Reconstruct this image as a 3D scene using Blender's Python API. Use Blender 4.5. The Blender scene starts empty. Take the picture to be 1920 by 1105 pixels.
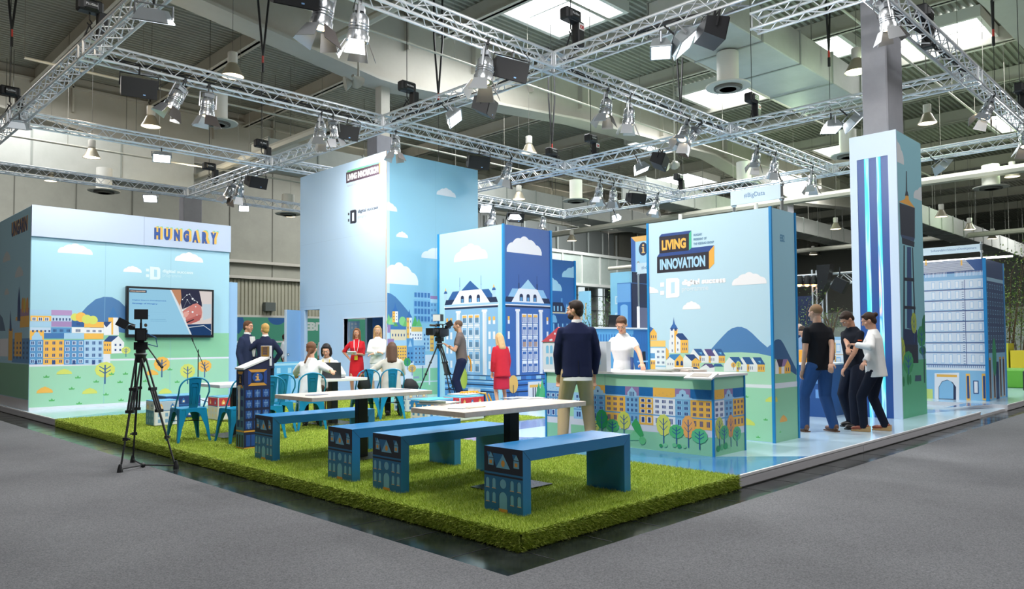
import bpy, math, random
import numpy as np
from mathutils import Vector, Matrix, Quaternion

sc = bpy.context.scene
random.seed(7)
rng = np.random.default_rng(7)

# ------------------------------------------------------------------ camera
# world: metres, x and y run along the two wall directions of the stand, z up,
# the camera stands over the origin of the plan
FPX, YAW, PITCH, ROLL, PROW = 1406.965, .786028, .0355948, -.00614517, 592.005
CAMZ = 1.447
_cy, _sy = math.cos(YAW), math.sin(YAW)
_cp, _sp = math.cos(PITCH), math.sin(PITCH)
_cr, _sr = math.cos(ROLL), math.sin(ROLL)
FWD = np.array([_sy * _cp, _cy * _cp, _sp])
_right = np.array([_cy, -_sy, 0.0])
_up = np.cross(_right, FWD)
RGT = _right * _cr + _up * _sr
UPV = -_right * _sr + _up * _cr
CAM = np.array([0, 0, CAMZ])
cam = bpy.data.cameras.new('camera')
cam.sensor_width = 36.0
cam.lens = FPX / 1920 * 36.0
cam.shift_y = (PROW - 552.5) / 1920
cam.clip_start = 0.1
cam.clip_end = 400
camo = bpy.data.objects.new('camera', cam)
sc.collection.objects.link(camo)
camo.matrix_world = Matrix(((RGT[0], UPV[0], -FWD[0], 0), (RGT[1], UPV[1], -FWD[1], 0),
                            (RGT[2], UPV[2], -FWD[2], CAMZ), (0, 0, 0, 1)))
sc.camera = camo

# measuring helpers: where a pixel of the photograph meets a plane of the place
def ray(px, py):
    return FWD + RGT * (px - 960) / FPX - UPV * (py - PROW) / FPX
def on_z(px, py, z):
    d = ray(px, py); return CAM + d * (z - CAMZ) / d[2]
def on_x(px, py, x):
    d = ray(px, py); return CAM + d * x / d[0]
def on_y(px, py, y):
    d = ray(px, py); return CAM + d * y / d[1]

# ------------------------------------------------------------------ view, world
sc.view_settings.view_transform = 'Standard'
sc.view_settings.look = 'None'
sc.view_settings.gamma = 1.0
sc.view_settings.use_curve_mapping = False
sc.view_settings.exposure = -0.1
sc.cycles.use_denoising = True
sc.cycles.max_bounces = 6
sc.cycles.diffuse_bounces = 3
sc.cycles.glossy_bounces = 2
sc.cycles.transmission_bounces = 3
sc.cycles.sample_clamp_indirect = 4.0
sc.cycles.caustics_reflective = False
sc.cycles.caustics_refractive = False
w = bpy.data.worlds.new('hall_air')
sc.world = w
w.use_nodes = True
bg = w.node_tree.nodes['Background']
bg.inputs[0].default_value = (0.98, 0.97, 0.92, 1)
bg.inputs[1].default_value = 0.8

def aim(o, target):
    d = Vector(target) - o.location
    o.rotation_euler = d.to_track_quat('-Z', 'Y').to_euler()
def area(name, loc, target, w_, h_, power, col=(1, 1, 1), spread=math.pi):
    L = bpy.data.lights.new(name, 'AREA')
    L.shape = 'RECTANGLE'; L.size = w_; L.size_y = h_; L.energy = power; L.color = col
    L.spread = spread
    o = bpy.data.objects.new(name, L); sc.collection.objects.link(o)
    o.location = loc; aim(o, target)
    return o
def spot(name, loc, target, power, angle, col=(1, .93, .84), blend=.6, size=.08):
    L = bpy.data.lights.new(name, 'SPOT')
    L.energy = power; L.color = col; L.spot_size = math.radians(angle); L.spot_blend = blend
    L.shadow_soft_size = size
    o = bpy.data.objects.new(name, L); sc.collection.objects.link(o)
    o.location = loc; aim(o, target)
    return o
# daylight falling through the rows of roof lights (they carry on beyond the frame)
DAY = (0.97, 0.98, 1.0)
for i, (x, y, p) in enumerate([(18, 16, 900), (23, 24, 700), (30, 16.5, 900), (31, 8, 800), (3, 4, 1000), (-6, 12, 500),
                               (6, 30, 900), (22, 33, 900), (45, 20, 1400), (14, -4, 1200), (40, 34, 1400)]):
    area('daylight_%d' % i, (x, y, 11.6), (x, y, 0), 5, 5, p * .8, DAY)
area('daylight_far', (62, 8, 11.6), (62, 8, 0), 6, 6, 1500, DAY); area('daylight_far', (62, 28, 11.6), (62, 28, 0), 6, 6, 1500, DAY)  # unseen fills added to brighten the far right wall
area('daylight_back', (8, 38, 11.8), (8, 44, 2), 6, 3, 900, DAY); area('daylight_back', (26, 38, 11.8), (24, 45, 2), 6, 3, 900, DAY)  # unseen fills aimed at the back wall, added to lighten it
area('daylight_back', (48, 37, 11.8), (47, 44, 5), 6, 3, 1300, DAY)  # another added fill, for the gallery box
# added unseen fills tinting the roof: greenish to the right, warm to the left
for x, y, c, p in ((20, 7, (.72, 1, .62), 260), (27, 12, (.72, 1, .62), 260), (34, 7, (.72, 1, .62), 300), (24, 18, (.78, 1, .66), 220), (38, 18, (.72, 1, .62), 300), (46, 10, (.72, 1, .62), 300),
                   (6, 22, (1, .82, .6), 180), (12, 30, (1, .86, .66), 220), (2, 12, (1, .84, .62), 160), (0, 27, (1, .82, .6), 180)):
    L = bpy.data.lights.new('hall_lamp', 'POINT'); L.energy = p * .6; L.color = c; L.shadow_soft_size = .3
    o = bpy.data.objects.new('hall_lamp', L); sc.collection.objects.link(o); o.location = (x, y, 8.2)
# floodlights on the rig
FL = [((3.95, 15.6, 6.0), (6.2, 17.4, 1.5), 190), ((10.0, 7.1, 6.05), (7.2, 7.4, 0), 330), ((10.0, 11.9, 6.05), (9.0, 13.4, 0), 300),
      ((16.3, 6.6, 6.05), (14.5, 6.2, 0), 330), ((4.3, 10.4, 6.1), (7.2, 12.0, 0.2), 330), ((16.3, 12.6, 6.05), (14, 10, 0), 260),
      ((5.0, 6.6, 6.1), (9.2, 6.0, 1.7), 420), ((22.2, 5.0, 6.05), (19, 5.4, 0), 260), ((10.5, 4.2, 6.1), (13.5, 5.0, 1.0), 120), ((9.5, 15.2, 6.0), (10.72, 15.5, 3.6), 170)]
for i, (l, t, p) in enumerate(FL):
    area('floodlight_%d' % i, l, t, .5, .3, p * .66, (1, .98, .95))
# the hot spots on the tower and the big sign walls
spot('spot_tower', (9.5, 14.6, 6.1), (10.74, 15.4, 4.9), 45, 80, (1, .97, .93), 1.0)
spot('spot_sky', (5.2, 14.2, 6.0), (4.7, 17.5, 2.9), 49, 75, (1, .97, .93), 1.0)
spot('spot_name', (7.4, 14.2, 6.0), (7.0, 17.5, 3.2), 31, 75, (1, .97, .93), 1.0)
spot('spot_block', (8.2, 9.0, 6.0), (11.5, 12.6, 2.4), 85, 75, (1, .97, .93), 1.0)
spot('spot_block_side', (12.2, 9.0, 6.0), (12.4, 11.7, 2.6), 49, 75, (1, .97, .93), 1.0)

# ------------------------------------------------------------------ materials
def lin(c):
    c = c / 255.0
    return c / 12.92 if c <= .04045 else ((c + .055) / 1.055) ** 2.4
_mats = {}
def mat(hexa, rough=.55, metal=0.0, bump=0, bscale=60, var=0, vscale=8, emit=0, spec=.5, name=None, alpha=1):
    key = (hexa, rough, metal, bump, bscale, var, vscale, emit, spec, alpha)
    if key in _mats: return _mats[key]
    r, g, b = [lin(int(hexa[i:i + 2], 16)) for i in (0, 2, 4)]
    m = bpy.data.materials.new(name or 'm_' + hexa)
    m.use_nodes = True
    nt = m.node_tree
    p = nt.nodes['Principled BSDF']
    p.inputs['Base Color'].default_value = (r, g, b, 1)
    p.inputs['Roughness'].default_value = rough
    p.inputs['Metallic'].default_value = metal
    p.inputs['Specular IOR Level'].default_value = spec
    p.inputs['Alpha'].default_value = alpha
    if emit:
        p.inputs['Emission Color'].default_value = (r, g, b, 1)
        p.inputs['Emission Strength'].default_value = emit
        if emit >= .35: p.inputs['Base Color'].default_value = (r * .05, g * .05, b * .05, 1)
    if var or bump:
        tc = nt.nodes.new('ShaderNodeTexCoord')
        n = nt.nodes.new('ShaderNodeTexNoise')
        n.inputs['Scale'].default_value = vscale if var else bscale
        n.inputs['Detail'].default_value = 5
        nt.links.new(tc.outputs['Object'], n.inputs['Vector'])
        if var:
            mx = nt.nodes.new('ShaderNodeMix'); mx.data_type = 'RGBA'
            mx.inputs[6].default_value = (r * (1 - var), g * (1 - var), b * (1 - var), 1)
            mx.inputs[7].default_value = (min(1, r * (1 + var)), min(1, g * (1 + var)), min(1, b * (1 + var)), 1)
            nt.links.new(n.outputs['Fac'], mx.inputs[0])
            nt.links.new(mx.outputs[2], p.inputs['Base Color'])
        if bump:
            n2 = nt.nodes.new('ShaderNodeTexNoise'); n2.inputs['Scale'].default_value = bscale
            nt.links.new(tc.outputs['Object'], n2.inputs['Vector'])
            bp = nt.nodes.new('ShaderNodeBump'); bp.inputs['Strength'].default_value = bump
            nt.links.new(n2.outputs['Fac'], bp.inputs['Height'])
            nt.links.new(bp.outputs['Normal'], p.inputs['Normal'])
    _mats[key] = m
    return m
def pr(hexa):            # printed panel film
    return mat(hexa, .45)

# ------------------------------------------------------------------ mesh builder
class MB:
    def __init__(s): s.v = []; s.f = []; s.m = []; s.mats = []; s.ix = {}
    def mi(s, m):
        if m.name not in s.ix:
            s.ix[m.name] = len(s.mats); s.mats.append(m)
        return s.ix[m.name]
    def add(s, vs, fs, m):
        o = len(s.v); k = s.mi(m)
        s.v.extend([tuple(map(float, p)) for p in vs])
        s.f.extend([tuple(i + o for i in f) for f in fs]); s.m.extend([k] * len(fs))
    def box(s, x0, x1, y0, y1, z0, z1, m):
        s.add([(x0, y0, z0), (x1, y0, z0), (x1, y1, z0), (x0, y1, z0), (x0, y0, z1), (x1, y0, z1), (x1, y1, z1), (x0, y1, z1)],
              [(0, 3, 2, 1), (4, 5, 6, 7), (0, 1, 5, 4), (1, 2, 6, 5), (2, 3, 7, 6), (3, 0, 4, 7)], m)
    def bbox(s, x0, x1, y0, y1, z0, z1, m, b=.01):
        # box with chamfered edges
        X = (x0, x1); Y = (y0, y1); Z = (z0, z1); vs = []; 
        def V(i, j, k, a):
            p = [X[i], Y[j], Z[k]]
            q = [x0 + b if i == 0 else x1 - b, y0 + b if j == 0 else y1 - b, z0 + b if k == 0 else z1 - b]
            return tuple(p[t] if t == a else q[t] for t in range(3))
        id_ = {}
        for i in (0, 1):
            for j in (0, 1):
                for k in (0, 1):
                    for a in (0, 1, 2):
                        id_[(i, j, k, a)] = len(vs); vs.append(V(i, j, k, a))
        fs = []
        for a in (0, 1, 2):
            o = [t for t in (0, 1, 2) if t != a]
            for e in (0, 1):
                q = []
                for (p1, p2) in ((0, 0), (1, 0), (1, 1), (0, 1)):
                    c = [0, 0, 0]; c[a] = e; c[o[0]] = p1; c[o[1]] = p2; q.append(id_[(c[0], c[1], c[2], a)])
                fs.append(q)
        for a in (0, 1, 2):       # edges running along axis a
            o = [t for t in (0, 1, 2) if t != a]
            for p1 in (0, 1):
                for p2 in (0, 1):
                    c0 = [0, 0, 0]; c0[o[0]] = p1; c0[o[1]] = p2; c1 = list(c0); c1[a] = 1
                    fs.append([id_[tuple(c0) + (o[0],)], id_[tuple(c1) + (o[0],)], id_[tuple(c1) + (o[1],)], id_[tuple(c0) + (o[1],)]])
        for i in (0, 1):
            for j in (0, 1):
                for k in (0, 1):
                    fs.append([id_[(i, j, k, 0)], id_[(i, j, k, 1)], id_[(i, j, k, 2)]])
        s.add(vs, fs, m)
    def obox(s, c, size, R, m):
        hx, hy, hz = size[0] / 2, size[1] / 2, size[2] / 2
        vs = [Vector(c) + R @ Vector((a * hx, b * hy, d * hz)) for d in (-1, 1) for a, b in ((-1, -1), (1, -1), (1, 1), (-1, 1))]
        s.add(vs, [(0, 3, 2, 1), (4, 5, 6, 7), (0, 1, 5, 4), (1, 2, 6, 5), (2, 3, 7, 6), (3, 0, 4, 7)], m)
    def tube(s, p0, p1, r0, m, r1=None, n=8, caps=True):
        s.path([p0, p1], [r0, r0 if r1 is None else r1], m, n, caps)
    def path(s, pts, r, m, n=8, caps=True, closed=False):
        pts = [Vector(p) for p in pts]
        if not hasattr(r, '__len__'): r = [r] * len(pts)
        vs = []; N = len(pts)
        t0 = (pts[1] - pts[0]).normalized()
        a = Vector((0, 0, 1)) if abs(t0.z) < .9 else Vector((1, 0, 0))
        x = t0.cross(a).normalized()
        for i, p in enumerate(pts):
            if closed: t = (pts[(i + 1) % N] - pts[i - 1])
            elif i == 0: t = pts[1] - pts[0]
            elif i == N - 1: t = pts[-1] - pts[-2]
            else: t = (pts[i + 1] - p).normalized() + (p - pts[i - 1]).normalized()
            t = t.normalized() if t.length > 1e-9 else t0
            x = (x - t * x.dot(t)); x = x.normalized() if x.length > 1e-6 else t.orthogonal().normalized()
            y = t.cross(x)
            for k in range(n):
                g = 2 * math.pi * k / n
                vs.append(p + (x * math.cos(g) + y * math.sin(g)) * r[i])
        fs = []
        for i in range(N if closed else N - 1):
            a0 = i * n; b0 = ((i + 1) % N) * n
            for k in range(n):
                k2 = (k + 1) % n
                fs.append((a0 + k, a0 + k2, b0 + k2, b0 + k))
        if caps and not closed:
            fs.append(tuple(range(n))[::-1]); fs.append(tuple((N - 1) * n + k for k in range(n)))
        s.add(vs, fs, m)
    def lathe(s, prof, c, m, n=20, R=None, open_=False):
        vs = []; c = Vector(c)
        for (r, z) in prof:
            for k in range(n):
                g = 2 * math.pi * k / n
                p = Vector((r * math.cos(g), r * math.sin(g), z))
                if R: p = R @ p
                vs.append(c + p)
        fs = []
        for i in range(len(prof) - 1):
            for k in range(n):
                k2 = (k + 1) % n
                fs.append((i * n + k, i * n + k2, (i + 1) * n + k2, (i + 1) * n + k))
        if not open_:
            fs.append(tuple(range(n))[::-1]); fs.append(tuple((len(prof) - 1) * n + k for k in range(n)))
        s.add(vs, fs, m)
    def ball(s, c, r, m, nu=12, nv=8, R=None):
        if not hasattr(r, '__len__'): r = (r, r, r)
        vs = []; c = Vector(c)
        for j in range(1, nv):
            t = math.pi * j / nv
            for k in range(nu):
                g = 2 * math.pi * k / nu
                p = Vector((r[0] * math.sin(t) * math.cos(g), r[1] * math.sin(t) * math.sin(g), r[2] * math.cos(t)))
                vs.append(c + (R @ p if R else p))
        a = Vector((0, 0, r[2]))
        vs.append(c + (R @ a if R else a)); vs.append(c - (R @ a if R else a))
        T = len(vs) - 2; fs = []
        for j in range(nv - 2):
            for k in range(nu):
                k2 = (k + 1) % nu
                fs.append((j * nu + k, (j + 1) * nu + k, (j + 1) * nu + k2, j * nu + k2))
        for k in range(nu):
            k2 = (k + 1) % nu
            fs.append((T, k, k2)); fs.append((T + 1, (nv - 2) * nu + k2, (nv - 2) * nu + k))
        s.add(vs, fs, m)
    def capsule(s, p0, r0, p1, r1, m, n=12):
        p0 = Vector(p0); p1 = Vector(p1); s.ball(p0, r0, m, n, 8); s.ball(p1, r1, m, n, 8)
        if (p1 - p0).length > 1e-4: s.tube(p0, p1, r0, m, r1, n)
    def loft(s, secs, m, n=20, caps=True):
        # secs: (centre, rx, ry, frame R or None)
        vs = []
        for (c, rx, ry, R) in secs:
            for k in range(n):
                g = 2 * math.pi * k / n
                e = 2.4
                cx = math.copysign(abs(math.cos(g)) ** (2 / e), math.cos(g)); cy_ = math.copysign(abs(math.sin(g)) ** (2 / e), math.sin(g))
                p = Vector((rx * cx, ry * cy_, 0))
                vs.append(Vector(c) + (R @ p if R else p))
        fs = []
        for i in range(len(secs) - 1):
            for k in range(n):
                k2 = (k + 1) % n
                fs.append((i * n + k, i * n + k2, (i + 1) * n + k2, (i + 1) * n + k))
        if caps:
            fs.append(tuple(range(n))[::-1]); fs.append(tuple((len(secs) - 1) * n + k for k in range(n)))
        s.add(vs, fs, m)
    def prism(s, pts, to3, d0, d1, m):
        # 2-d outline pushed from depth d0 to d1; to3(u, v, d)
        n = len(pts)
        vs = [to3(u, v, d0) for u, v in pts] + [to3(u, v, d1) for u, v in pts]
        fs = [tuple(range(n)), tuple(range(2 * n - 1, n - 1, -1))]
        fs += [(k, n + k, n + (k + 1) % n, (k + 1) % n) for k in range(n)]
        s.add(vs, fs, m)
    def mesh(s, name, off=(0, 0, 0), smooth=False):
        me = bpy.data.meshes.new(name)
        o = Vector(off)
        me.from_pydata([(x - o.x, y - o.y, z - o.z) for x, y, z in s.v], [], s.f)
        for mm in s.mats: me.materials.append(mm)
        me.polygons.foreach_set('material_index', s.m)
        if smooth:
            me.polygons.foreach_set('use_smooth', [True] * len(s.f))
            try: me.set_sharp_from_angle(angle=math.radians(42))
            except Exception: pass
        me.update()
        return me
    def build(s, name, parent=None, smooth=False, loc=None):
        """one mesh object; vertices are given in world space for a parent that is not turned"""
        off = (0, 0, 0)
        if parent is not None: off = wloc(parent)
        elif loc is not None: off = loc
        o = bpy.data.objects.new(name, s.mesh(name, off, smooth))
        sc.collection.objects.link(o)
        if parent is not None:
            o.parent = parent
        elif loc is not None: o.location = loc
        return o
def wloc(o):
    p = Vector((0, 0, 0))
    while o is not None:
        p += o.location; o = o.parent
    return p
def tag(o, label=None, cat=None, group=None, kind=None):
    if label: o['label'] = label
    if cat: o['category'] = cat
    if group: o['group'] = group
    if kind: o['kind'] = kind
    return o
def thing(name, label, cat, loc=(0, 0, 0), group=None):
    o = bpy.data.objects.new(name, None)
    o.empty_display_size = .1
    sc.collection.objects.link(o); o.location = loc
    return tag(o, label, cat, group)
def kids(o): return [c for c in bpy.data.objects if c.parent == o]
def dup(root, loc, rotz=None, label=None, group=None, rot=None):
    def cp(o, par):
        c = o.copy(); sc.collection.objects.link(c); c.parent = par
        for k in kids(o): cp(k, c)
        return c
    r = cp(root, None)
    r.location = loc
    if rotz is not None: r.rotation_euler = (0, 0, rotz)
    if rot is not None: r.rotation_euler = rot
    if label: r['label'] = label
    if group: r['group'] = group
    return r
def RZ(a): return Matrix.Rotation(a, 3, 'Z')
def RX(a): return Matrix.Rotation(a, 3, 'X')
def RY(a): return Matrix.Rotation(a, 3, 'Y')

# ------------------------------------------------------------------ lettering
_txt = {}
def glyphs(body, bold=0.0, space=1.0):
    k = (body, bold, space)
    if k in _txt: return _txt[k]
    cu = bpy.data.curves.new('t', 'FONT'); cu.body = body; cu.size = 1; cu.offset = bold; cu.space_character = space
    cu.resolution_u = 3
    o = bpy.data.objects.new('t', cu); sc.collection.objects.link(o)
    dg = bpy.context.evaluated_depsgraph_get(); dg.update()
    me = o.evaluated_get(dg).to_mesh()
    vs = np.array([v.co[:2] for v in me.vertices]); fs = [tuple(p.vertices) for p in me.polygons]
    lo = vs.min(0); hi = vs.max(0); vs = (vs - lo) / (hi - lo)
    asp = (hi - lo)[0] / (hi - lo)[1]
    bpy.data.objects.remove(o)
    _txt[k] = (vs, fs, asp)
    return _txt[k]

# ------------------------------------------------------------------ printed murals
LAY = .0003
class Art:
    """flat artwork printed on a wall; u runs to the viewer's right, v is height"""
    def __init__(s, mb, axis, pos): s.mb = mb; s.axis = axis; s.pos = pos; s.k = 1; s.n = 0; s.vm = None; s.clip = None; s.c = (0, 0, 1)
    def crop(s, x, y, sc_): s.c = (x, y, sc_); return s
    def uv(s, x, y):
        px, py = s.c[0] + x / s.c[2], s.c[1] + y / s.c[2]
        if s.axis == 'x': p = on_x(px, py, s.pos); return (-p[1], p[2])
        p = on_y(px, py, s.pos); return (p[0], p[2])
    def to3(s, u, v, d=None):
        d = s.k * LAY + s.n * 4e-6 + .0003 if d is None else d
        if s.vm: v = float(np.interp(v, *s.vm))
        if s.clip: u = min(max(u, s.clip[0]), s.clip[1])
        return (s.pos - d, -u, v) if s.axis == 'x' else (u, s.pos - d, v)
    def layer(s, k): s.k = k; return s
    def poly(s, pts, c):
        s.n += 1
        s.mb.add([s.to3(u, v) for u, v in pts], [tuple(range(len(pts)))], pr(c))
    def pp(s, pts, c): s.poly([s.uv(*p) for p in pts], c)
    def rect(s, u0, v0, u1, v1, c): s.poly([(u0, v0), (u1, v0), (u1, v1), (u0, v1)], c)
    def box2(s, x0, y0, x1, y1):       # crop-pixel corners (top-left, bottom-right) -> u0,v0,u1,v1
        a = s.uv(x0, y0); b = s.uv(x1, y1)
        return a[0], b[1], b[0], a[1]
    def pr_(s, x0, y0, x1, y1, c):
        u0, v0, u1, v1 = s.box2(x0, y0, x1, y1); s.rect(u0, v0, u1, v1, c)
    def ell(s, u, v, ru, rv, c, a0=0, a1=360, n=20):
        s.poly([(u + ru * math.cos(math.radians(a0 + (a1 - a0) * i / n)), v + rv * math.sin(math.radians(a0 + (a1 - a0) * i / n))) for i in range(n + (a1 - a0 < 360))], c)
    def cloud(s, u0, v0, w, h, c='F4F2F4', clipl=None, clipr=None):
        # humps of a flat-bottomed cloud as one outline
        pts = []
        N = 44
        for i in range(N + 1):
            t = i / N
            hh = 0
            for (cx, cyv, r) in ((.16, 0, .17), (.34, .12, .22), (.5, .42, .17), (.66, .1, .22), (.84, 0, .17)):
                d = (t - cx)
                if abs(d) < r: hh = max(hh, cyv * h + (math.sqrt(r * r - d * d) / .17) * h * .56 * (.17 / .17))
            pts.append((u0 + t * w, v0 + min(hh, h)))
        if clipl is not None: pts = [(max(a, clipl), b) for a, b in pts]
        if clipr is not None: pts = [(min(a, clipr), b) for a, b in pts]
        s.poly([(pts[0][0], v0)] + pts + [(pts[-1][0], v0)], c)
    def pcloud(s, x0, y0, x1, y1, c='F4F2F4', **k):
        v0 = s.uv(x1 if s.axis == 'y' else x0, y1)[1]; u0 = s.uv(x0, y1)[0]; u1 = s.uv(x1, y1)[0]; v1 = s.uv((x0 + x1) / 2, y0)[1]
        s.cloud(u0, v0, u1 - u0, v1 - v0, c, **k)
    def wins(s, u0, v0, u1, v1, nx, ny, c='2C4C86', fw=.5, fh=.55, frame=None, split=1, k=1, top=None):
        base = s.k
        cw = (u1 - u0) / nx; ch = (v1 - v0) / ny
        for i in range(nx):
            for j in range(ny):
                cu = u0 + (i + .5) * cw; cv = v0 + (j + .5) * ch
                a, b = cw * fw / 2, ch * fh / 2
                if frame:
                    s.k = base; s.rect(cu - a * 1.3, cv - b * 1.2, cu + a * 1.3, cv + b * 1.25, frame); s.k = base + 1
                for q in range(split):
                    w_ = 2 * a / split
                    s.rect(cu - a + q * w_ + w_ * .08, cv - b, cu - a + (q + 1) * w_ - w_ * (.22 if split > 1 else .08), cv + b, c)
                if top: s.k = base + 2; s.rect(cu - a * 1.3, cv + b * .8, cu + a * 1.3, cv + b * 1.25, top)
        s.k = base
    def house(s, u0, v0, u1, v1, wall, nx, ny, win='2C4C86', frame=None, split=1, band=None, fw=.5, fh=.5, door=False):
        k = s.k
        s.rect(u0, v0, u1, v1, wall); s.k = k + 1
        if band: s.rect(u0, v0 + (v1 - v0) / ny * .94, u1, v0 + (v1 - v0) / ny * 1.04, band)
        s.k = k + 2
        s.wins(u0, v0, u1, v1, nx, ny, win, fw, fh, frame, split)
        if door:
            s.k = k + 4; cu = (u0 + u1) / 2; w_ = (u1 - u0) * .08
            s.rect(cu - w_, v0, cu + w_, v0 + (v1 - v0) / ny * .62, '2C4C86')
        s.k = k
    def tree(s, u, v, w_, h, c, stem='2B5C94', sh=.28):
        k = s.k; n = 11; pts = []
        for i in range(n * 2):
            g = 2 * math.pi * i / (n * 2); r = 1 if i % 2 else .93
            pts.append((u + w_ / 2 * math.cos(g) * r, v + h * sh + (h * (1 - sh)) / 2 * (1 + math.sin(g) * r)))
        s.poly(pts, c); s.k = k + 1
        t = w_ * .035
        s.rect(u - t, v, u + t, v + h * .86, stem)
        for q, sg in ((.45, 1), (.45, -1), (.62, 1), (.62, -1)):
            a = (u, v + h * q); b = (u + sg * w_ * .28, v + h * (q + .16))
            s.poly([(a[0], a[1]), (b[0], b[1]), (b[0], b[1] + t * 1.4), (a[0], a[1] + t * 1.6)], stem)
        s.k = k
    def blob(s, u, v, w_, h, c): s.ell(u, v + h / 2, w_ / 2, h / 2, c, n=14)
    def conifer(s, u, v, w_, h, c): s.poly([(u - w_ / 2, v), (u + w_ / 2, v), (u, v + h)], c)
    def grass(s, u, v, w_, c='5DB865'):
        s.poly([(u - w_ / 2, v), (u + w_ / 2, v), (u + w_ * .55, v + w_ * .35), (u + w_ * .25, v + w_ * .2), (u, v + w_ * .6), (u - w_ * .25, v + w_ * .2), (u - w_ * .55, v + w_ * .35)], c)
    def text(s, body, u0, v0, u1, v1, c, bold=0.0, space=1.0, skew=0):
        vs, fs, _ = glyphs(body, bold, space)
        m = pr(c); s.n += 1
        s.mb.add([s.to3(u0 + a * (u1 - u0) + skew * b, v0 + b * (v1 - v0)) for a, b in vs], fs, m)
    def ptext(s, body, x0, y0, x1, y1, c, bold=0.0, space=1.0):
        """x0,y0 top-left and x1,y1 bottom-right of the word in crop pixels"""
        u0, v1 = s.uv(x0, y0); u1, v0 = s.uv(x1, y1)
        if s.axis: # use true heights at both ends
            pass
        s.text(body, u0, v0, u1, v1, c, bold, space)
# ================================================================== the hall
PT = .127
def st(o):
    o['kind'] = 'structure'; return o

def noise_mat(name, c1, c2, scale, rough=.9, bump=.3, c3=None, s3=.35, spec=.3):
    m = bpy.data.materials.new(name); m.use_nodes = True
    nt = m.node_tree; p = nt.nodes['Principled BSDF']
    tc = nt.nodes.new('ShaderNodeTexCoord')
    n = nt.nodes.new('ShaderNodeTexNoise'); n.inputs['Scale'].default_value = scale; n.inputs['Detail'].default_value = 6
    n.inputs['Roughness'].default_value = .7
    nt.links.new(tc.outputs['Object'], n.inputs['Vector'])
    r = nt.nodes.new('ShaderNodeValToRGB')
    r.color_ramp.elements[0].position = .32; r.color_ramp.elements[1].position = .68
    f = lambda h: tuple(lin(int(h[i:i + 2], 16)) for i in (0, 2, 4)) + (1,)
    r.color_ramp.elements[0].color = f(c1); r.color_ramp.elements[1].color = f(c2)
    nt.links.new(n.outputs['Fac'], r.inputs['Fac'])
    out = r.outputs['Color']
    if c3:
        n3 = nt.nodes.new('ShaderNodeTexNoise'); n3.inputs['Scale'].default_value = s3; n3.inputs['Detail'].default_value = 3
        nt.links.new(tc.outputs['Object'], n3.inputs['Vector'])
        mx = nt.nodes.new('ShaderNodeMix'); mx.data_type = 'RGBA'; mx.blend_type = 'MULTIPLY'
        mr = nt.nodes.new('ShaderNodeMapRange'); mr.inputs[1].default_value = .35; mr.inputs[2].default_value = .65
        nt.links.new(n3.outputs['Fac'], mr.inputs[0]); nt.links.new(mr.outputs[0], mx.inputs[0])
        nt.links.new(out, mx.inputs[6]); mx.inputs[7].default_value = f(c3); out = mx.outputs[2]
    nt.links.new(out, p.inputs['Base Color'])
    p.inputs['Roughness'].default_value = rough; p.inputs['Specular IOR Level'].default_value = spec
    b = nt.nodes.new('ShaderNodeBump'); b.inputs['Strength'].default_value = bump; b.inputs['Distance'].default_value = .01
    nt.links.new(n.outputs['Fac'], b.inputs['Height']); nt.links.new(b.outputs['Normal'], p.inputs['Normal'])
    return m
M_CARPET = noise_mat('grey_needle_felt', '515255', '8A8B8E', 95, .95, .5, 'DCDBDC', .45)
M_TILE = noise_mat('dark_green_stone', '15181A', '363C3B', 3.2, .16, .03, '8E9A98', 1.3, .6)
M_DECK = noise_mat('roof_deck_paint', '94968A', 'A2A498', 1.2, .6, .02)
M_STEEL = noise_mat('cream_steel_paint', 'C2BEB2', 'CBC8BD', .8, .5, .02)
M_WALLU = noise_mat('upper_wall_sheet', '9C9C90', 'A8A89B', .6, .6, .02)
M_WALLL = noise_mat('lower_wall_sheet', 'A9A793', 'B8B6A2', .6, .55, .02)
M_CONC = noise_mat('grey_column_paint', '8E8E94', '9C9CA2', .9, .6, .05)
M_DUCT = noise_mat('pale_duct_sheet', 'B9BCB4', 'C9CBC4', .7, .5, .02)

b = MB(); b.box(-14, 92, -6, 62, -.2, 0, M_TILE)
st(b.build('floor'))
# joints of the stone border
b = MB(); J = mat('1A1C1C', .5)
for i in range(24):
    x = 3.29 + .0; y = 3.9 + i * .62
    b.box(3.29, 3.76, y, y + .006, 0, .0015, J)
for i in range(28):
    b.box(3.76 + i * .62, 3.766 + i * .62, 3.37, 3.68, 0, .0015, J)
st(b.build('trim_1'))
b = MB()
b.box(-14, 3.285, 3.33, 44, 0, .006, M_CARPET)
b.box(-14, 80, -6, 3.33, 0, .006, M_CARPET)
st(b.build('carpet'))

# ------- platform of the stand with its printed floor film
M_EDGE = mat('DEDCE0', .4)
plat = thing('exhibition_platform', 'low white-edged platform with glossy pale and dark blue floor film', 'platform', (3.75, 3.67, 0))
XR = 18.6
b = MB()
b.box(3.76, 15.72, 3.68, 24, 0, PT - .002, M_EDGE)
b.box(15.72, 17.8, 3.72, 24, 0, .045, M_EDGE)
b.box(17.8, 27, 3.68, 19, 0, PT - .002, M_EDGE)
b.build('deck', plat)
for (x0, x1) in ((6.77, 10.05), (10.06, 15.74), (17.8, 27)):
    b = MB(); b.box(x0, x1, 3.66, 3.685, PT - .022, PT + .002, mat('F2F0F2', .3)); b.box(x0, x1, 3.668, 3.68, .012, PT - .022, mat('D6D3D8', .4)); b.build('edge_trim', plat)
b = MB()
b.box(3.735, 3.76, 15.17, 21.6, PT - .022, PT + .002, mat('F2F0F2', .3)); b.box(3.742, 3.76, 15.17, 21.6, .012, PT - .022, mat('D6D3D8', .4))
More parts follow.
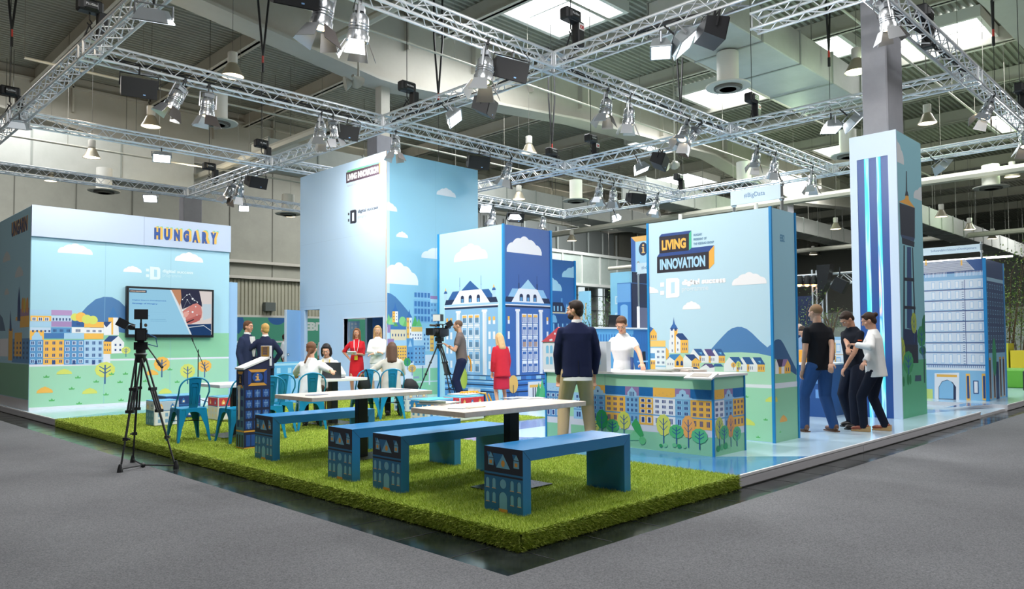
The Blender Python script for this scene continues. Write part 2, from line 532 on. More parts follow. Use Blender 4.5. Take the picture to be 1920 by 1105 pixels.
b.build('edge_trim', plat); b = MB(); b.box(15.72, 15.735, 3.67, 6, .04, PT, mat('F2F0F2', .3))
b.build('edge_trim', plat)
FB = mat('C6E0F0', .12, spec=.5); FD = mat('4E83B4', .12, spec=.5); FP = mat('8191BE', .12, spec=.5)
b = MB()
b.box(3.76, 15.72, 3.685, 24, PT - .002, PT, FB); b.box(15.73, 17.8, 3.73, 24, .045, .047, FB); b.box(17.8, 27, 3.685, 19, PT - .002, PT, FB)
def film(pts, m, z=PT + .0006):
    b.add([(x, y, z) for x, y in pts], [tuple(range(len(pts)))], m)
film([(6.76, 3.69), (8.47, 3.69), (7.71, 4.47), (7.66, 7.2), (6.76, 7.2)], FD)
film([(6.76, 7.2), (7.6, 7.2), (7.1, 7.95), (6.76, 8.0)], FP)
film([(6.76, 8.2), (8.2, 8.0), (11.6, 8.1), (11.6, 8.95), (6.76, 8.95)], FP)
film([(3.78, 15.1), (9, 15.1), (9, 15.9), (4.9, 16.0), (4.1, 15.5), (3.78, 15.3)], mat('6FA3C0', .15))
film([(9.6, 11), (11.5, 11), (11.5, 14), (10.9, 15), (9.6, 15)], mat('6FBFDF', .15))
film([(14.9, 3.9), (17.2, 3.9), (15.7, 5.6), (14.9, 5.6)], FP) if False else None
film([(14.85, 4.3), (15.7, 4.05), (15.7, 5.2), (14.2, 5.2)], FP)
film([(16.2, 4.4), (17.75, 3.9), (17.75, 4.4)], FP)
film([(10.5, 5.6), (14.2, 5.6), (14.2, 6.0), (10.5, 6.0)], FP)
b.build('floor_film', plat)

# ------- artificial turf: a mat with real blades
turf_m = noise_mat('turf_backing', '6E8428', '98AC3E', 60, .9, .6)
blade_m = [mat('AFC244', .6), mat('97AE38', .6), mat('CAD664', .6), mat('76922E', .6)]
REG = [(3.74, 6.765, 3.67, 8.87), (3.74, 9.7, 8.87, 15.16)]
t = thing('artificial_turf', 'thick green artificial turf folded over the platform edge under the benches', 'turf', (3.74, 3.67, 0))
t['kind'] = 'stuff'
b = MB()
for (x0, x1, y0, y1) in REG:
    b.box(x0, x1, y0, y1, PT, PT + .006, turf_m)
b.box(3.72, 3.745, 3.65, 15.16, .006, PT + .006, turf_m); b.box(3.72, 6.765, 3.65, 3.675, .006, PT + .006, turf_m)
o = b.build('turf_mat', t); o['kind'] = 'stuff'
def blades(P, D, L, W, name):
    """P roots, D unit directions, L lengths -> one mesh of bent blades (2 quads, pointed)"""
    n = len(P)
    side = np.cross(D, rng.normal(size=(n, 3))); side /= np.linalg.norm(side, axis=1)[:, None] + 1e-9
    side *= W[:, None] / 2
    bend = rng.normal(size=(n, 3)) * .35; bend[:, 2] *= .2
    mid = P + D * L[:, None] * .55 + bend * L[:, None] * .18
    tip = P + D * L[:, None] * .98 + bend * L[:, None] * .8
    V = np.stack([P - side, P + side, mid + side * .8, mid - side * .8, tip], 1).reshape(-1, 3)
    base = np.arange(n)[:, None] * 5
    q = (base + np.array([0, 1, 2, 3])).ravel(); tr = (base + np.array([3, 2, 4])).ravel()
    loops = np.concatenate([q, tr]); starts = np.concatenate([np.arange(n) * 4, n * 4 + np.arange(n) * 3])
    me = bpy.data.meshes.new(name)
    me.vertices.add(len(V)); me.vertices.foreach_set('co', (V - np.array([3.74, 3.67, 0])).ravel())
    me.loops.add(len(loops)); me.loops.foreach_set('vertex_index', loops.astype(np.int32))
    me.polygons.add(2 * n); me.polygons.foreach_set('loop_start', starts.astype(np.int32))
    me.update(calc_edges=True)
    for m in blade_m: me.materials.append(m)
    k = rng.choice(4, n, p=[.4, .25, .22, .13]); me.polygons.foreach_set('material_index', np.concatenate([k, k]).astype(np.int32))
    o = bpy.data.objects.new(name, me); sc.collection.objects.link(o); o.parent = t; o['kind'] = 'stuff'
    return o
Ps = []
for (x0, x1, y0, y1) in REG:
    A = (x1 - x0) * (y1 - y0); n = int(A * 9000)
    p = np.stack([rng.uniform(x0, x1, n), rng.uniform(y0, y1, n), np.full(n, PT + .004)], 1)
    dist = np.hypot(p[:, 0], p[:, 1]); keep = rng.random(n) < np.clip((8.0 / dist) ** 1.6, .12, 1)
    Ps.append(p[keep])
P = np.concatenate(Ps); n = len(P)
D = rng.normal(size=(n, 3)) * .33; D[:, 2] = 1; D /= np.linalg.norm(D, axis=1)[:, None]
dist = np.hypot(P[:, 0], P[:, 1])
blades(P, D, rng.uniform(.016, .030, n), .0032 * np.clip(dist / 7, 1, 2.2), 'turf_pile')
# the folded edges
ps = []; ds = []
def edge(n, f, nd):
    s_ = rng.random(n); z = rng.uniform(.012, PT + .012, n)
    ps.append(np.stack([f(s_)[0], f(s_)[1], z], 1))
    d = rng.normal(size=(n, 3)) * .45 + np.array(nd); d[:, 2] -= .25 + .0 * z
    d[:, 2] += np.clip((z - .09) * 18, 0, 1.2)
    ds.append(d / np.linalg.norm(d, axis=1)[:, None])
edge(26000, lambda s: (3.722 + 0 * s, 3.65 + (s ** 1.5) * 11.5), (-1, 0, 0))
edge(12000, lambda s: (3.72 + s * 3.05, 3.652 + 0 * s), (0, -1, 0))
P = np.concatenate(ps); D = np.concatenate(ds)
blades(P, D, rng.uniform(.018, .034, len(P)), np.full(len(P), .004), 'turf_edge_pile')

# ------- the shell of the hall
DZ = 12.7
b = MB(); N = 300; y0, y1 = -8, 62; pitch = (y1 - y0) / N
vs = []; 
for i in range(N):
    y = y0 + i * pitch
    for (dy, dz) in ((0, 0), (.38, 0), (.5, .09), (.88, .09)):
        for x in (-14, 92): vs.append((x, y + dy * pitch, DZ + dz))
fs = [(2 * i, 2 * i + 1, 2 * i + 3, 2 * i + 2) for i in range(len(vs) // 2 - 1)]
b.add(vs, fs, M_DECK)
st(b.build('ceiling'))
b = MB()
b.box(-14, 92, 46, 46.3, 5.6, DZ, M_WALLU)
for i in range(40): b.box(-14 + i * 2.9, -13.95 + i * 2.9, 45.96, 46, 5.6, DZ, mat('6E6E64', .7))
for z in (5.6, 6.6): b.box(-14, 92, 45.6, 46, z, z + .18, M_STEEL)
n = 420
vs = []
for i in range(n):
    x = -14 + i * 106 / n
    for (dx, dy) in ((0, 0), (.55, 0), (.66, .08), (.9, .08)):
        for z in (3.3, 5.6): vs.append((x + dx * 106 / n, 46 + dy - .1, z))
b.add(vs, [(2 * i, 2 * i + 1, 2 * i + 3, 2 * i + 2) for i in range(len(vs) // 2 - 1)], M_WALLL)
b.box(-14, 92, 45.9, 46.2, 0, 3.3, mat('CFCDC4', .6))
st(b.build('wall_back'))
b = MB(); b.box(84, 84.3, -8, 46, 4.5, DZ, mat('80827A', .8)); b.box(83.8, 84.2, -8, 46, 0, 4.5, mat('C4C8C0', .7))
st(b.build('wall_right'))
b = MB(); b.box(-14.3, -14, -8, 46, 0, DZ, mat('6A6258', .8)); st(b.build('wall_left'))  # added dark and out of view to block ambient from the left
b = MB(); b.box(-14, 92, -8.3, -8, 0, 8.5, mat('5A5650', .8)); st(b.build('wall_front'))  # unseen part-height wall, added to cut low ambient from behind the camera
# gallery duct box along the back wall
def beam_thing(name, label, cat, boxes, m, group=None, parts=None):
    b = MB()
    for q in boxes: b.box(*q, m)
    x0, x1, ya, yb, za, zb = boxes[0]
    o = b.build(name, loc=(x0, ya, za)); return tag(o, label, cat, group)
# ------- main girders: haunched box girders along x carried by columns
def girder(y, xs, label, w_=.9):
    """tapered around each column in xs"""
    b = MB(); X0, X1 = -12, 90
    pts = [(X0, DZ)]
    low = []
    px = X0
    stops = []
    for x in xs: stops += [(x - 9.5, 11.1), (x - .5, 9.95), (x + .5, 9.95), (x + 9.5, 10.7)]
    stops = [(max(X0, a), c) for a, c in stops]
    out = [(X0, 11.1)] + stops + [(X1, 11.1)]
    out = sorted(out)
    poly = [(X0, DZ)] + out + [(X1, DZ)]
    b.prism(poly[::-1], lambda u, v, d: (u, y + d, v), -.12, .12, M_STEEL)
    for (a, za), (c, zc) in zip(out, out[1:]):       # bottom flange
        if c - a < .01: continue
        b.add([(a, y - w_ / 2, za), (c, y - w_ / 2, zc), (c, y + w_ / 2, zc), (a, y + w_ / 2, za), (a, y - w_ / 2, za - .09), (c, y - w_ / 2, zc - .09), (c, y + w_ / 2, zc - .09), (a, y + w_ / 2, za - .09)],
              [(0, 1, 2, 3), (4, 7, 6, 5), (0, 4, 5, 1), (2, 6, 7, 3), (0, 3, 7, 4), (1, 5, 6, 2)], M_STEEL)
    for q in range(0, 100, 3):
        x = X0 + q
        b.box(x, x + .06, y - w_ / 2 + .1, y + w_ / 2 - .1, 11.2, DZ, M_STEEL)
    b.box(X0, X1, y - .35, y + .35, DZ - .5, DZ - .42, M_STEEL)
    return tag(b.build('roof_girder', loc=(X0, y, 10)), label, 'girder')
girder(4.7, (14.2, 44), 'cream steel roof girder crossing above the striped pillar at the right')
girder(20.1, (14.3, 44), 'deep cream steel roof girder on the grey column behind the tall sky-blue tower')
girder(35.2, (14.3, 44), 'far cream steel roof girder near the back wall of the hall')
# columns
def column(x, y, dx, dy, top, label):
    r = thing('hall_column', label, 'column', (x, y, 0))
    b = MB(); b.bbox(x, x + dx, y, y + dy, PT if y < 24 and x < 40 else 0, top, M_CONC, .02); b.build('cladding', r)
    b = MB(); b.box(x + dx * .3, x + dx * .7, y + dy * .2, y + dy * .8, top, 12.6, M_STEEL)
    b.build('steel_post', r)
    return r
column(13.62, 4.44, .8, .42, 12.2, 'grey clad hall column rising out of the striped blue pillar')
column(13.9, 20.0, .85, .55, 8.2, 'grey clad hall column right behind the tall sky-blue tower')
column(13.7, 35.1, .85, .55, 8.3, 'grey clad hall column far back above the stage wall')
column(43.6, 20, .85, .55, 9.9, 'grey clad hall column deep in the right part of the hall')
# purlins along y
for i, x in enumerate([-7, -2, 3, 7.7, 12.2, 16.6, 21.4, 26.2, 31.2, 36.2, 41.2, 47, 53, 59, 65, 72]):
    b = MB(); z0, z1 = DZ - .62, DZ - .02
    b.box(x - .05, x + .05, -8, 46, z0, z1, M_STEEL); b.box(x - .17, x + .17, -8, 46, z0, z0 + .04, M_STEEL)
    o = b.build('roof_purlin', loc=(x, -8, z0))
    tag(o, 'cream steel purlin under the ribbed roof deck, running away to the left', 'purlin', 'purlins under the ribbed roof')
# roof lights
SK = [(16.9, 19.9, 14.6, 17.4), (21.6, 24.7, 21.4, 24.6), (28.6, 31.9, 15.0, 17.9), (28.8, 32.0, 6.5, 9.6), (26.5, 29, 10.4, 12.6), (33.5, 36.5, 21.5, 24.4),
      (41.5, 46, 26, 29.5), (41.5, 45.5, 14.8, 17.8), (42, 46, 6.5, 9.5), (48.5, 52.5, 31, 34)]
GL = mat('F6FBFF', .4, emit=5.0, name='daylit_skylight')
for i, (a, c, d, e) in enumerate(SK):
    b = MB(); z = DZ - .06
    b.box(a, c, d, e, z - .02, z, GL)
    o = st(b.build('window_%d' % (i + 1)))
    f = MB()
    for q in ((a - .14, a, d - .14, e + .14), (c, c + .14, d - .14, e + .14), (a, c, d - .14, d), (a, c, e, e + .14)):
        f.box(*q, z - .34, z + .05, mat('E6E6E0', .5))
    f.box((a + c) / 2 - .03, (a + c) / 2 + .03, d, e, z - .08, z - .02, mat('E6E6E0', .5))
    fo = f.build('window_frame', o)
# tall glazing and cladding box in the back wall, right of the navy block
b = MB(); GLW = mat('E4F1F4', .3, emit=1.1, name='daylit_glass')
gx0, gx1 = 38, 60
b.box(gx0, gx1, 45.5, 45.55, .6, 12.2, mat('8D9390', .5))
for x in (40.2, 43.4, 46.2, 50.2, 54.4, 57.4): b.box(x, x + .75, 45.3, 45.48, .3, 8.2, GLW)
for z in (1.5, 3, 4.4, 5.8, 7.2, 8.6): b.box(gx0, gx1, 45.25, 45.29, z, z + .07, mat('52585A', .5))
for x in np.arange(38, 60.1, 2.2): b.box(x, x + .14, 45.18, 45.28, 0, 12, mat('C9CFCB', .5))
st(b.build('window_20'))
b = MB(); b.box(30.5, 62, 42.6, 45.6, 6.6, 9.2, noise_mat('gallery_cladding', 'A9B6AE', 'B7C3BC', .5, .6, .02))
for x in np.arange(30.5, 62, 2.6): b.box(x, x + .16, 42.48, 42.62, 6.5, 9.3, mat('DDE2DC', .5))
b.box(30.4, 62, 42.4, 42.6, 6.4, 6.65, mat('DDE2DC', .5)); b.box(30.4, 62, 42.4, 42.6, 9.15, 9.4, mat('DDE2DC', .5))
tag(b.build('gallery_box', loc=(30.5, 42.6, 6.6)), 'pale green clad gallery box high above the tall far windows', 'gallery')
# ducts
def duct(x0, x1, y0, y1, z0, z1, label, step=2.2):
    r = thing('air_duct', label, 'duct', (x0, y0, z0))
    b = MB(); b.bbox(x0, x1, y0, y1, z0, z1, M_DUCT, .02); b.build('duct_body', r)
    x = x0
    while x <= x1 + .01:
        f = MB()
        for q in ((y0 - .03, y0, z0 - .03, z1 + .03), (y1, y1 + .03, z0 - .03, z1 + .03), (y0, y1, z0 - .03, z0), (y0, y1, z1, z1 + .03)):
            f.box(x - .03, x + .03, *q, mat('9DA29B', .5))
        f.build('flange', r)
        x += step
    x = x0 + 1
    while x < x1:
        for y in (y0 + .1, y1 - .1): h = MB(); h.tube((x, y, z1), (x, y, DZ), .015, mat('77786F', .5), n=5); h.build('hanger', r)
        x += 4.4
duct(15.5, 24.6, 8.7, 10.6, 9.0, 9.9, 'wide pale square air duct above the right lighting grid')
duct(14, 44, 27.5, 29.0, 8.6, 9.6, 'long pale air duct seen low behind the blue tower')
duct(-12, 13.4, 33.2, 34.6, 8.3, 9.9, 'long grey-green air duct above the stage wall at the back left', 3.2)
duct(30, 60, 20.8, 22.2, 8.4, 9.4, 'long pale air duct deep behind the hashtag sign')
duct(40, 78, 12.5, 13.8, 7.6, 8.6, 'dim air duct far off at the right of the striped pillar')
def diffuser(px, py, z, label, r=.45, h=.85):
    p = on_z(px, py, z)
    t_ = thing('ceiling_diffuser', label, 'air diffuser', (p[0], p[1], z))
    b = MB(); b.lathe([(r * .62, .0), (r * .62, h)], p, mat('D9D8CF', .5), 24); b.build('neck', t_, True)
    b = MB(); b.lathe([(r * 1.25, -.05), (r * 1.28, -.02), (r * .65, .04)], p, mat('CFCEC2', .5), 28); b.build('flared_rim', t_, True)
    b = MB(); b.lathe([(r * .8, -.1), (r * .8, -.04)], p, mat('5D5B54', .6), 24)
    for q in (.2, .4, .6): b.lathe([(r * q, -.115), (r * (q + .08), -.115), (r * (q + .08), -.1), (r * q, -.1)], p, mat('8A887E', .6), 20)
    b.build('grille', t_, True)
diffuser(1365, 160, 8.1, 'round white ceiling diffuser under the wide pale duct')
diffuser(408, 228, 8.0, 'round cream diffuser behind the pair of spotlights over the stage')
diffuser(195, 357, 7.4, 'round diffuser above the left end of the stage wall')
diffuser(540, 400, 7.4, 'round diffuser just left of the blue tower top')
diffuser(1590, 290, 7.9, 'round diffuser behind the starry floodlight left of the striped pillar')
diffuser(1395, 345, 7.6, 'round diffuser above the hashtag sign')
diffuser(1858, 350, 7.5, 'square-necked diffuser at the far right above the white house block', .5)
diffuser(1080, 375, 7.6, 'round diffuser above the navy block')
# pipes and conduits
def pipe(p0, p1, r, label, m=None):
    b = MB(); b.tube(p0, p1, r, m or mat('C9C7B8', .5), n=8)
    L = Vector(p1) - Vector(p0); n = max(2, int(L.length / 3))
    for i in range(n + 1):
        q = Vector(p0) + L * i / n; b.tube(q, (q.x, q.y, DZ), .008, mat('8D8B80', .5), n=4)
    tag(b.build('service_pipe', loc=p0), label, 'pipe')
PL = ['thick cream tube slanting behind the left roof beam toward the hall column', 'thick pale tube crossing the skylight at the top centre', 'thin cream pipe hung low left of the tower top', 'thin cream pipe behind the truss over the stage',
      'thin cream pipe crossing above the centre crossing of the rig', 'thin pale pipe passing left of the grey pillar', 'thin cream pipe high above the stage wall', 'thick green-grey tube behind the hashtag sign',
      'thick pale tube in the dark part right of the striped pillar', 'thin cream pipe beneath the wide pale air duct', 'thin cream pipe at the far top right']
for i_, (p0, p1, r) in enumerate([((13.8, 21.5, 9.0), (13.8, 36, 9.0), .16), ((12.0, 9.5, 10.6), (12.0, 20, 10.6), .14),
                    ((5, 24, 9.4), (36, 24, 9.4), .04), ((5, 16.8, 9.9), (46, 16.8, 9.9), .035), ((10, 12.6, 10.4), (46, 12.6, 10.4), .035),
                    ((14, 6.4, 9.4), (50, 6.4, 9.4), .035), ((-5, 30, 8.6), (36, 30, 8.6), .04), ((34, 6, 8.0), (34, 40, 8.0), .18), ((52, 0, 7.8), (52, 40, 7.8), .16),
                    ((18, 7.6, 10.2), (60, 7.6, 10.2), .035), ((20, 3.6, 10.0), (70, 3.6, 10.0), .04)]):
    pipe(p0, p1, r, PL[i_])
# ================================================================== walls of the stand
SKY = 'A9D6E8'; SKYL = 'BFE0EF'; GRN = 'A4D9B8'; GRN2 = '8FCDA4'; YEL = 'F6BC55'; LEMON = 'D9DE6C'; PUR = '9B7FB0'
ROOFB = '2F5F9E'; PALEB = 'A8CFEA'; MIDB = '5B97CB'; DKB = '24477F'; NAVY = '1F2C4E'; WHT = 'F1F1F4'; VIOL = '5A4C82'; HILL = '4A7AAE'
EDGE = '1E88C8'

# ---------- stage wall with the country name (left)
stage = thing('stage_wall', 'big sky-and-town printed stage wall with the word HUNGARY on its top band', 'display wall', (3.825, 17.56, 0))
b = MB(); b.bbox(3.825, 7.957, 17.56, 21.5, PT, 4.285, pr(SKY), .012); b.build('wall_body', stage)
b = MB(); b.box(3.82, 7.957, 17.50, 17.56, 3.655, 4.29, mat('BAC9E2', .4)); b.box(5.97, 5.98, 17.497, 17.50, 3.655, 4.29, mat('9AAAC6', .5)); b.build('top_band', stage)
b = MB(); b.box(3.83, 7.95, 17.545, 17.56, PT, .19, mat('E8EEF4', .4)); b.build('skirting', stage)
b = MB(); a = Art(b, 'y', 17.56); a.crop(0, 370, 2.569); a.clip = (3.83, 7.953)
W0, W1 = 3.83, 7.953
uvz = lambda y: a.uv(300, y)[1]
a.layer(1)
gy = a.uv(1099, 655)[1]
a.rect(W0, .19, W1, gy, GRN2)                       # upper field
a.layer(3); a.pp([(380, 570), (420, 525), (460, 492), (500, 480), (540, 482), (575, 500), (600, 525), (650, 590), (690, 655), (690, 662), (600, 655), (380, 620)], HILL)
a.layer(4); yr = a.uv(1099, 777)[1]; a.rect(W0, .19, W1, yr + .04, 'E6E8F0'); a.layer(5); a.rect(W0, .19, W1, yr, GRN)
# the row of town houses, in the closer crop
a.crop(40, 540, 6.14)
a.layer(6)
def H(x0, y0, x1, y1, *q, **k):
    u0, v0, u1, v1 = a.box2(x0, y0, x1, y1); a.house(u0, v0, u1, v1, *q, **k)
a.rect(W0, a.uv(90, 910)[1], a.uv(1025, 760)[0], a.uv(940, 760)[1], 'E6E8F0')
for (x0, y0, x1, y1, c) in [(105, 250, 345, 315, PALEB), (345, 255, 582, 320, 'B494C4'), (105, 320, 345, 385, YEL), (345, 325, 582, 385, 'C5DAF0'), (100, 385, 345, 450, PALEB),
                            (345, 385, 578, 450, 'A98ABC'), (100, 455, 345, 520, 'C5DAF0'), (340, 455, 580, 520, MIDB), (580, 365, 724, 452, ROOFB), (580, 455, 724, 520, WHT),
                            (724, 390, 948, 458, YEL), (724, 460, 948, 524, WHT), (98, 492, 258, 600, YEL), (262, 520, 492, 585, '4178B4'), (492, 520, 722, 588, PALEB), (724, 524, 945, 590, YEL)]:
    a.pr_(x0, y0, x1, y1, c)
a.layer(7)
for (x0, y0, x1, y1, n, sp) in [(110, 335, 330, 385, 3, 2), (350, 340, 575, 385, 6, 1), (345, 470, 580, 515, 3, 3), (600, 470, 705, 515, 1, 5), (735, 480, 940, 515, 3, 3), (110, 480, 345, 515, 5, 1), (620, 395, 690, 440, 1, 3)]:
    u0, v0, u1, v1 = a.box2(x0, y0, x1, y1); a.wins(u0, v0, u1, v1, n, 1, '2B4A7E', .55, .7, 'EEF2F8' if n in (3,) and y0 < 400 else None, sp)
a.layer(8)
a.pp([(120, 600), (120, 560), (140, 545), (150, 520), (178, 505), (205, 520), (215, 545), (240, 560), (240, 600)], PALEB)
for (x0, x1, w_, n, fr, sp, dr) in [(90, 250, MIDB, 2, 'C2DDF2', 2, 1), (254, 492, YEL, 3, None, 2, 1), (492, 720, MIDB, 3, 'E6F0FA', 2, 1), (722, 942, 'B4D4EE', 3, '9CC2E4', 2, 1)]:
    H(x0, 600, x1, 880, w_, n, 4, '2C4C86', fr, sp, band='5E9FD4', fw=.46, fh=.5, door=dr)
# church and farmhouse
a.layer(6); a.crop(0, 370, 2.569)
a.pp([(522, 665), (522, 580), (540, 545), (545, 530), (550, 545), (568, 580), (573, 665)], WHT)
a.layer(7); a.pp([(522, 662), (522, 580), (545, 578), (545, 662)], YEL); a.pp([(520, 580), (545, 528), (571, 580)], '3D78B4')
a.layer(8); a.pp([(500, 665), (500, 612), (536, 600), (536, 665)], WHT); a.pp([(500, 612), (500, 600), (538, 600), (512, 628)], DKB)
a.layer(9); a.pp([(498, 755), (498, 690), (570, 668), (598, 700), (596, 752)], WHT); a.pp([(498, 755), (498, 695), (536, 697), (536, 755)], YEL); a.layer(10); a.pp([(498, 695), (525, 668), (570, 668), (536, 697)], DKB)
a.wins(*a.box2(545, 700, 590, 748), 2, 2, DKB, .45, .4); a.wins(*a.box2(500, 700, 534, 748), 3, 2, DKB, .4, .4)
a.layer(6)
for (x, y, r, c) in [(362, 578, 14, LEMON), (390, 578, 18, YEL), (418, 588, 17, LEMON), (448, 592, 16, LEMON)]:
    u, v = a.uv(x, y); a.ell(u, v, r / 175, r / 175, c)
def T(x, y0, y1, w_, c):
    u, v = a.uv(x, y1); v1 = a.uv(x, y0)[1]; a.tree(u, v, w_ / 2.569 * (17.56 / 1407) * 1.32, v1 - v, c)
a.layer(12)
T(505, 793, 900, 64, LEMON); T(606, 720, 770, 30, LEMON); T(779, 768, 868, 56, YEL); T(903, 802, 900, 55, LEMON); T(985, 782, 868, 52, YEL)
for (x0, y0, x1, y1, c) in [(272, 826, 346, 852, LEMON), (176, 912, 254, 942, YEL), (396, 918, 468, 945, LEMON), (698, 830, 762, 856, YEL), (764, 920, 826, 944, LEMON), (672, 812, 700, 822, LEMON)]:
    a.pcloud(x0, y0, x1, y1, c)
for (x, y) in [(223, 870), (375, 873), (463, 893), (345, 927), (510, 955), (578, 895), (604, 855), (537, 856), (249, 983), (381, 998), (583, 982), (818, 834), (853, 894), (700, 890), (658, 930), (740, 975)]:
    u, v = a.uv(x, y); a.grass(u, v, .1)
a.layer(2)
a.pcloud(278, 222, 446, 278); a.pcloud(594, 330, 682, 364); a.pcloud(842, 264, 978, 316)
for xx in (506, 822):
    u = a.uv(xx, 400)[0]; a.rect(u, PT, u + .006, 3.65, '8DBBD0')
# programme mark
a.layer(4); LW = 'DDEFF6'
for (x0, y0, x1, y1) in [(703, 344, 718, 358), (703, 371, 718, 385)]: a.pr_(x0, y0, x1, y1, LW)
a.pp([(722, 334), (765, 338), (772, 346), (772, 390), (764, 397), (722, 397)], LW); a.layer(5); a.pp([(742, 348), (756, 350), (756, 384), (742, 383)], SKY)
a.layer(4); a.ptext('digital success', 783, 347, 930, 376, LW, .03); a.ptext('programme', 783, 372, 874, 392, 'C8E6F0')
b.build('mural', stage)
b = MB(); a = Art(b, 'y', 17.497); a.crop(0, 370, 2.569)
for k, (dx, dy, c) in enumerate([(12, -8, '6CC6A2'), (8, -5, 'E9B84C'), (11, -1, 'E9B84C'), (4, -3, 'E9B84C'), (0, 0, '1D4A94')]):
    a.layer(1 + k)
    for ch, x0, x1, y0, y1 in (('H', 743, 772, 146, 205), ('U', 790, 819, 151, 209), ('N', 838, 867, 155, 213), ('G', 883, 911, 158, 217), ('A', 926, 955, 162, 221), ('R', 973, 1000, 166, 225), ('Y', 1014, 1042, 170, 229)):
        a.ptext(ch, x0 + dx, y0 + dy, x1 + dx, y1 + dy, c, .085)
b.build('name_lettering', stage)
b = MB(); a = Art(b, 'x', 3.825); a.crop(0, 380, 2.7)          # the side turned to the aisle, its shade put into dimmer colours
a.layer(1); a.rect(-21.49, .35, -17.57, a.uv(140, 820)[1], '7FB894'); a.rect(-21.49, .05, -17.57, .34, 'CFC9C8')
a.layer(2)
for (x0, y0, x1, y1) in [(15, 245, 52, 305), (76, 318, 117, 382), (22, 432, 46, 470)]: a.pcloud(x0, y1 - (y1 - y0), x1, y1, 'CBD3D6')
a.layer(3); a.pp([(0, 650), (0, 565), (14, 585), (28, 650)], '4A6F92')
for (x0, y0, x1, y1, c) in [(95, 540, 148, 580, 'B08CA8'), (80, 580, 148, 630, YEL), (62, 600, 100, 690, PALEB), (62, 690, 148, 815, MIDB), (75, 660, 110, 780, YEL), (0, 690, 40, 780, WHT), (45, 640, 62, 800, YEL)]: a.layer(4 if y0 < 640 else 5); a.pr_(x0, y0, x1, y1, c)
a.layer(6); a.wins(*a.box2(64, 700, 146, 800), 5, 4, DKB, .4, .5)
a.pp([(88, 600), (90, 500), (98, 425), (103, 500), (104, 600)], DKB); a.pp([(48, 650), (53, 545), (60, 650)], DKB)
for (x, c) in ((115, 'E0A04C'), (125, 'D9BE50'), (138, 'E0A04C')): u, v = a.uv(x, 520); a.layer(5); a.ell(u, v, .1, .16, c)
a.layer(3); a.ptext('UNGARN', 62, 100, 140, 140, 'D9A24A', .08); a.layer(4); a.ptext('UNGARN', 59, 103, 137, 143, '1D3A6C', .05)
b.build('side_mural', stage)
b = MB(); b.box(7.96, 8.5, 18.3, 18.4, PT, 3.0, mat('A8CDEE', .4)); tag(b.build('backstage_panel', loc=(7.96, 18.3, 0)), 'narrow plain pale blue panel just behind the right end of the stage wall', 'panel')

# ---------- the tall tower with the tower room
tw = thing('tower_block', 'tallest sky-blue block with a door, a window opening and LIVING INNOVATION near its top', 'display tower', (10.72, 15.02, 0))
TH = 6.15; X0, X1, Y0, Y1 = 10.72, 13.75, 15.02, 19.15
LB = mat('C2DBF2', .45)
dy0, dy1, dz = 18.1, 18.9, 2.38; wy0, wy1, wz0, wz1 = 15.13, 16.88, 1.2, 2.08
b = MB()
b.box(X0, X0 + .1, Y0, wy0, PT, TH, LB); b.box(X0, X0 + .1, wy1, dy0, PT, TH, LB); b.box(X0, X0 + .1, dy1, Y1, PT, TH, LB)
b.box(X0, X0 + .1, wy0, wy1, PT, wz0, LB); b.box(X0, X0 + .1, wy0, wy1, wz1, TH, LB); b.box(X0, X0 + .1, dy0, dy1, dz, TH, LB)
b.build('front_wall', tw)
b = MB(); b.box(X0 + .1, X1, Y0, Y0 + .1, PT, TH, pr('8CC4E0')); b.build('side_wall', tw)
b = MB(); b.box(X1 - .1, X1, Y0 + .1, Y1, PT, TH, LB); b.build('rear_wall', tw)
b = MB(); b.box(12.9, X1 - .1, Y1 - .1, Y1, PT, TH, LB); b.box(X0 + .1, 12.9, Y1 - .1, Y1, 2.4, TH, LB); b.build('end_wall', tw)
b = MB(); b.box(X0 + .1, X1 - .1, Y0 + .1, Y1 - .1, TH - .1, TH - .04, LB); b.build('roof_panel', tw)
b = MB(); b.box(12.3, 12.34, 15.12, 17.9, PT, 2.9, mat('4C86CC', .5)); 
ar = Art(b, 'x', 12.3); ar.crop(560, 560, 6.905); ar.layer(1); ar.pr_(600, 300, 790, 690, 'B4D4EE'); ar.layer(2)
ar.pr_(650, 305, 662, 680, WHT); ar.wins(*ar.box2(670, 310, 760, 400), 2, 2, WHT, .7, .7); b.build('inner_partition', tw)
b = MB()
for q in ((wy0 - .03, wy0, wz0 - .03, wz1 + .03), (wy1, wy1 + .03, wz0 - .03, wz1 + .03), (wy0, wy1, wz1, wz1 + .03), (wy0, wy1, wz0 - .03, wz0)):
    b.box(X0 - .02, X0 + .12, *q, mat('D5E2F4', .4))
b.build('window_opening_frame', tw)
b = MB(); b.obox((X0 - .28, dy1 + .12, PT + 1.13), (.62, .045, 2.24), RZ(.38), mat('8FBDE8', .4)); b.obox((X0 - .57, dy1 - .0, PT + 1.13), (.03, .06, 2.24), RZ(.38), mat('D8DDE2', .35))
door = b.build('door_leaf', tw)
b = MB(); b.ball((X0 - .5, dy1 - .02, 1.15), .035, mat('C9CDD2', .25, 1)); b.build('door_knob', door)
b = MB(); b.tube((X0 - .004, Y0 - .004, PT), (X0 - .004, Y0 - .004, TH), .012, mat('D0B8A4', .4), n=6); b.build('corner_strip', tw)
b = MB(); a = Art(b, 'x', X0); a.crop(540, 250, 7.892)
a.layer(1); a.pp([(860, 585), (1348, 442), (1352, 606), (862, 742)], '4A3A48')
a.layer(2); a.pp([(868, 583), (882, 555), (1368, 414), (1348, 443)], '6FCB9A'); a.pp([(1348, 443), (1368, 414), (1366, 600), (1352, 606)], 'F0B25A')
a.layer(3)
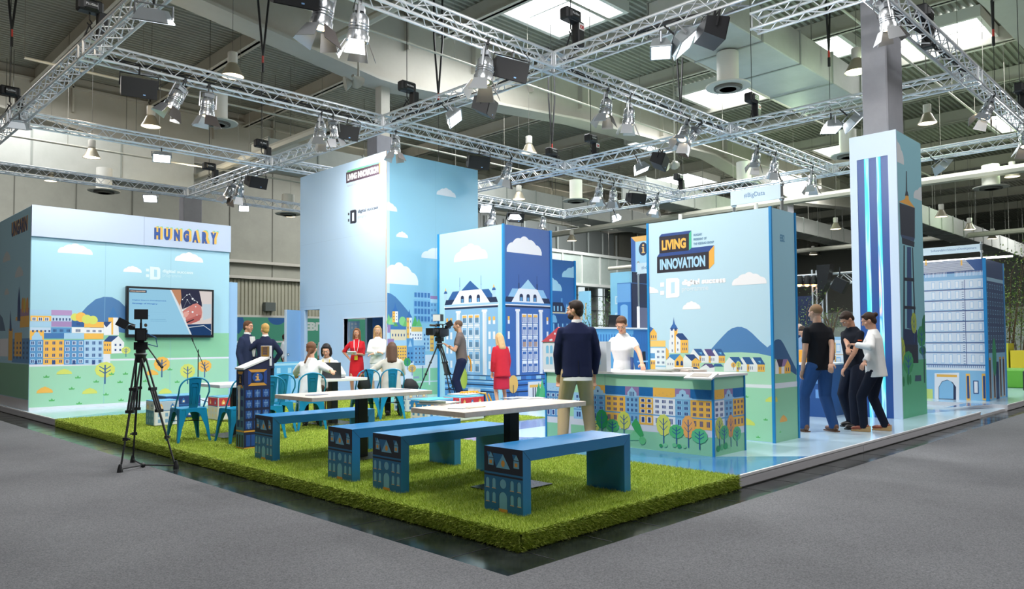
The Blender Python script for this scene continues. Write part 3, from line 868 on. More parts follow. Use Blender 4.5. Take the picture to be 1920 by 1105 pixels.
def pt2(body, A, B_, C_, c, bold=.04):      # A bottom-left, B_ bottom-right, C_ top-left in crop pixels
    ua, va = a.uv(*A); ub, vb = a.uv(*B_); uc, vc = a.uv(*C_)
    a.text(body, ua, va, ub, vc, c, bold)
pt2('LIVING INNOVATION', (880, 708), (1335, 590), (880, 612), 'F4F2F4', .06)
a.layer(1); pt2('HUNGARY PRESIDENT OF THE VISEGRAD GROUP', (880, 798), (1330, 690), (880, 768), 'A9A4B4', .02)
a.crop(550, 270, 2.4564)
pt2('digital success', (297, 324), (392, 306), (297, 304), '4A4E5C', .04)
pt2('programme', (297, 348), (362, 336), (297, 334), 'A4AEBC')
a.pp([(262, 308), (286, 302), (291, 308), (291, 360), (285, 366), (262, 368)], '2A2E3A'); a.layer(2); a.pp([(271, 318), (280, 316), (280, 354), (271, 356)], 'DDE8F6')
a.layer(1); a.pp([(252, 318), (258, 317), (258, 328), (252, 329)], '2A2E3A'); a.pp([(252, 346), (258, 345), (258, 358), (252, 359)], '2A2E3A')
u = a.uv(128, 500)[0]; a.rect(u, 2.4, u + .008, TH, 'B4CBE2'); a.rect(-Y1 + .01, 2.46, -Y0, 2.468, 'B4CBE2'); a.rect(-Y1 + .01, 4.2, -Y0, 4.208, 'B8CEE4')
b.build('front_print', tw)
b = MB(); a = Art(b, 'y', Y0); a.clip = (X0, X1); a.crop(720, 520, 4.604)
a.layer(1)
a.rect(X0, PT + .02, X1, a.uv(300, 672)[1], 'E0E6F0')
a.layer(2); a.pp([(28, 135), (60, 142), (100, 170), (150, 225), (200, 285), (240, 340), (245, 430), (28, 430)], HILL)
a.layer(3); a.rect(a.uv(255, 190)[0], a.uv(255, 395)[1], X1, a.uv(255, 190)[1], '7FB6DE'); a.pr_(275, 120, 418, 190, '8FC0E4')
a.layer(4)
for (y0, y1) in ((130, 180), (205, 258), (268, 322), (335, 385)):
    u0, v0, u1, v1 = a.box2(258, y0, 400, y1); a.wins(u0, v0, u1, v1, 5, 1, '3F76B4', .86, .95)
u0, v0, u1, v1 = a.box2(400, 160, 480, 190); a.rect(u0, v0 - .1, X1, v1 - .04, 'B4D8EE'); a.pr_(400, 160, 480, 192, PUR); a.layer(5); a.wins(*a.box2(400, 215, 480, 400), 3, 4, '4A7CB4', .5, .45)
# trees and churches
a.layer(6)
for (x, y, w_, h, c) in [(40, 400, 50, 85, '7CC47C'), (62, 410, 56, 70, '8FD08C'), (160, 420, 60, 80, '86CC86'), (185, 425, 50, 60, '6FB870'), (268, 425, 56, 95, '55B064'), (300, 425, 54, 70, '6CC078'), (100, 424, 40, 40, '5FA860')]:
    u, v = a.uv(x, y); s_ = a.uv(x + w_, y)[0] - u; hh = a.uv(x, y - h)[1] - v
    a.conifer(u, v, s_, hh, c) if w_ != 60 else a.blob(u, v, s_, hh, c)
a.layer(7)
for (x0, x1, yt, yb) in ((72, 120, 230, 390), (195, 240, 285, 528)):
    m_ = (x0 + x1) / 2
    a.pp([(x0, yb), (x0, yt + 60), (x1, yt + 60), (x1, yb)], WHT); a.layer(8); a.pp([(x0, yb), (x0, yt + 60), (m_, yt + 60), (m_, yb)], YEL)
    a.pp([(x0 - 3, yt + 65), (m_ - 8, yt + 30), (m_, yt - 10), (m_ + 8, yt + 30), (x1 + 3, yt + 65)], '3A6EB0')
    a.layer(9); a.wins(*a.box2(x0, yt + 70, x1, yb - 10), 2, 3, DKB, .3, .35); a.layer(7)
for (x0, y0, x1, y1, c) in [(30, 412, 55, 480, PUR), (55, 428, 190, 452, '4076B4'), (58, 452, 190, 545, 'E6D6B4'), (235, 430, 330, 470, 'E9C06C'), (235, 470, 330, 545, WHT), (330, 448, 396, 640, 'A4CCE8'),
                            (30, 532, 85, 600, PUR), (85, 545, 195, 592, PALEB), (112, 592, 195, 725, YEL), (195, 530, 255, 725, MIDB), (255, 545, 355, 592, PALEB), (255, 592, 355, 758, '6FA6D6'), (396, 470, 430, 640, YEL)]:
    a.layer(8 if y0 < 525 else 10); a.pr_(x0, y0, x1, y1, c)
a.layer(11)
a.wins(*a.box2(62, 480, 186, 520), 5, 1, DKB, .4, .6); a.wins(*a.box2(238, 485, 328, 540), 4, 2, DKB, .45, .45); a.wins(*a.box2(335, 480, 394, 630), 2, 4, '2F62A4', .45, .5)
a.wins(*a.box2(114, 600, 193, 710), 4, 4, DKB, .45, .4); a.wins(*a.box2(198, 640, 252, 750), 2, 3, DKB, .6, .45); a.wins(*a.box2(260, 600, 352, 750), 3, 4, DKB, .4, .5, 'A8D0EC'); a.wins(*a.box2(398, 480, 428, 630), 2, 4, DKB, .4, .4)
a.pp([(208, 600), (225, 540), (242, 600)], PALEB)
a.layer(12); a.pr_(250, 790, 480, 890, GRN2); a.pr_(200, 915, 480, 1012, GRN2); a.pr_(385, 760, 398, 1012, 'E0E6F0'); a.rect(X0, a.uv(100, 1035)[1] + .0, X1, a.uv(100, 1012)[1] if False else PT + .25, GRN2)
a.layer(13)
def T2(x, y0, y1, w_, c):
    u, v = a.uv(x, y1); v1 = a.uv(x, y0)[1]; a.tree(u, v, a.uv(x + w_, y1)[0] - u, v1 - v, c)
T2(200, 695, 800, 62, '3E9C55'); T2(242, 755, 850, 70, 'E4B458'); a.pr_(330, 765, 336, 885, DKB); a.pr_(255, 858, 302, 874, '8C9CB4')
a.layer(2); a.crop(550, 270, 2.4564)
a.pcloud(660, 202, 748, 248, 'DCE4F0'); a.pcloud(474, 403, 528, 434, 'E8EEF6'); a.pcloud(590, 474, 760, 540, 'DFE8F4'); a.pcloud(395, 543, 575, 652, 'E8EDF4', clipl=X0 + .002); a.pcloud(400, 265, 478, 313, 'DCE4F0', clipl=X0 + .002)
u = a.uv(655, 300)[0]; a.rect(u, 3, u + .008, TH, '7FB6D2')
b.build('side_mural', tw)

# ---------- pale and navy block with the palace fronts
X0, X1, Y0, Y1, TZ = 11.5, 13.05, 11.74, 13.97, 4.05
bl = thing('palace_block', 'square block printed with palace fronts, pale blue on one face and navy on the other', 'display tower', (X0, Y0, 0))
b = MB(); b.box(X0, X1, Y0, Y1, PT, TZ, pr('B4DFEA')); b.build('block_body', bl)
for (x, y) in ((X0, Y0), (X1, Y0), (X0, Y1)): b = MB(); b.box(x - .025, x + .025, y - .025, y + .025, PT, TZ + .01, mat(EDGE, .4)); b.build('edge_strip', bl)
def palace(a, U0, U1, base, body, dark, pale, mirror=False, cl=None):
    """whole front laid out on the face between U0 and U1"""
    a.vm = ([0, PT, .95, 2.38, 2.47, 2.56, 3.0, 3.36, 4.2], [0, PT, .70, 2.19, 2.27, 2.34, 2.66, 2.87, 4.2])
    W = U1 - U0
    X = lambda t: U0 + (1 - t if mirror else t) * W
    def R_(t0, t1, v0, v1, c): a.rect(min(X(t0), X(t1)), v0, max(X(t0), X(t1)), v1, c)
    a.layer(1); R_(0, 1, PT, .95, dark); R_(0, 1, .95, 2.42, body)
    a.layer(2)
    for i in range(5): R_(0, 1, .42 + i * .105, .46 + i * .105, NAVY if i % 2 == 0 else pale)
    for i in range(9): R_(i / 9, (i + 1) / 9, .82, .93, (pale, body, 'A8D4EA', dark)[i % 4])
    for (v) in (.80, .94): R_(0, 1, v, v + .02, NAVY)
    for t in (.06, .72) if not mirror else (.72,):
        for r_ in range(8):
            for q in range(4): R_(t + q * .06, t + q * .06 + .045, .16 + r_ * .034, .172 + r_ * .034, NAVY)
    R_(0, 1, 2.42, 2.47, NAVY); R_(-.01, 1.01, 2.47, 2.53, WHT); R_(0, 1, 2.5, 2.56, pale)
    # columns, window field
    for t in (.27, .76) if not mirror else (.22, .73):
        a.layer(3); R_(t - .035, t + .035, .97, 2.34, WHT); R_(t - .05, t + .05, 2.33, 2.38, WHT); a.layer(4); R_(t - .004, t + .03, 1.0, 2.3, 'DDE6F2')
    a.layer(3)
    t0, t1 = (.34, .69) if not mirror else (.29, .66)
    for r_ in range(5):
        v = 1.02 + r_ * .265
        for q in range(3):
            c0 = t0 + q * (t1 - t0) / 3; c1 = c0 + (t1 - t0) / 3 * .84
            a.layer(3); R_(c0, c1, v, v + (.2 if r_ else .24), WHT); a.layer(4); R_(c0 + .012, c1 - .012, v + .015, v + .18, body)
            if r_ == 4: a.layer(5); R_(c0 + .012, c1 - .012, v + .13, v + .18, YEL)
            a.layer(5)
            for g in range(4): R_(c0 + .02 + g * (c1 - c0 - .04) / 4, c0 + .02 + (g + .5) * (c1 - c0 - .04) / 4, v + .02, v + .125, YEL if (r_ == 2 and mirror) else (NAVY if not mirror else WHT))
            if r_ < 4: a.layer(3); R_(c0, c1, v + .212, v + .25, WHT)
    for t in ((.03, .11, .83, .91) if not mirror else (.05, .9)):
        for v in (1.1, 1.42, 1.74, 2.06): a.layer(3); R_(t, t + .04, v, v + .16, WHT); 
        a.layer(4); R_(t, t + .04, 2.14, 2.22, YEL)
    # roof
    a.layer(2); c = X(.5)
    a.poly([(X(.0), 2.56), (X(1), 2.56), (X(.97), 2.72), (X(.03), 2.72)], NAVY)
    a.poly([(X(.07), 2.72), (X(.93), 2.72), (X(.84), 2.98), (X(.16), 2.98)], ROOFB if not mirror else '8FC0E6')
    a.layer(3); a.poly([(X(.14), 2.56), (X(.86), 2.56), (X(.7), 3.0), (X(.3), 3.0)], 'EDF0F8'); a.poly([(X(.33), 2.99), (X(.67), 2.99), (c, 3.36)], ROOFB if not mirror else 'A8D4EC')
    for t in (.35, .5, .65):
        a.layer(4); u = X(t); a.rect(u - .055, 2.6, u + .055, 2.76, NAVY); a.ell(u, 2.76, .055, .07, NAVY, 0, 180, 10); a.layer(5); a.rect(u - .035, 2.6, u + .035, 2.72, MIDB)
    for t in ((.3, .7)):
        a.layer(4); u = X(t); a.rect(u - .02, 2.98, u + .02, 3.2, 'A8CDEA' if not mirror else '2A3E68'); a.rect(u - .006, 3.15, u + .006, 3.42, '3F76B4' if not mirror else '2A3E68')
    if not mirror:
        for t in (.02, .93): a.layer(4); u = X(t); a.rect(u - .05, 2.72, u + .05, 2.93, 'B4D6EE'); a.ell(u, 2.93, .06, .09, ROOFB, 0, 180, 10); a.conifer(u, 3.02, .05, .14, YEL)
b = MB(); a = Art(b, 'x', X0); a.crop(800, 420, 5.024)
ul, ur = a.uv(170, 780)[0], a.uv(672, 780)[0]
palace(a, ul, ur, 0, '8DBEE4', '5C9ACE', 'A8D0EC'); a.vm = None; a.layer(2); a.pcloud(258, 182, 574, 362, 'EEF0F8')
a.layer(9); u, v = a.uv(240, 1100); a.ell(a.uv(275, 0 + 1000)[0] + .28, .62, .12, .24, 'C2CF4E'); a.rect(a.uv(300, 1000)[0] + .33, PT, a.uv(300, 1000)[0] + .75, .4, 'E8E4E4'); a.layer(10); a.rect(a.uv(300, 1000)[0] + .4, .28, a.uv(300, 1000)[0] + .7, .34, YEL)
b.build('pale_front', bl)
b = MB(); a = Art(b, 'y', Y0); a.layer(0); a.k = .5; a.rect(X0 + .02, PT, X1 - .02, TZ, '3D62A4')
palace(a, X0 + .03, X1 - .03, 0, '3F68AC', '3A6CB4', '4E8CCB', True); a.vm = None; a.crop(800, 420, 5.024); a.layer(2); a.pcloud(754, 115, 1083, 300, 'F2F2F8')
a.layer(8); u = a.uv(910, 1000)[0]; a.ell(X0 + .28, .52, .15, .2, 'F2BE66'); a.rect(X0 + .27, .3, X0 + .29, .5, NAVY); a.rect(X0 + .75, PT + .05, X0 + 1.2, .55, 'ECECF0'); a.layer(9); a.rect(X0 + .8, .42, X0 + 1.2, .48, YEL)
for q in range(4): a.rect(X0 + .9 + q * .07, .2, X0 + .93 + q * .07, .42, NAVY)
for (x, h, c) in ((1.1, .35, '3E9C66'), (1.22, .45, '58B878'), (1.38, .62, '43AE62'), (1.46, .3, '8AD0A0')): a.layer(10); a.conifer(X0 + x, PT + .05, .24, h, c)
b.build('navy_front', bl)

# ---------- navy block further back
X0, Y0 = 17.0, 15.75
nb = thing('night_block', 'navy printed block with pale clouds just right of the palace block', 'display tower', (X0, Y0, 0))
b = MB(); b.box(X0, 18.68, Y0, 18, PT, 4.06, pr('2F64A6')); b.build('block_body', nb)
b = MB(); b.box(18.64, 18.7, Y0 - .03, Y0 + .03, PT, 4.08, mat(EDGE, .4)); b.build('edge_strip', nb)
b = MB(); a = Art(b, 'y', Y0); a.crop(800, 420, 5.024)
a.layer(1); a.pcloud(1275, 400, 1500, 520, 'A4D0EA', clipr=18.63); a.pcloud(1090, 505, 1272, 635, 'A4D0EA', clipl=17.2)
a.layer(2); a.pp([(1165, 830), (1165, 745), (1200, 738), (1280, 742), (1300, 790), (1305, 830)], NAVY); a.pr_(1165, 830, 1310, 848, 'D8C8A8')
a.layer(3); a.wins(*a.box2(1185, 770, 1285, 825), 3, 1, '8FC4E8', .5, .9); a.pr_(1265, 700, 1280, 740, MIDB); a.layer(2)
a.pr_(1168, 850, 1390, 1000, '24508C'); a.layer(3); a.pp([(1172, 930), (1172, 880), (1195, 852), (1215, 868), (1228, 910), (1228, 930)], '7FB8E0'); a.wins(*a.box2(1175, 930, 1385, 1090), 5, 1, '8FC4E8', .3, .9)
a.pp([(1303, 840), (1320, 750), (1345, 840)], '8FC4E8')
b.build('mural', nb)

# ---------- block with the big red-lettered sign (right of centre)
X0, X1, Y0, Y1, TZ = 9.246, 9.964, 4.478, 6.384, 3.186
lv = thing('sign_block', 'pale blue block with the big LIVING INNOVATION sign above hills and houses', 'display wall', (X0, Y0, 0))
b = MB(); b.box(X0, X1, Y0, Y1, PT, TZ, pr('C0E0EF')); b.build('block_body', lv)
for (x, y) in ((X0, Y0), (X1, Y0), (X0, Y1)): b = MB(); b.box(x - .016, x + .016, y - .016, y + .016, PT, TZ + .006, mat(EDGE, .4)); b.build('edge_strip', lv)
b = MB(); a = Art(b, 'x', X0); a.crop(1210, 560, 6.138)
L_ = -Y1 + .017; R2 = -Y0 - .017
a.layer(1); a.pp([(760, 580), (830, 500), (900, 425), (950, 375), (1000, 342), (1060, 326), (1110, 328), (1170, 352), (1230, 400), (1320, 490), (1405, 563), (1450, 525), (1450, 680), (1100, 700), (760, 640)], '4F82B8')
a.layer(2); v = a.uv(1000, 625)[1]
a.poly([(L_, PT + .01), (R2, PT + .01), a.uv(1448, 665), a.uv(1300, 632), a.uv(1100, 618), a.uv(900, 622), a.uv(600, 630), a.uv(270, 632), (L_, a.uv(270, 632)[1])], 'B4DFC2')
a.layer(3); vr = a.uv(1140, 983)[1]; a.rect(L_, PT + .01, R2, vr, 'EAECF2'); a.layer(4); a.rect(L_, PT + .01, R2, vr - .045, GRN)
a.layer(5); a.pp([(55, 480), (55, 330), (95, 345), (133, 400), (133, 480)], YEL); a.pr_(55, 485, 233, 555, 'F8CB72'); a.pr_(60, 560, 237, 815, 'EEF2F8'); a.pp([(237, 700), (237, 560), (272, 600), (272, 700)], YEL)
a.layer(6); a.pp([(55, 395), (55, 325), (95, 345)], '3A6CB0'); a.pr_(55, 558, 237, 572, '9CC8E4'); a.pr_(55, 630, 112, 690, '5A98CC'); a.pr_(60, 710, 116, 815, YEL); a.pr_(118, 770, 237, 790, '9CC8E4')
a.wins(*a.box2(60, 420, 130, 460), 3, 1, DKB, .4, .8); a.wins(*a.box2(120, 580, 235, 770), 2, 3, DKB, .5, .4, None, 3); a.wins(*a.box2(62, 720, 114, 765), 2, 1, DKB, .5, .7)
a.layer(5); a.pp([(270, 630), (272, 480), (284, 470), (284, 350), (376, 350), (376, 480), (352, 630)], WHT); a.pr_(333, 350, 374, 630, YEL)
a.layer(6); a.pp([(282, 352), (300, 320), (318, 290), (323, 250), (327, 212), (331, 250), (340, 290), (360, 320), (378, 352)], '3A6CB0'); a.layer(7)
for x in (306, 350): u, v = a.uv(x, 354); a.ell(u, v, .02, .024, DKB)
for y in (435, 515, 600): a.pr_(305, y - 14, 314, y + 14, DKB)
a.layer(6); a.pp([(352, 628), (352, 425), (405, 478), (405, 628)], WHT); a.pr_(405, 478, 495, 628, YEL); a.pp([(352, 425), (375, 400), (430, 400), (495, 478), (405, 478)], DKB)
a.layer(7); a.wins(*a.box2(420, 495, 488, 610), 3, 2, DKB, .4, .5); a.pr_(370, 500, 380, 528, DKB); a.pr_(370, 575, 380, 603, DKB)
def cottage(x0, x1, x2, yt, ye, yb, roof='2F5E98', ly=7, skyl=True):
    """white gable side x0..x1, yellow front x1..x2, ridge at yt, eaves ye, base yb"""
    a.layer(ly); a.pp([(x0, yb), (x0, ye), ((x0 + x1) / 2 - 10, yt), (x1, ye), (x1, yb)], WHT); a.pr_(x1, ye, x2, yb, YEL)
    a.layer(ly + 1); a.pp([((x0 + x1) / 2 - 10, yt), (x2 - 45, yt), (x2 + 5, ye), (x1 - 2, ye)], roof); a.layer(ly + 2)
    a.wins(*a.box2(x1 + 5, ye + 8, x2 - 3, yb - 6), 3, 1, DKB, .4, .55)
    if skyl: a.pp([((x1 + x2) / 2 - 40, ye - 40), ((x1 + x2) / 2 - 5, ye - 42), ((x1 + x2) / 2 - 5, ye - 12)], '6FB4E0')
for q in [(505, 622, 690, 580, 660, 740), (645, 730, 803, 582, 662, 740, VIOL, 7, False), (757, 845, 918, 580, 660, 742), (905, 1050, 1125, 675, 758, 842), (1078, 1170, 1247, 676, 758, 842, '2F5E98', 7, False), (1198, 1292, 1375, 678, 760, 845)]: cottage(*q)
a.layer(9); a.pp([(240, 815), (240, 715), (282, 672), (338, 715), (338, 815)], WHT); a.pp([(338, 815), (338, 715), (400, 645), (462, 715), (462, 815)], YEL)
a.layer(10); a.pp([(240, 715), (290, 642), (405, 640), (338, 715), (282, 674)], '3D86C4'); a.wins(*a.box2(250, 740, 330, 770), 3, 1, DKB, .3, .9)
for x in (372, 422): u, v = a.uv(x, 770); a.rect(u - .02, v, u + .02, v + .04, DKB); a.ell(u, v + .04, .02, .024, DKB, 0, 180, 8)
a.layer(9); a.pp([(438, 815), (438, 690), (462, 648), (535, 720), (535, 815)], WHT); a.pp([(535, 815), (535, 725), (580, 680), (626, 722), (626, 815)], YEL)
a.layer(10); a.pp([(455, 645), (560, 643), (632, 724), (580, 682), (535, 722)], DKB); a.wins(*a.box2(540, 745, 622, 780), 4, 1, DKB, .4, .9)
a.layer(9); a.pp([(632, 800), (690, 748), (770, 750), (800, 790), (800, 840), (640, 840)], WHT); a.layer(10); a.pp([(632, 798), (685, 748), (768, 750), (800, 790), (745, 800), (700, 760)], VIOL); a.pp([(775, 782), (800, 750), (870, 752), (902, 784)], '2F5E98'); a.pp([(500, 812), (525, 788), (590, 788), (617, 812)], DKB)
a.layer(11); T_ = lambda x, y1, w_, h, c: (lambda q: a.tree(q[0], q[1], w_, h, c))(a.uv(x, y1))
T_(1017, 820, .075, .1, YEL); T_(1075, 825, .075, .12, LEMON)
a.layer(5); a.pcloud(430, 28, 636, 128, 'F8F7F8'); a.crop(1180, 360, 5.526); a.pcloud(1065, 828, 1424, 972, 'F6F5F7'); a.pcloud(120, 980, 303, 1058, 'F6F5F7', clipl=L_)
# grass marks and pale rises low on the wall
a.crop(1240, 670, 5.26); a.layer(6)
for (x, y) in ((840, 398), (1030, 625), (956, 798)): u, v = a.uv(x, y); a.grass(u, v, .055)
a.pcloud(1028, 385, 1160, 440, LEMON, clipr=R2); a.pcloud(760, 600, 924, 663, LEMON)
# the sign
a.crop(1180, 360, 5.526); a.layer(6)
a.pp([(310, 470), (622, 432), (622, 605), (312, 640)], '2A2833'); a.pp([(310, 468), (335, 438), (643, 400), (622, 432)], '2E4C8C'); a.pp([(619, 432), (643, 400), (645, 580), (619, 606)], '4CBE96')
a.pp([(288, 675), (826, 618), (826, 800), (288, 843)], '2A2833'); a.pp([(288, 676), (312, 640), (619, 606), (645, 580), (878, 554), (826, 618)], '2E4C8C'); a.pp([(826, 618), (880, 554), (880, 742), (826, 801)], 'F5B04C')
def tq(body, A, B_, hpx, c, bold=.05, space=1):
    """word whose base line runs A..B_ (crop pixels) and whose height at A is hpx"""
    ua, va = a.uv(*A); ub, vb = a.uv(*B_); vc = a.uv(A[0], A[1] - hpx)[1]
    a.text(body, ua, (va + vb) / 2, ub, (va + vb) / 2 + vc - va, c, bold, space)
a.layer(8); tq('LIVING', (338, 608), (588, 583), 106, 'F8B955', .05); tq('INNOVATION', (318, 812), (788, 772), 112, 'A9D4F0', .05)
for i, (s_, x1) in enumerate((('HUNGARY', 755), ('PRESIDENT OF', 801), ('THE VISEGRAD GROUP', 877))):
    tq(s_, (666, 458 + i * 46), (x1, 458 - 6 + i * 44 - (x1 - 755) * .06), 24, '5E86A8', .02)
LW = 'FBFBFD'; a.layer(6)
a.pp([(322, 940), (362, 937), (362, 982), (322, 985)], LW); a.pp([(322, 1028), (362, 1026), (362, 1068), (322, 1070)], LW)
a.pp([(382, 900), (500, 893), (520, 908), (520, 1075), (502, 1093), (382, 1100)], LW); a.layer(7); a.pp([(432, 938), (472, 934), (472, 1050), (432, 1054)], 'C0E0EF'); a.layer(6)
tq('digital success', (545, 985), (1000, 955), 74, LW, .07); tq('programme', (545, 1052), (820, 1030), 52, 'E0F0F8', .02)
b.build('front_print', lv)
b = MB(); a = Art(b, 'y', Y0); a.k = .5; a.rect(X0 + .017, PT, X1 - .017, TZ, '9CCADD'); a.crop(1210, 560, 6.138)
a.layer(1); a.pp([(1475, 660), (1475, 500), (1500, 475), (1530, 468), (1560, 478), (1590, 520), (1740, 820), (1740, 880), (1475, 880)], '33608F')
a.layer(2); a.pp([(1475, 1300), (1475, 690), (1510, 700), (1600, 780), (1690, 850), (1735, 880), (1735, 1300)], '8FC6A2'); a.rect(X0 + .017, PT, X1 - .017, a.uv(1475, 880)[1] - .12, '8FC6A2')
a.layer(3); vr = a.uv(1600, 993)[1]; a.rect(X0 + .017, vr - .04, X1 - .017, vr + .03, 'DDE2EA')
a.layer(4); a.pp([(1495, 870), (1495, 730), (1510, 700), (1535, 740), (1535, 868)], WHT); a.pp([(1535, 868), (1535, 790), (1565, 790), (1565, 866)], YEL); a.pp([(1565, 866), (1565, 780), (1600, 780), (1600, 864)], WHT); a.pp([(1600, 864), (1600, 760), (1634, 700), (1670, 770), (1670, 858)], YEL)
a.layer(5); a.pp([(1508, 702), (1640, 698), (1602, 780), (1560, 786), (1535, 786)], '3A2C50'); a.pp([(1585, 700), (1640, 698), (1604, 776), (1570, 782)], PUR); a.wins(*a.box2(1608, 790, 1660, 840), 2, 1, DKB, .4, .8)
a.crop(1240, 670, 5.26); a.layer(5); a.pcloud(1168, 568, 1240, 632, 'E2A95A'); a.pcloud(1120, 385, 1146, 440, 'CFC860', clipl=X0 + .017); u, v = a.uv(1172, 745); a.grass(u, v, .05)
a.crop(1180, 360, 5.526); a.layer(4); u0, v0 = a.uv(1562, 512); u1, v1 = a.uv(1606, 448); a.text('EB2', u0, v0 + .0, u1, v1 - .0, '4C88B0', .02)
b.build('side_print', lv)

# ---------- hashtag sign above it
def signboard(name, X, y0, y1, z0, z1, text, label, tx=(.25, .75), posts=((.0, 2.9),), c='CFE2EC'):
    r = thing(name, label, 'sign', (X, y0, z0))
    b = MB(); b.box(X, X + .02, y0, y1, z0, z1, mat(c, .5)); bo = b.build('board', r)
    b = MB(); a = Art(b, 'x', X); a.layer(2); a.text(text, -y1 + (y1 - y0) * tx[0], z0 + (z1 - z0) * .3, -y1 + (y1 - y0) * tx[1], z0 + (z1 - z0) * .72, '3A6FA0', .0); b.build('lettering', bo)
    for (yy, zb) in posts:
        b = MB(); b.tube((X + .04, yy, zb), (X + .04, yy, z1 + .05), .022, mat('C6CBCE', .3, 1)); b.ball((X + .04, yy, z1), .035, mat('C6CBCE', .3, 1)); b.ball((X + .04, yy, z0), .035, mat('C6CBCE', .3, 1)); b.build('post', r)
signboard('hashtag_sign', 9.6, 4.50, 5.23, 3.35, 3.545, '#BigData', 'narrow pale blue #BigData sign standing above the big sign block', (.28, .7), ((4.50, 3.186), (5.2, 3.186)))
for yy, t_ in ((4.85, 'short cream sleeve on the big sign block right under the hashtag sign'), (6.05, 'short cream sleeve on top of the far left end of the big sign block')):
    b = MB(); b.lathe([(.03, 3.187), (.026, 3.33)], (9.6, yy, 0), mat('E8E4DA', .4), 12); tag(b.build('cable_sleeve', loc=(9.6, yy, 3.187)), t_, 'sleeve')

# ---------- information counter
X0, X1, Y0, YJ, Y1, CZ = 7.70, 8.43, 4.455, 6.007, 7.03, 1.03
ct = thing('info_counter', 'long counter printed with a row of town houses and trees, white top', 'counter', (X0, Y0, PT))
b = MB(); b.box(X0, X1, Y0, Y1, PT, CZ, pr(GRN)); b.build('counter_body', ct)
b = MB(); b.bbox(X0 - .03, X1 + .04, Y0 - .03, Y1 + .02, CZ, CZ + .032, mat('F0EDEC', .3), .004); b.build('counter_top', ct)
for (x, y) in ((X0, Y0), (X1, Y0), (X0, Y1)): b = MB(); b.box(x - .012, x + .012, y - .012, y + .012, PT, CZ, mat(EDGE, .4)); b.build('edge_strip', ct)
b = MB(); a = Art(b, 'x', X0); L_ = -Y1 + .013; R2 = -Y0 - .013; a.clip = (L_, R2)
V = lambda f: PT + f * (CZ - PT)
a.layer(1); a.rect(L_, PT, R2, V(.24), GRN2); a.layer(2); a.rect(L_, V(.24), R2, V(.36), 'DADCE6'); a.layer(1)
a.rect(L_, V(.36), R2, V(.9), GRN)
def town(a, segs, k=3, top=.84, roofv=.7, base=.33):
    for (u0, u1, wall, roof, nx, fr, sp, kind) in segs:
        a.layer(k); a.rect(u0, V(roofv), u1, V(top), roof)
        for j in range(int((u1 - u0) / .055)): a.layer(k + 1); a.rect(u0 + .03 + j * .055, V(roofv) + .03 + (j * 37 % 5) * .008, u0 + .036 + j * .055, V(roofv) + .036 + (j * 37 % 5) * .008, '2A4A7A')
        a.layer(k + 1); a.rect(u0, V(base), u1, V(roofv), wall)
        a.layer(k + 2); a.rect(u0, V(roofv), u1, V(roofv) + .016, '9CC8EC' if wall != MIDB else '2F6CB0'); a.rect(u0, V(base) + .12, u1, V(base) + .135, '5E9FD4')
        a.layer(k + 3); a.wins(u0 + .01, V(base) + .135, u1 - .01, V(roofv) - .005, nx, 3, '2C4688', .56, .55, fr, sp)
        a.layer(k + 3); a.wins(u0 + .01, V(base) + .01, u1 - .01, V(base) + .115, nx, 1, '2C4688', .5, .6, fr, sp)
        um = (u0 + u1) / 2
        if kind == 'gable':
            a.layer(k + 4); a.poly([(um - .07, V(roofv)), (um - .07, V(roofv) + .05), (um, V(top) - .005), (um + .07, V(roofv) + .05), (um + .07, V(roofv))], 'A4CCEC'); a.layer(k + 5); a.wins(um - .04, V(roofv), um + .04, V(roofv) + .07, 3, 1, '2C4688', .6, .8)
        if kind == 'baroque':
            h = V(top) - V(roofv); n = V(roofv)
            a.layer(k + 4); a.poly([(um - .13, n), (um - .13, n + .02), (um - .09, n + .03), (um - .085, n + .06), (um - .05, n + .065), (um - .04, n + .1), (um, n + .12), (um + .04, n + .1), (um + .05, n + .065), (um + .085, n + .06), (um + .09, n + .03), (um + .13, n + .02), (um + .13, n)], 'A4CCEC')
            a.layer(k + 5); a.ell(um, n + .05, .012, .016, DKB)
U = lambda x: (a.crop(1000, 620, 3.692), a.uv(x, 500)[0])[1]
segs = [(U(85), U(195), MIDB, 'A4CCEC', 3, 'DCECFA', 1, ''), (U(280), U(350), '9CC8EC', GRN, 1, None, 2, ''), (U(400), U(497), '5E9FD4', YEL, 2, '8CBCE4', 2, 'baroque'),
        (U(499), U(637), YEL, '1F6FB4', 3, None, 3, ''), (U(637), U(732), '7FB4DE', PUR, 3, None, 2, 'gable'), (U(732), U(830), YEL, '1F6FB4', 2, 'F4F0EC', 1, ''),
        (U(830), U(982), 'EEF0F8', YEL, 3, None, 3, ''), (U(982), U(1088), '7FB8E0', PUR, 2, '9CCAEC', 2, 'baroque'), (U(1088), U(1240), YEL, '1F6FB4', 3, None, 3, '')]
town(a, segs)
a.layer(11)
a.crop(1000, 620, 3.692)
def TT(x, y0, y1, w_, c, f=None):
    u, v = a.uv(x, y1); v1 = a.uv(x, y0)[1]; a.tree(u, v, abs(a.uv(x + w_, y1)[0] - u), v1 - v, c)
for k_, q in enumerate([(415, 618, 735, 96, LEMON), (477, 545, 735, 86, '1F9650'), (550, 612, 740, 100, '4FB46C'), (630, 558, 735, 96, 'D2D95F'), (904, 578, 790, 104, 'D6DC66'), (993, 650, 785, 106, '55BC78'), (1076, 586, 812, 98, 'F5AE60'), (1153, 678, 825, 118, '5CC088')]):
    a.layer(11 + 2 * k_ if False else 11 + (k_ % 2) * 3); TT(*q)
a.layer(10); a.pp([(680, 650), (710, 605), (740, 650), (765, 720), (740, 760)], '3EA65E'); a.pp([(640, 760), (700, 690), (760, 760)], '7CCC94')
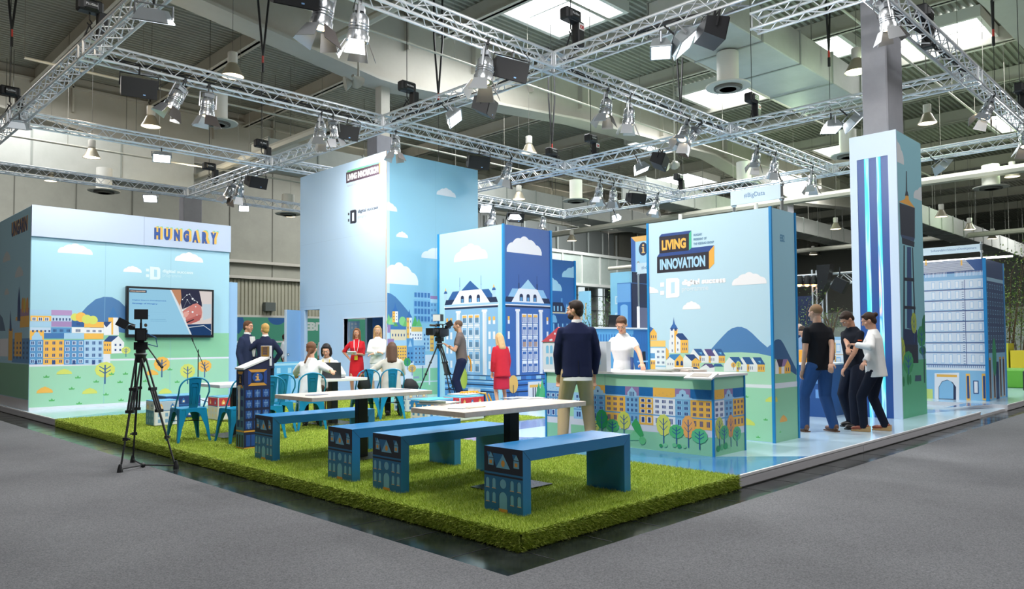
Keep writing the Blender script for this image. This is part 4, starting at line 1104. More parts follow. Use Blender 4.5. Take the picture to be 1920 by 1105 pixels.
u, v = a.uv(757, 790); a.layer(13); a.blob(u, v, .1, .1, '66BE7C')
for (x, y, r, c) in ((885, 808, .05, '2E9A5C'), (915, 808, .06, '7FCB98'), (978, 808, .06, '6CC48C'), (1012, 815, .06, '33A066'), (1048, 815, .05, '7FCB98')): u, v = a.uv(x, y); a.layer(15); a.blob(u, v, r, r * .8, c)
a.layer(2); u = U(240); a.rect(u, V(0), u + .05, V(.3), 'DADCE6'); a.rect(U(498) - .002, PT, U(498) + .002, CZ, '5A7A8A')
b.build('front_mural', ct)
b = MB(); a = Art(b, 'y', Y0); a.clip = (X0 + .013, X1 - .013); a.layer(1); a.rect(X0 + .013, PT, X1 - .013, V(.24), GRN2); a.rect(X0 + .013, V(.24), X1 - .013, V(.36), 'DADCE6')
town(a, [(X0 + .013, X0 + .25, 'EEF0F8', YEL, 2, None, 3, ''), (X0 + .25, X0 + .45, '7FB8E0', PUR, 2, '9CCAEC', 2, 'baroque'), (X0 + .45, X1 - .013, YEL, '1F6FB4', 3, None, 2, '')])
a.crop(1240, 670, 5.26)
for k_, (x, y0, y1, w_, c) in enumerate([(574, 585, 900, 82, 'CBD068'), (620, 670, 870, 90, '55B87A'), (686, 562, 885, 72, 'F0A65C'), (745, 680, 880, 84, '58BC84')]):
    u, v = a.uv(x, y1); v1 = a.uv(x, y0)[1]; a.layer(11 + (k_ % 2) * 3); a.tree(u, v, abs(a.uv(x + w_, y1)[0] - u), v1 - v, c)
for (x, y, r, c) in ((560, 935, .08, '2E9A5C'), (595, 920, .08, '58B47C'), (632, 910, .09, '33A066'), (662, 905, .06, '7FCB98')): u, v = a.uv(x, y); a.layer(15); a.blob(u, v, r, r * .9, c)
b.build('end_mural', ct)
# cut-out house model on the counter
r = thing('house_model', 'white cut-out house with small red roof standing on the left end of the counter', 'display model', (7.68, 5.96, CZ + .032))
b = MB(); b.box(7.68, 7.77, 5.96, 7.07, CZ + .032, 1.45, pr('DDE2EA')); b.build('house_walls', r)
b = MB(); b.prism([(-7.09, 1.45), (-6.46, 1.45), (-6.78, 1.65)], lambda u, v, d: (d, -u, v), 7.67, 7.78, pr('C9505C')); b.build('roof', r)
b = MB(); a = Art(b, 'x', 7.68); a.layer(1); a.crop(1000, 600, 7.891)
for x in (208, 266):
    for y in ((395, 495), (558, 660)):
        u0, v0, u1, v1 = a.box2(x - 21, y[0], x + 21, y[1]); a.rect(u0, v0, u1, v1 - .01, '7FC0E4'); a.ell((u0 + u1) / 2, v1 - .01, (u1 - u0) / 2, .025, '7FC0E4', 0, 180, 10)
for k_ in range(5): a.rect(-6.75 + k_ * .16, 1.15, -6.7 + k_ * .16, 1.38, '7FC0E4')
a.pos = 7.67; a.layer(1)
for (x, y) in ((272, 297), (320, 205), (250, 300)): u, v = a.uv(x, y); a.ell(u, v, .015, .015, 'DDE8F0')
b.build('windows', r)

# ---------- striped pillar
X0, X1, Y0, Y1, TZ = 13.439, 14.765, 4.262, 5.028, 4.995
cl = thing('striped_pillar', 'tall pillar cladding with glowing vertical light strips and a printed water tower', 'display pillar', (X0, Y0, PT))
PB = mat('C6D8EC', .4); DB = mat('1F4C92', .35)
ff = lambda x, y: (lambda p: (p[1], p[2]))(on_x(1560 + x / 9.21, 230 + y / 9.21, X0))
yl, zt = ff(425, 548); yr, _ = ff(958, 452); s0, _ = ff(545, 520); s1, _ = ff(625, 510); s2, _ = ff(755, 485); s3, _ = ff(830, 475)
b = MB(); zt = 4.58
b.box(X0 + .03, X1, Y0 + .01, Y1, PT, TZ, pr('86BCCA')); b.build('pillar_body', cl)
b = MB()
b.box(X0, X0 + .03, yl, Y1, PT, TZ, PB); b.box(X0, X0 + .03, Y0, yr, PT, TZ, PB); b.box(X0, X0 + .03, yr, yl, zt, TZ, PB); b.build('front_frame', cl)
b = MB(); b.box(X0 + .012, X0 + .03, s0, yl, PT, zt, DB); b.box(X0 + .012, X0 + .03, s2, s1, PT, zt, DB); b.box(X0 + .012, X0 + .03, yr, s3, PT, zt, DB); b.build('dark_strips', cl)
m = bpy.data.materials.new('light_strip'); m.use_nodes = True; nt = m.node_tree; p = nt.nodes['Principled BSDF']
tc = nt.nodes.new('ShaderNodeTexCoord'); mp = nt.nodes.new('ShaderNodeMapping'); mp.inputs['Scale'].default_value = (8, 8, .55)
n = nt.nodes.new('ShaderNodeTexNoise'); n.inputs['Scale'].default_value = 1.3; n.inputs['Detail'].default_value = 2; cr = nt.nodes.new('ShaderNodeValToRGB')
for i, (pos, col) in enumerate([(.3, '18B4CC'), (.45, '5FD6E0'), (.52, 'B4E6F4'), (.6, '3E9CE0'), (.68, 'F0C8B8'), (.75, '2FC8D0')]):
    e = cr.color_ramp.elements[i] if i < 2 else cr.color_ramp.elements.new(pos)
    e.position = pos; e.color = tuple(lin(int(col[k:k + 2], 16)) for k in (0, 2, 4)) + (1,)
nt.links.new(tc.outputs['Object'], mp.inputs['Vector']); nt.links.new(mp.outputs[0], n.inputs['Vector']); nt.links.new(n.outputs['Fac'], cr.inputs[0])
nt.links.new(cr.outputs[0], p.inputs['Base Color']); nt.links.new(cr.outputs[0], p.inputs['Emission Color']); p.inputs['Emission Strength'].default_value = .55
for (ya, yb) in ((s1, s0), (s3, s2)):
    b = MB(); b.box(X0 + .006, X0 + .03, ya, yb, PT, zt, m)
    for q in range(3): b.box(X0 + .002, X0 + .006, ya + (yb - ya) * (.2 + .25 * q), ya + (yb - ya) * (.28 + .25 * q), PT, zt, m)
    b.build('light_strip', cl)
b = MB(); a = Art(b, 'y', Y0 + .01); a.clip = (X0 + .03, X1); a.crop(1660, 340, 2.91)
a.layer(1); a.rect(X0 + .03, PT, X1, a.uv(100, 985)[1] + .0, '5CAE84'); a.crop(1620, 720, 6.4); a.rect(X0 + .03, PT, X1, 1.1, '5CAE84')
a.crop(1480, 240, 3.452); a.layer(2); a.pcloud(640, 60, 742, 240, 'CDD2D6', clipl=X0 + .03); a.pcloud(806, 380, 960, 515, 'CDD2D6', clipr=X1 - .002)
TW = '2C3444'; a.layer(3); a.pp([(755, 280), (760, 280), (763, 440), (754, 440)], TW); a.pp([(748, 440), (752, 415), (758, 400), (766, 415), (772, 440)], TW)
a.pp([(710, 478), (748, 460), (752, 438), (770, 440), (774, 465), (812, 518)], 'E2A54C'); a.pp([(712, 485), (812, 518), (812, 712), (720, 690)], TW); a.pp([(720, 690), (812, 712), (806, 735), (728, 712)], '3C5070'); a.pp([(728, 710), (810, 738), (808, 772), (730, 750)], TW)
a.crop(1660, 340, 2.91)
a.pp([(99, 350), (106, 350), (106, 900), (97, 900)], TW); a.pp([(146, 362), (151, 362), (168, 900), (160, 900)], TW); a.pp([(118, 358), (140, 360), (146, 810), (118, 800)], '34507C')
a.pp([(103, 525), (157, 530), (158, 548), (103, 543)], TW); a.pp([(100, 680), (164, 684), (165, 700), (100, 696)], TW); a.layer(4); a.pp([(97, 805), (172, 812), (176, 895), (97, 890)], '28385C'); a.pp([(97, 890), (178, 893), (180, 993), (150, 993), (108, 985)], TW)
a.layer(3)
for (x, y0, y1, w_, c) in [(92, 850, 1060, 40, 'A6B84E'), (158, 715, 880, 30, 'A6B84E'), (200, 788, 950, 46, '3C8E60'), (222, 725, 900, 40, '2F7A56'), (128, 925, 1105, 56, '3E9664'), (205, 900, 965, 40, '3C8E60')]:
    u, v = a.uv(x, y1); v1 = a.uv(x, y0)[1]; ww = abs(a.uv(x + w_, y1)[0] - u); a.layer(5); a.tree(u, v, ww, v1 - v, c)
a.layer(7); a.pp([(163, 1060), (194, 1058), (196, 1090), (160, 1092)], '3E566C'); a.pp([(208, 900), (213, 900), (216, 1100), (211, 1100)], '2A4A54')
a.crop(1560, 700, 9.21)
for (x, y, r) in ((1240, 235, .1), (1315, 210, .12), (1355, 195, .1)): u, v = a.uv(x, y); a.blob(u, v, r, r * 1.7, '2C8254')
b.build('side_mural', cl)

# ---------- white house block at the far right
X0, X1, Y0, Y1, TZ = 18.57, 20.2, 4.18, 6.6, 3.19
wb = thing('house_front_block', 'white many-storeyed house block at the far right beyond the striped pillar', 'display tower', (X0, Y0, 0))
b = MB(); b.box(X0, X1, Y0, Y1, PT, TZ, pr('DCE6F2')); b.build('block_body', wb)
b = MB(); b.box(X0 - .03, X0 + .03, Y0 - .03, Y0 + .03, PT, TZ + .01, mat(EDGE, .4)); b.build('edge_strip', wb); b = MB(); b.box(X1 - .02, X1 + .02, Y0 - .02, Y0 + .02, PT, TZ, mat('5E9FD4', .4)); b.build('edge_strip', wb)
b = MB(); a = Art(b, 'x', X0); a.crop(1720, 440, 3.25); L_, R2 = -Y1, -Y0 - .03
vz = lambda y: a.uv(250, y)[1]
a.layer(1); a.rect(L_, PT, R2, vz(828), '8CC0E2'); a.rect(L_, vz(275), R2, vz(235), '8CB8DC'); a.rect(L_, vz(235), R2, TZ, '3A5A90'); a.layer(2); a.poly([(L_, vz(232)), (a.uv(350, 215)[0], a.uv(350, 215)[1]), a.uv(290, 152), (L_, TZ)], 'C9CCD8')
a.layer(3)
for i in range(13): v = vz(232) + i * .022; a.rect(L_, v, a.uv(345 - i * 4, 210)[0], v + .006, '2C3C66')
for x in (268, 52): a.pr_(x - 4, 155, x + 6, 188, YEL)
a.wins(*a.box2(45, 236, 180, 260), 16, 1, 'F0F2F8', .4, .8); a.wins(*a.box2(225, 226, 400, 250), 20, 1, 'F0F2F8', .4, .8)
rows = [275, 335, 400, 465, 530, 595, 660, 720, 795]
for i in range(8):
    v0, v1 = vz(rows[i + 1] - 6), vz(rows[i] + 6)
    a.layer(2); a.rect(L_, v0 - .035, R2, v0 - .012, '5C6C98'); a.layer(3); a.rect(L_, v0 - .012, R2, v0, '93BCE0')
    u0 = a.uv(75, 400)[0]; u1 = a.uv(268, 400)[0]; a.wins(u0, v0, u1, v1, 4, 1, '9CC6EA', .52, .9); a.layer(4); a.wins(u0, v0, u1, v1, 4, 1, 'EEF2F8', .4, .8)
    u0 = a.uv(305, 400)[0]; u1 = a.uv(408, 400)[0]; a.layer(3); a.wins(u0, v0, u1, v1, 2, 1, '9CC6EA', .52, .8); a.layer(4); a.wins(u0, v0, u1, v1, 2, 1, 'EEF2F8', .4, .7)
    for t in range(4): v = v0 + (v1 - v0) * t / 4; a.layer(3); a.rect(a.uv(272, 400)[0], v, a.uv(284, 400)[0], v + .012, '44588C')
a.layer(5); u = a.uv(291, 500)[0]; a.rect(u, vz(795), u + .012, vz(278), '44588C')
a.layer(3); a.rect(L_, vz(828), R2, vz(818), 'F0F2F6'); a.wins(*a.box2(60, 795, 410, 815), 30, 1, '4C7CB4', .4, .9)
a.layer(4); a.pp([(105, 1008), (105, 845), (255, 842), (255, 1010)], WHT); a.layer(5); a.pp([(130, 1005), (130, 930), (150, 895), (182, 885), (215, 900), (236, 930), (236, 1008)], NAVY); a.layer(6); a.pp([(133, 1000), (133, 930), (152, 898), (182, 888), (205, 896), (220, 915), (220, 1003)], '8CC0E2'); a.pr_(118, 852, 242, 870, YEL)
for x in (295, 393):
    a.layer(4); a.pr_(x, 848, x + 30, 1012, YEL); a.layer(5); a.pr_(x + 6, 862, x + 24, 1000, '24477F')
a.layer(4); a.pr_(340, 890, 375, 972, DKB); a.layer(5); a.pr_(346, 896, 369, 966, WHT); a.layer(4); a.rect(L_ + .0, PT, a.uv(95, 1000)[0], .34, 'CFDD7C')
b.build('front_print', wb)
b = MB(); a = Art(b, 'y', Y0); a.layer(1); a.rect(X0 + .03, 1.15, X1, TZ, '46587C'); a.rect(X0 + .03, PT, X1, 1.15, '8CC0E2'); a.rect(X0 + .03, 2.72, X1, 2.8, '9CC4DC')
a.layer(2); a.wins(X0 + .1, 1.2, X1 - .05, 2.7, 7, 8, '86B4D6', .5, .55); a.layer(3); a.wins(X0 + .1, 1.2, X1 - .05, 2.7, 7, 8, '2C3C5C', .3, .4)
a.layer(2)
for x in (.15, .5, 1.05, 1.35): a.rect(X0 + x, PT + .03, X0 + x + .16, 1.05, 'D8A860'); a.layer(3); a.rect(X0 + x + .03, PT + .05, X0 + x + .13, 1.0, '1F2C4E'); a.layer(2)
a.rect(X0 + .72, PT, X0 + .98, .95, '24406C'); a.layer(5); a.ell(X0 + .62, 1.05, .17, .42, '3C9C70'); a.rect(X0 + .61, .6, X0 + .63, 1.1, '2B5C94')
b.build('side_print', wb)
signboard('topic_sign', 19.0, 4.35, 6.05, 3.39, 3.56, 'Software&ArchitectureDevelopement', 'long pale Software & Architecture sign above the white house block', (.42, .96), ((4.33, 3.19),))
for i, (y0, y1, z) in enumerate(((4.1, 6.4, 3.27), (3.9, 5.5, 3.31))):
    b = MB(); b.tube((19.3 + i * .5, y0, z), (19.3 + i * .5, y1, z), .022, mat('FFFFFF', .4, emit=4.0, name='tube_glow'), n=8)
    tag(b.build('tube_light', loc=(19.3, y0, z)), 'bright tube light lying on top of the white house block' if i == 0 else 'second tube light just behind the topic sign', 'lamp')
# ================================================================== lighting rig
ALU = mat('E4E8ED', .32, .55); ALUL = mat('E0E4E9', .35, .5); BLK = mat('17181B', .5); BLK2 = mat('0E0F11', .35); GREYM = mat('9EA1A5', .35, .7)
RZT = 6.5; HA = .13
def zig(p, q, a, b_, n):
    """zigzag between two parallel chords offset a and b_"""
    pts = []
    for i in range(n + 1):
        c = Vector(p).lerp(Vector(q), i / n); pts.append(c + (a if i % 2 == 0 else b_))
    return pts
def truss(axis, x0, x1, other, label, z=RZT, group=None):
    L = x1 - x0
    if axis == 'x': P, Q = Vector((x0, other, z)), Vector((x1, other, z)); s1 = Vector((0, 1, 0))
    else: P, Q = Vector((other, x0, z)), Vector((other, x1, z)); s1 = Vector((1, 0, 0))
    up = Vector((0, 0, 1)); r = thing('lattice_truss', label, 'truss', P, group)
    cs = [s1 * a + up * c for a, c in ((-HA, -HA), (HA, -HA), (HA, HA), (-HA, HA))]
    for c in cs:
        b = MB(); b.tube(P + c, Q + c, .025, ALU, n=8); b.build('chord', r, True)
    n = max(2, int(L / .24)); n += n % 2
    for k in range(4):
        b = MB(); b.path(zig(P, Q, cs[k], cs[(k + 1) % 4], n), .0115, ALUL, 5); b.build('lacing', r)
    for e in (P, Q):
        for j in (.03, ):
            o = e + (Q - P).normalized() * (j if e is P else -j)
            b = MB(); b.path([o + c for c in cs], .014, ALUL, 5, closed=True); b.build('end_frame', r)
    return r
gx = [3.9, 10.05, 16.35, 22.4]; gy = [3.8, 8.95, 14.15, 19.4, 25.2]
g = .15
for (ax, i0, i1, o, lab) in [
    ('x', 11.2, gx[2] - g, gy[0], 'aluminium truss running over the striped pillar at the top right'),
    ('x', gx[2] + g, gx[3] - g, gy[0], 'aluminium truss descending to the right edge beyond the striped pillar'),
    ('x', gx[3] + g, 28.5, gy[0], 'last stretch of aluminium truss at the far right edge'),
    ('x', gx[0] + g, gx[1] - g, gy[1], 'aluminium truss leaving the top of the picture left of centre'),
    ('x', gx[1] + g, gx[2] - g, gy[1], 'aluminium truss right of centre carrying two pairs of barn-door lamps'),
    ('x', gx[2] + g, gx[3] - g, gy[1], 'aluminium truss ending just left of the striped pillar'),
    ('x', gx[0] + g, gx[1] - g, gy[2], 'aluminium truss over the stage carrying a black speaker and a lamp pair'),
    ('x', gx[1] + g, gx[2] - g, gy[2], 'aluminium truss crossing in front of the top of the blue tower'),
    ('x', gx[2] + g, gx[3] - g, gy[2], 'aluminium truss above the navy block ending over the hashtag sign'),
    ('x', gx[0] + g, gx[1] - g, gy[3], 'aluminium truss above the stage wall, second of three from the front'),
    ('x', gx[1] + g, gx[2] - g, gy[3], 'aluminium truss half hidden behind the blue tower'),
    ('x', gx[2] + g, gx[3] - g, gy[3], 'farthest aluminium truss right of the blue tower'),
    ('x', -2.5, gx[0] - g, gy[4], 'farthest aluminium truss at the left picture edge'),
    ('x', gx[0] + g, gx[1] - g, gy[4], 'lowest-looking aluminium truss just above the stage wall'),
    ('x', gx[1] + g, gx[2] - g, gy[4], 'far aluminium truss running in behind the left side of the blue tower'),
    ('y', gy[1] + g, gy[2] - g, gx[0], 'big near aluminium truss slanting up to the top edge at the left'),
    ('y', gy[2] + g, gy[3] - g, gx[0], 'near aluminium truss slanting down to the left picture edge'),
    ('y', gy[3] + g, gy[4] - g, gx[0], 'aluminium truss past the left corner of the rig'),
    ('y', gy[0] + g, gy[1] - g, gx[1], 'aluminium truss rising to the top edge right of centre, with cables inside'),
    ('y', gy[1] + g, gy[2] - g, gx[1], 'aluminium truss from the tower top up to the centre crossing'),
    ('y', gy[2] + g, gy[3] - g, gx[1], 'aluminium truss just left of the tower top'),
    ('y', gy[3] + g, gy[4] - g, gx[1], 'aluminium truss over the gap between stage wall and tower'),
    ('y', gy[0] + g, gy[1] - g, gx[2], 'aluminium truss passing behind the grey pillar at the right'),
    ('y', gy[1] + g, gy[2] - g, gx[2], 'aluminium truss above the navy block joining two crossings'),
    ('y', gy[2] + g, gy[3] - g, gx[2], 'aluminium truss just right of the blue tower top'),
    ('y', gy[0] + g, gy[1] - g, gx[3], 'aluminium truss right of the striped pillar above the white house block'),
    ('y', gy[1] + g, gy[2] - g, gx[3], 'aluminium truss running behind the hashtag sign'),
    ('y', gy[2] + g, gy[3] - g, gx[3], 'faint far aluminium truss above the palace block')]:
    truss(ax, i0, i1, o, lab)
truss('y', 3.98, 5.85, 11.62, 'short aluminium truss stub with a free end at the top right', 6.74)
truss('x', -4, 3.4, 19.6, 'thin distant truss high up in the top left corner', 9.0)
truss('y', 14.2, 19.4, .9, 'truss fragment in the very top left corner', 9.1)
where = {(0, 1): 0, (0, 2): 1, (0, 3): 1, (0, 4): 0, (1, 0): 0, (1, 1): 1, (1, 2): 1, (1, 3): 1, (1, 4): 1, (2, 0): 1, (2, 1): 1, (2, 2): 1, (2, 3): 1, (3, 0): 1, (3, 1): 1, (3, 2): 1, (3, 3): 1}
for (i, j), vis in where.items():
    if not vis: continue
    c = Vector((gx[i], gy[j], RZT)); r = thing('truss_corner', 'boxy aluminium corner joint where trusses of the lighting grid meet', 'truss joint', c, 'corner joints of the lighting grid')
    S = [Vector((a * HA, b_ * HA, d * HA)) for a in (-1, 1) for b_ in (-1, 1) for d in (-1, 1)]
    b = MB()
    for p in range(8):
        for q in range(p + 1, 8):
            if (S[p] - S[q]).length < HA * 2.1: b.tube(c + S[p], c + S[q], .026, ALU, n=6)
    b.build('corner_frame', r, True)
    b = MB()
    for e in (-1, 1):
        for d in ((1, 0), (0, 1)):
            o = Vector((d[0] * .02, d[1] * .02, 0))
            b.tube(c + Vector((d[1] * HA * e + d[0] * -HA, d[0] * HA * e - d[1] * HA, -HA)), c + Vector((d[1] * HA * e + d[0] * HA, d[0] * HA * e + d[1] * HA, HA)), .009, ALUL, n=5)
    b.build('corner_brace', r)
# cable bundles lying in the trusses
def bundle(ax, i0, i1, o, lab, z=RZT - .06):
    b = MB()
    for k in range(5):
        n = int((i1 - i0) / .35); pts = []
        ph = random.random() * 9
        for i in range(n + 1):
            t = i0 + (i1 - i0) * i / n; d = .05 * math.sin(i * 1.3 + ph) + (k - 2) * .02; h = .04 * math.sin(i * .8 + ph * 2) + k * .012
            pts.append((t, o + d, z + h) if ax == 'x' else (o + d, t, z + h))
        b.path(pts, .011, BLK, 5)
    tag(b.build('cable_bundle', loc=(i0, o, z) if ax == 'x' else (o, i0, z)), lab, 'cables')
bundle('x', 4.2, 9.8, gy[2], 'black cables lying inside the truss over the stage')
bundle('x', 10.3, 16.1, gy[1], 'black cables inside the truss right of the centre crossing')
bundle('y', 4.0, 8.7, gx[1], 'thick black cables in the truss rising to the top edge')
bundle('x', 11.3, 16.1, gy[0], 'black cables in the truss over the striped pillar')
bundle('y', 9.2, 13.9, gx[1], 'black cables in the truss between tower top and centre crossing')

# ---------- lamps
GLW1 = mat('FFE2B0', .3, emit=14, name='lamp_glow'); DOOR = mat('B9BBBF', .35, .75); BODY = mat('C4C7CB', .25, .85)
def barn(name='barn_door_spotlight', lit=1):
    r = thing(name, 'x', 'spotlight')
    b = MB(); b.tube((0, 0, 0), (0, 0, -.1), .012, BLK, n=6); b.box(-.03, .03, -.02, .02, -.02, .05, BLK); b.build('clamp', r)
    b = MB(); b.path([(-.15, 0, -.36), (-.15, 0, -.12), (-.08, 0, -.1), (.08, 0, -.1), (.15, 0, -.12), (.15, 0, -.36)], .014, GREYM, 6); b.build('yoke', r)
    b = MB(); b.lathe([(.0, .16), (.07, .16), (.1, .13), (.11, .05), (.11, -.06), (.125, -.08), (.125, -.15), (.105, -.15)], (0, 0, -.36), BODY, 16)
    for i in range(3): b.lathe([(.114, .04 - i * .03), (.118, .035 - i * .03), (.114, .03 - i * .03)], (0, 0, -.36), BODY, 16, open_=True)
    bo = b.build('lamp_body', r, True)
    b = MB(); b.box(-.09, .09, -.05, .05, -.19, -.13, mat('8E9297', .4, .6)); b.build('ballast_box', r)
    b = MB(); b.lathe([(.1, -.145), (.06, -.155), (0.001, -.16)], (0, 0, -.36), GLW1 if lit else mat('F2E8D8', .2, emit=2.5, name='lamp_soft'), 16); b.build('lens', bo, True)
    for k in range(4):
        R = RZ(k * math.pi / 2); b = MB(); w0, w1 = (.1, .15) if k % 2 == 0 else (.085, .12)
        P = [Vector((-w0, .125, -.51)), Vector((w0, .125, -.51)), Vector((w1, .21, -.69)), Vector((-w1, .21, -.69))]
        P = [R @ p for p in P]; nn = (P[1] - P[0]).cross(P[2] - P[0]).normalized() * .003
        b.add([p + nn for p in P] + [p - nn for p in P], [(0, 1, 2, 3), (7, 6, 5, 4), (0, 4, 5, 1), (1, 5, 6, 2), (2, 6, 7, 3), (3, 7, 4, 0)], DOOR if k != 2 else mat('4A4442', .5, .3)); b.build('barn_door', r)
    b = MB(); b.path([(.1, .03, -.2), (.17, .06, -.28), (.16, .1, -.12), (.06, .05, .05)], .006, BLK, 5); b.build('cable', r)
    return r
def at_truss(ax, pos, px, py=200):
    return on_y(px, py, pos)[0] if ax == 'x' else on_x(px, py, pos)[1]
def place(proto, first, ax, pos, px, tiltx, tilty, rz, lab, z=None, sc_=1, drop=0, py=200, off=0):
    t_ = at_truss(ax, pos, px, py); z = RZT - HA - .03 if z is None else z
    off = -HA; loc = (t_, pos + off, z - drop) if ax == 'x' else (pos + off, t_, z - drop)
    if first[0]: o = proto; first[0] = False; o.location = loc; o.rotation_euler = (tiltx, tilty, rz)
    else: o = dup(proto, loc, rot=(tiltx, tilty, rz))
    o['label'] = lab; o.scale = (sc_,) * 3
    return o
BD = barn(); fb = [True]
for q in [('x', gy[1], 607, .15, .1, .4, 'left one of the big barn-door spotlight pair at the top centre', 1.25),
          ('x', gy[1], 668, .1, -.15, .9, 'right one of the big barn-door spotlight pair at the top centre', 1.25),
          ('x', gy[2], 341, .35, .25, .5, 'left barn-door spotlight of the pair over the stage wall', 1.1),
          ('x', gy[2], 386, .1, .0, .1, 'right barn-door spotlight of the pair over the stage wall', 1.1),
          ('x', gy[2], 597, .05, .1, .9, 'barn-door spotlight just left of the small black speaker near the tower', 1.1),
          ('x', gy[2], 618, -.5, -.2, 2.0, 'small bluish-lit barn-door spotlight beside the speaker near the tower', .9),
          ('x', gy[2], 736, .0, .05, .3, 'barn-door spotlight hanging before the top corner of the blue tower', 1.0),
          ('x', gy[1], 905, .1, .1, .6, 'big barn-door spotlight beside the black speaker at the top centre', 1.3),
          ('x', gy[1], 1131, .1, .12, .3, 'left barn-door spotlight of the pair right of the centre crossing', 1.05),
          ('x', gy[1], 1172, .1, -.15, .5, 'right barn-door spotlight of the pair right of the centre crossing', 1.05),
          ('x', gy[2], 951, .2, -.3, 1.2, 'barn-door spotlight on the truss right of the tower', 1.1),
          ('x', gy[1], 1282, .2, .5, .4, 'left barn-door spotlight in the cluster left of the far crossing', 1.1),
          ('x', gy[1], 1303, .5, -.5, 1.4, 'right barn-door spotlight in the cluster left of the far crossing', 1.1),
          ('x', gy[1], 1411, .15, .25, .4, 'left barn-door spotlight of the pair above the hashtag sign', 1.0),
          ('x', gy[1], 1444, .1, -.25, .6, 'right barn-door spotlight of the pair above the hashtag sign', 1.0),
          ('x', gy[1], 1513, .05, .05, .2, 'barn-door spotlight right beside the hashtag sign', 1.1),
          ('x', gy[0], 1642, -.2, -.1, .7, 'barn-door spotlight hanging in front of the grey pillar at the top right', .95),
          ('x', gy[0], 1850, .4, .35, .3, 'barn-door spotlight on the right truss above the pendant lamps', 1.0),
          ('x', gy[0], 1908, .1, .2, .6, 'barn-door spotlight at the right picture edge', 1.1),
          ('x', gy[2], 1118, .1, .1, .4, 'left far barn-door spotlight above the sign block', 1.1),
          ('x', gy[2], 1143, .1, -.2, .4, 'right far barn-door spotlight above the sign block', 1.1),
          ('x', gy[2], 1226, .2, .1, .4, 'far barn-door spotlight above the left end of the sign block', 1.1),
          ('y', gx[1], 448, .3, .2, .4, 'left barn-door spotlight over the gap between stage and tower', 1.1),
          ('y', gx[1], 462, .1, -.5, 1.2, 'right barn-door spotlight over the gap between stage and tower', 1.1),
          ('x', gy[3], 920, .1, .1, .6, 'small far barn-door spotlight beside the bright lamp at the tower edge', 1.1),
          ('x', gy[3], 1014, .1, .1, .2, 'small far barn-door spotlight over the navy palace face', 1.1)]:
    ax, pos, px, tx, ty, rz, lab, s_ = q
    place(BD, fb, ax, pos, px, tx, ty, rz, lab, sc_=s_)
# ---------- loudspeakers
def speaker():
    r = thing('hanging_loudspeaker', 'x', 'loudspeaker')
    b = MB(); b.prism([(-.16, -.17), (.16, -.12), (.16, .12), (-.16, .17)], lambda u, v, d: (d, u, v - .3), -.29, .29, mat('1B1C20', .55, bump=.2, bscale=200)); bo = b.build('cabinet', r)
    b = MB(); b.box(-.28, .28, -.175, -.163, -.46, -.14, mat('121316', .7, bump=.5, bscale=300)); b.build('grille', bo)
    b = MB(); b.box(.06, .1, -.18, -.175, -.42, -.4, mat('7FA8D8', .4)); b.build('badge', bo)
    b = MB(); b.path([(-.31, 0, -.3), (-.31, 0, -.08), (.31, 0, -.08), (.31, 0, -.3)], .014, BLK, 6); b.build('bracket', r)
    b = MB(); b.tube((0, 0, -.08), (0, 0, .06), .018, BLK, n=6); b.build('clamp', r)
    b = MB(); b.path([(.2, .1, -.16), (.36, .1, -.3), (.34, .1, -.02), (.2, .05, .06)], .007, BLK, 5); b.build('cable', r)
    return r
SP = speaker(); fs_ = [True]
for q in [('x', gy[2], 256, .35, 0, -.25, 'black loudspeaker under the left end of the truss over the stage', 1),
          ('x', gy[2], 646, .3, .1, -.4, 'black loudspeaker just left of the grey column behind the tower', .9),
          ('x', gy[1], 952, .25, .15, -.5, 'black loudspeaker beside the big spotlight left of the centre crossing', 1),
          ('y', gx[1], 925, .3, -.1, .55, 'black loudspeaker below the truss left of the centre crossing', 1),
          ('x', gy[2], 892, .3, .05, -.5, 'black loudspeaker at the top right corner of the blue tower', .95),
          ('y', gx[1], 492, .3, .0, .1, 'black loudspeaker just left of the tower top', .95),
          ('y', gx[1], 1352, .2, -.1, .8, 'large black loudspeaker at the top edge right of centre', 1),
          ('y', gx[2], 1247, .3, .1, .4, 'black loudspeaker left of the spotlight cluster', 1),
          ('x', gy[2], 1187, .3, .0, -.3, 'far black loudspeaker between two far spotlight pairs', 1),
          ('x', gy[3], 962, .3, .0, -.3, 'far black loudspeaker right of the bright lamp by the tower', 1),
          ('x', gy[1], 545, .3, .0, -.3, 'black loudspeaker cut by the top picture edge', 1)]:
    ax, pos, px, tx, ty, rz, lab, s_ = q
    place(SP, fs_, ax, pos, px, tx, ty, rz, lab, sc_=s_)
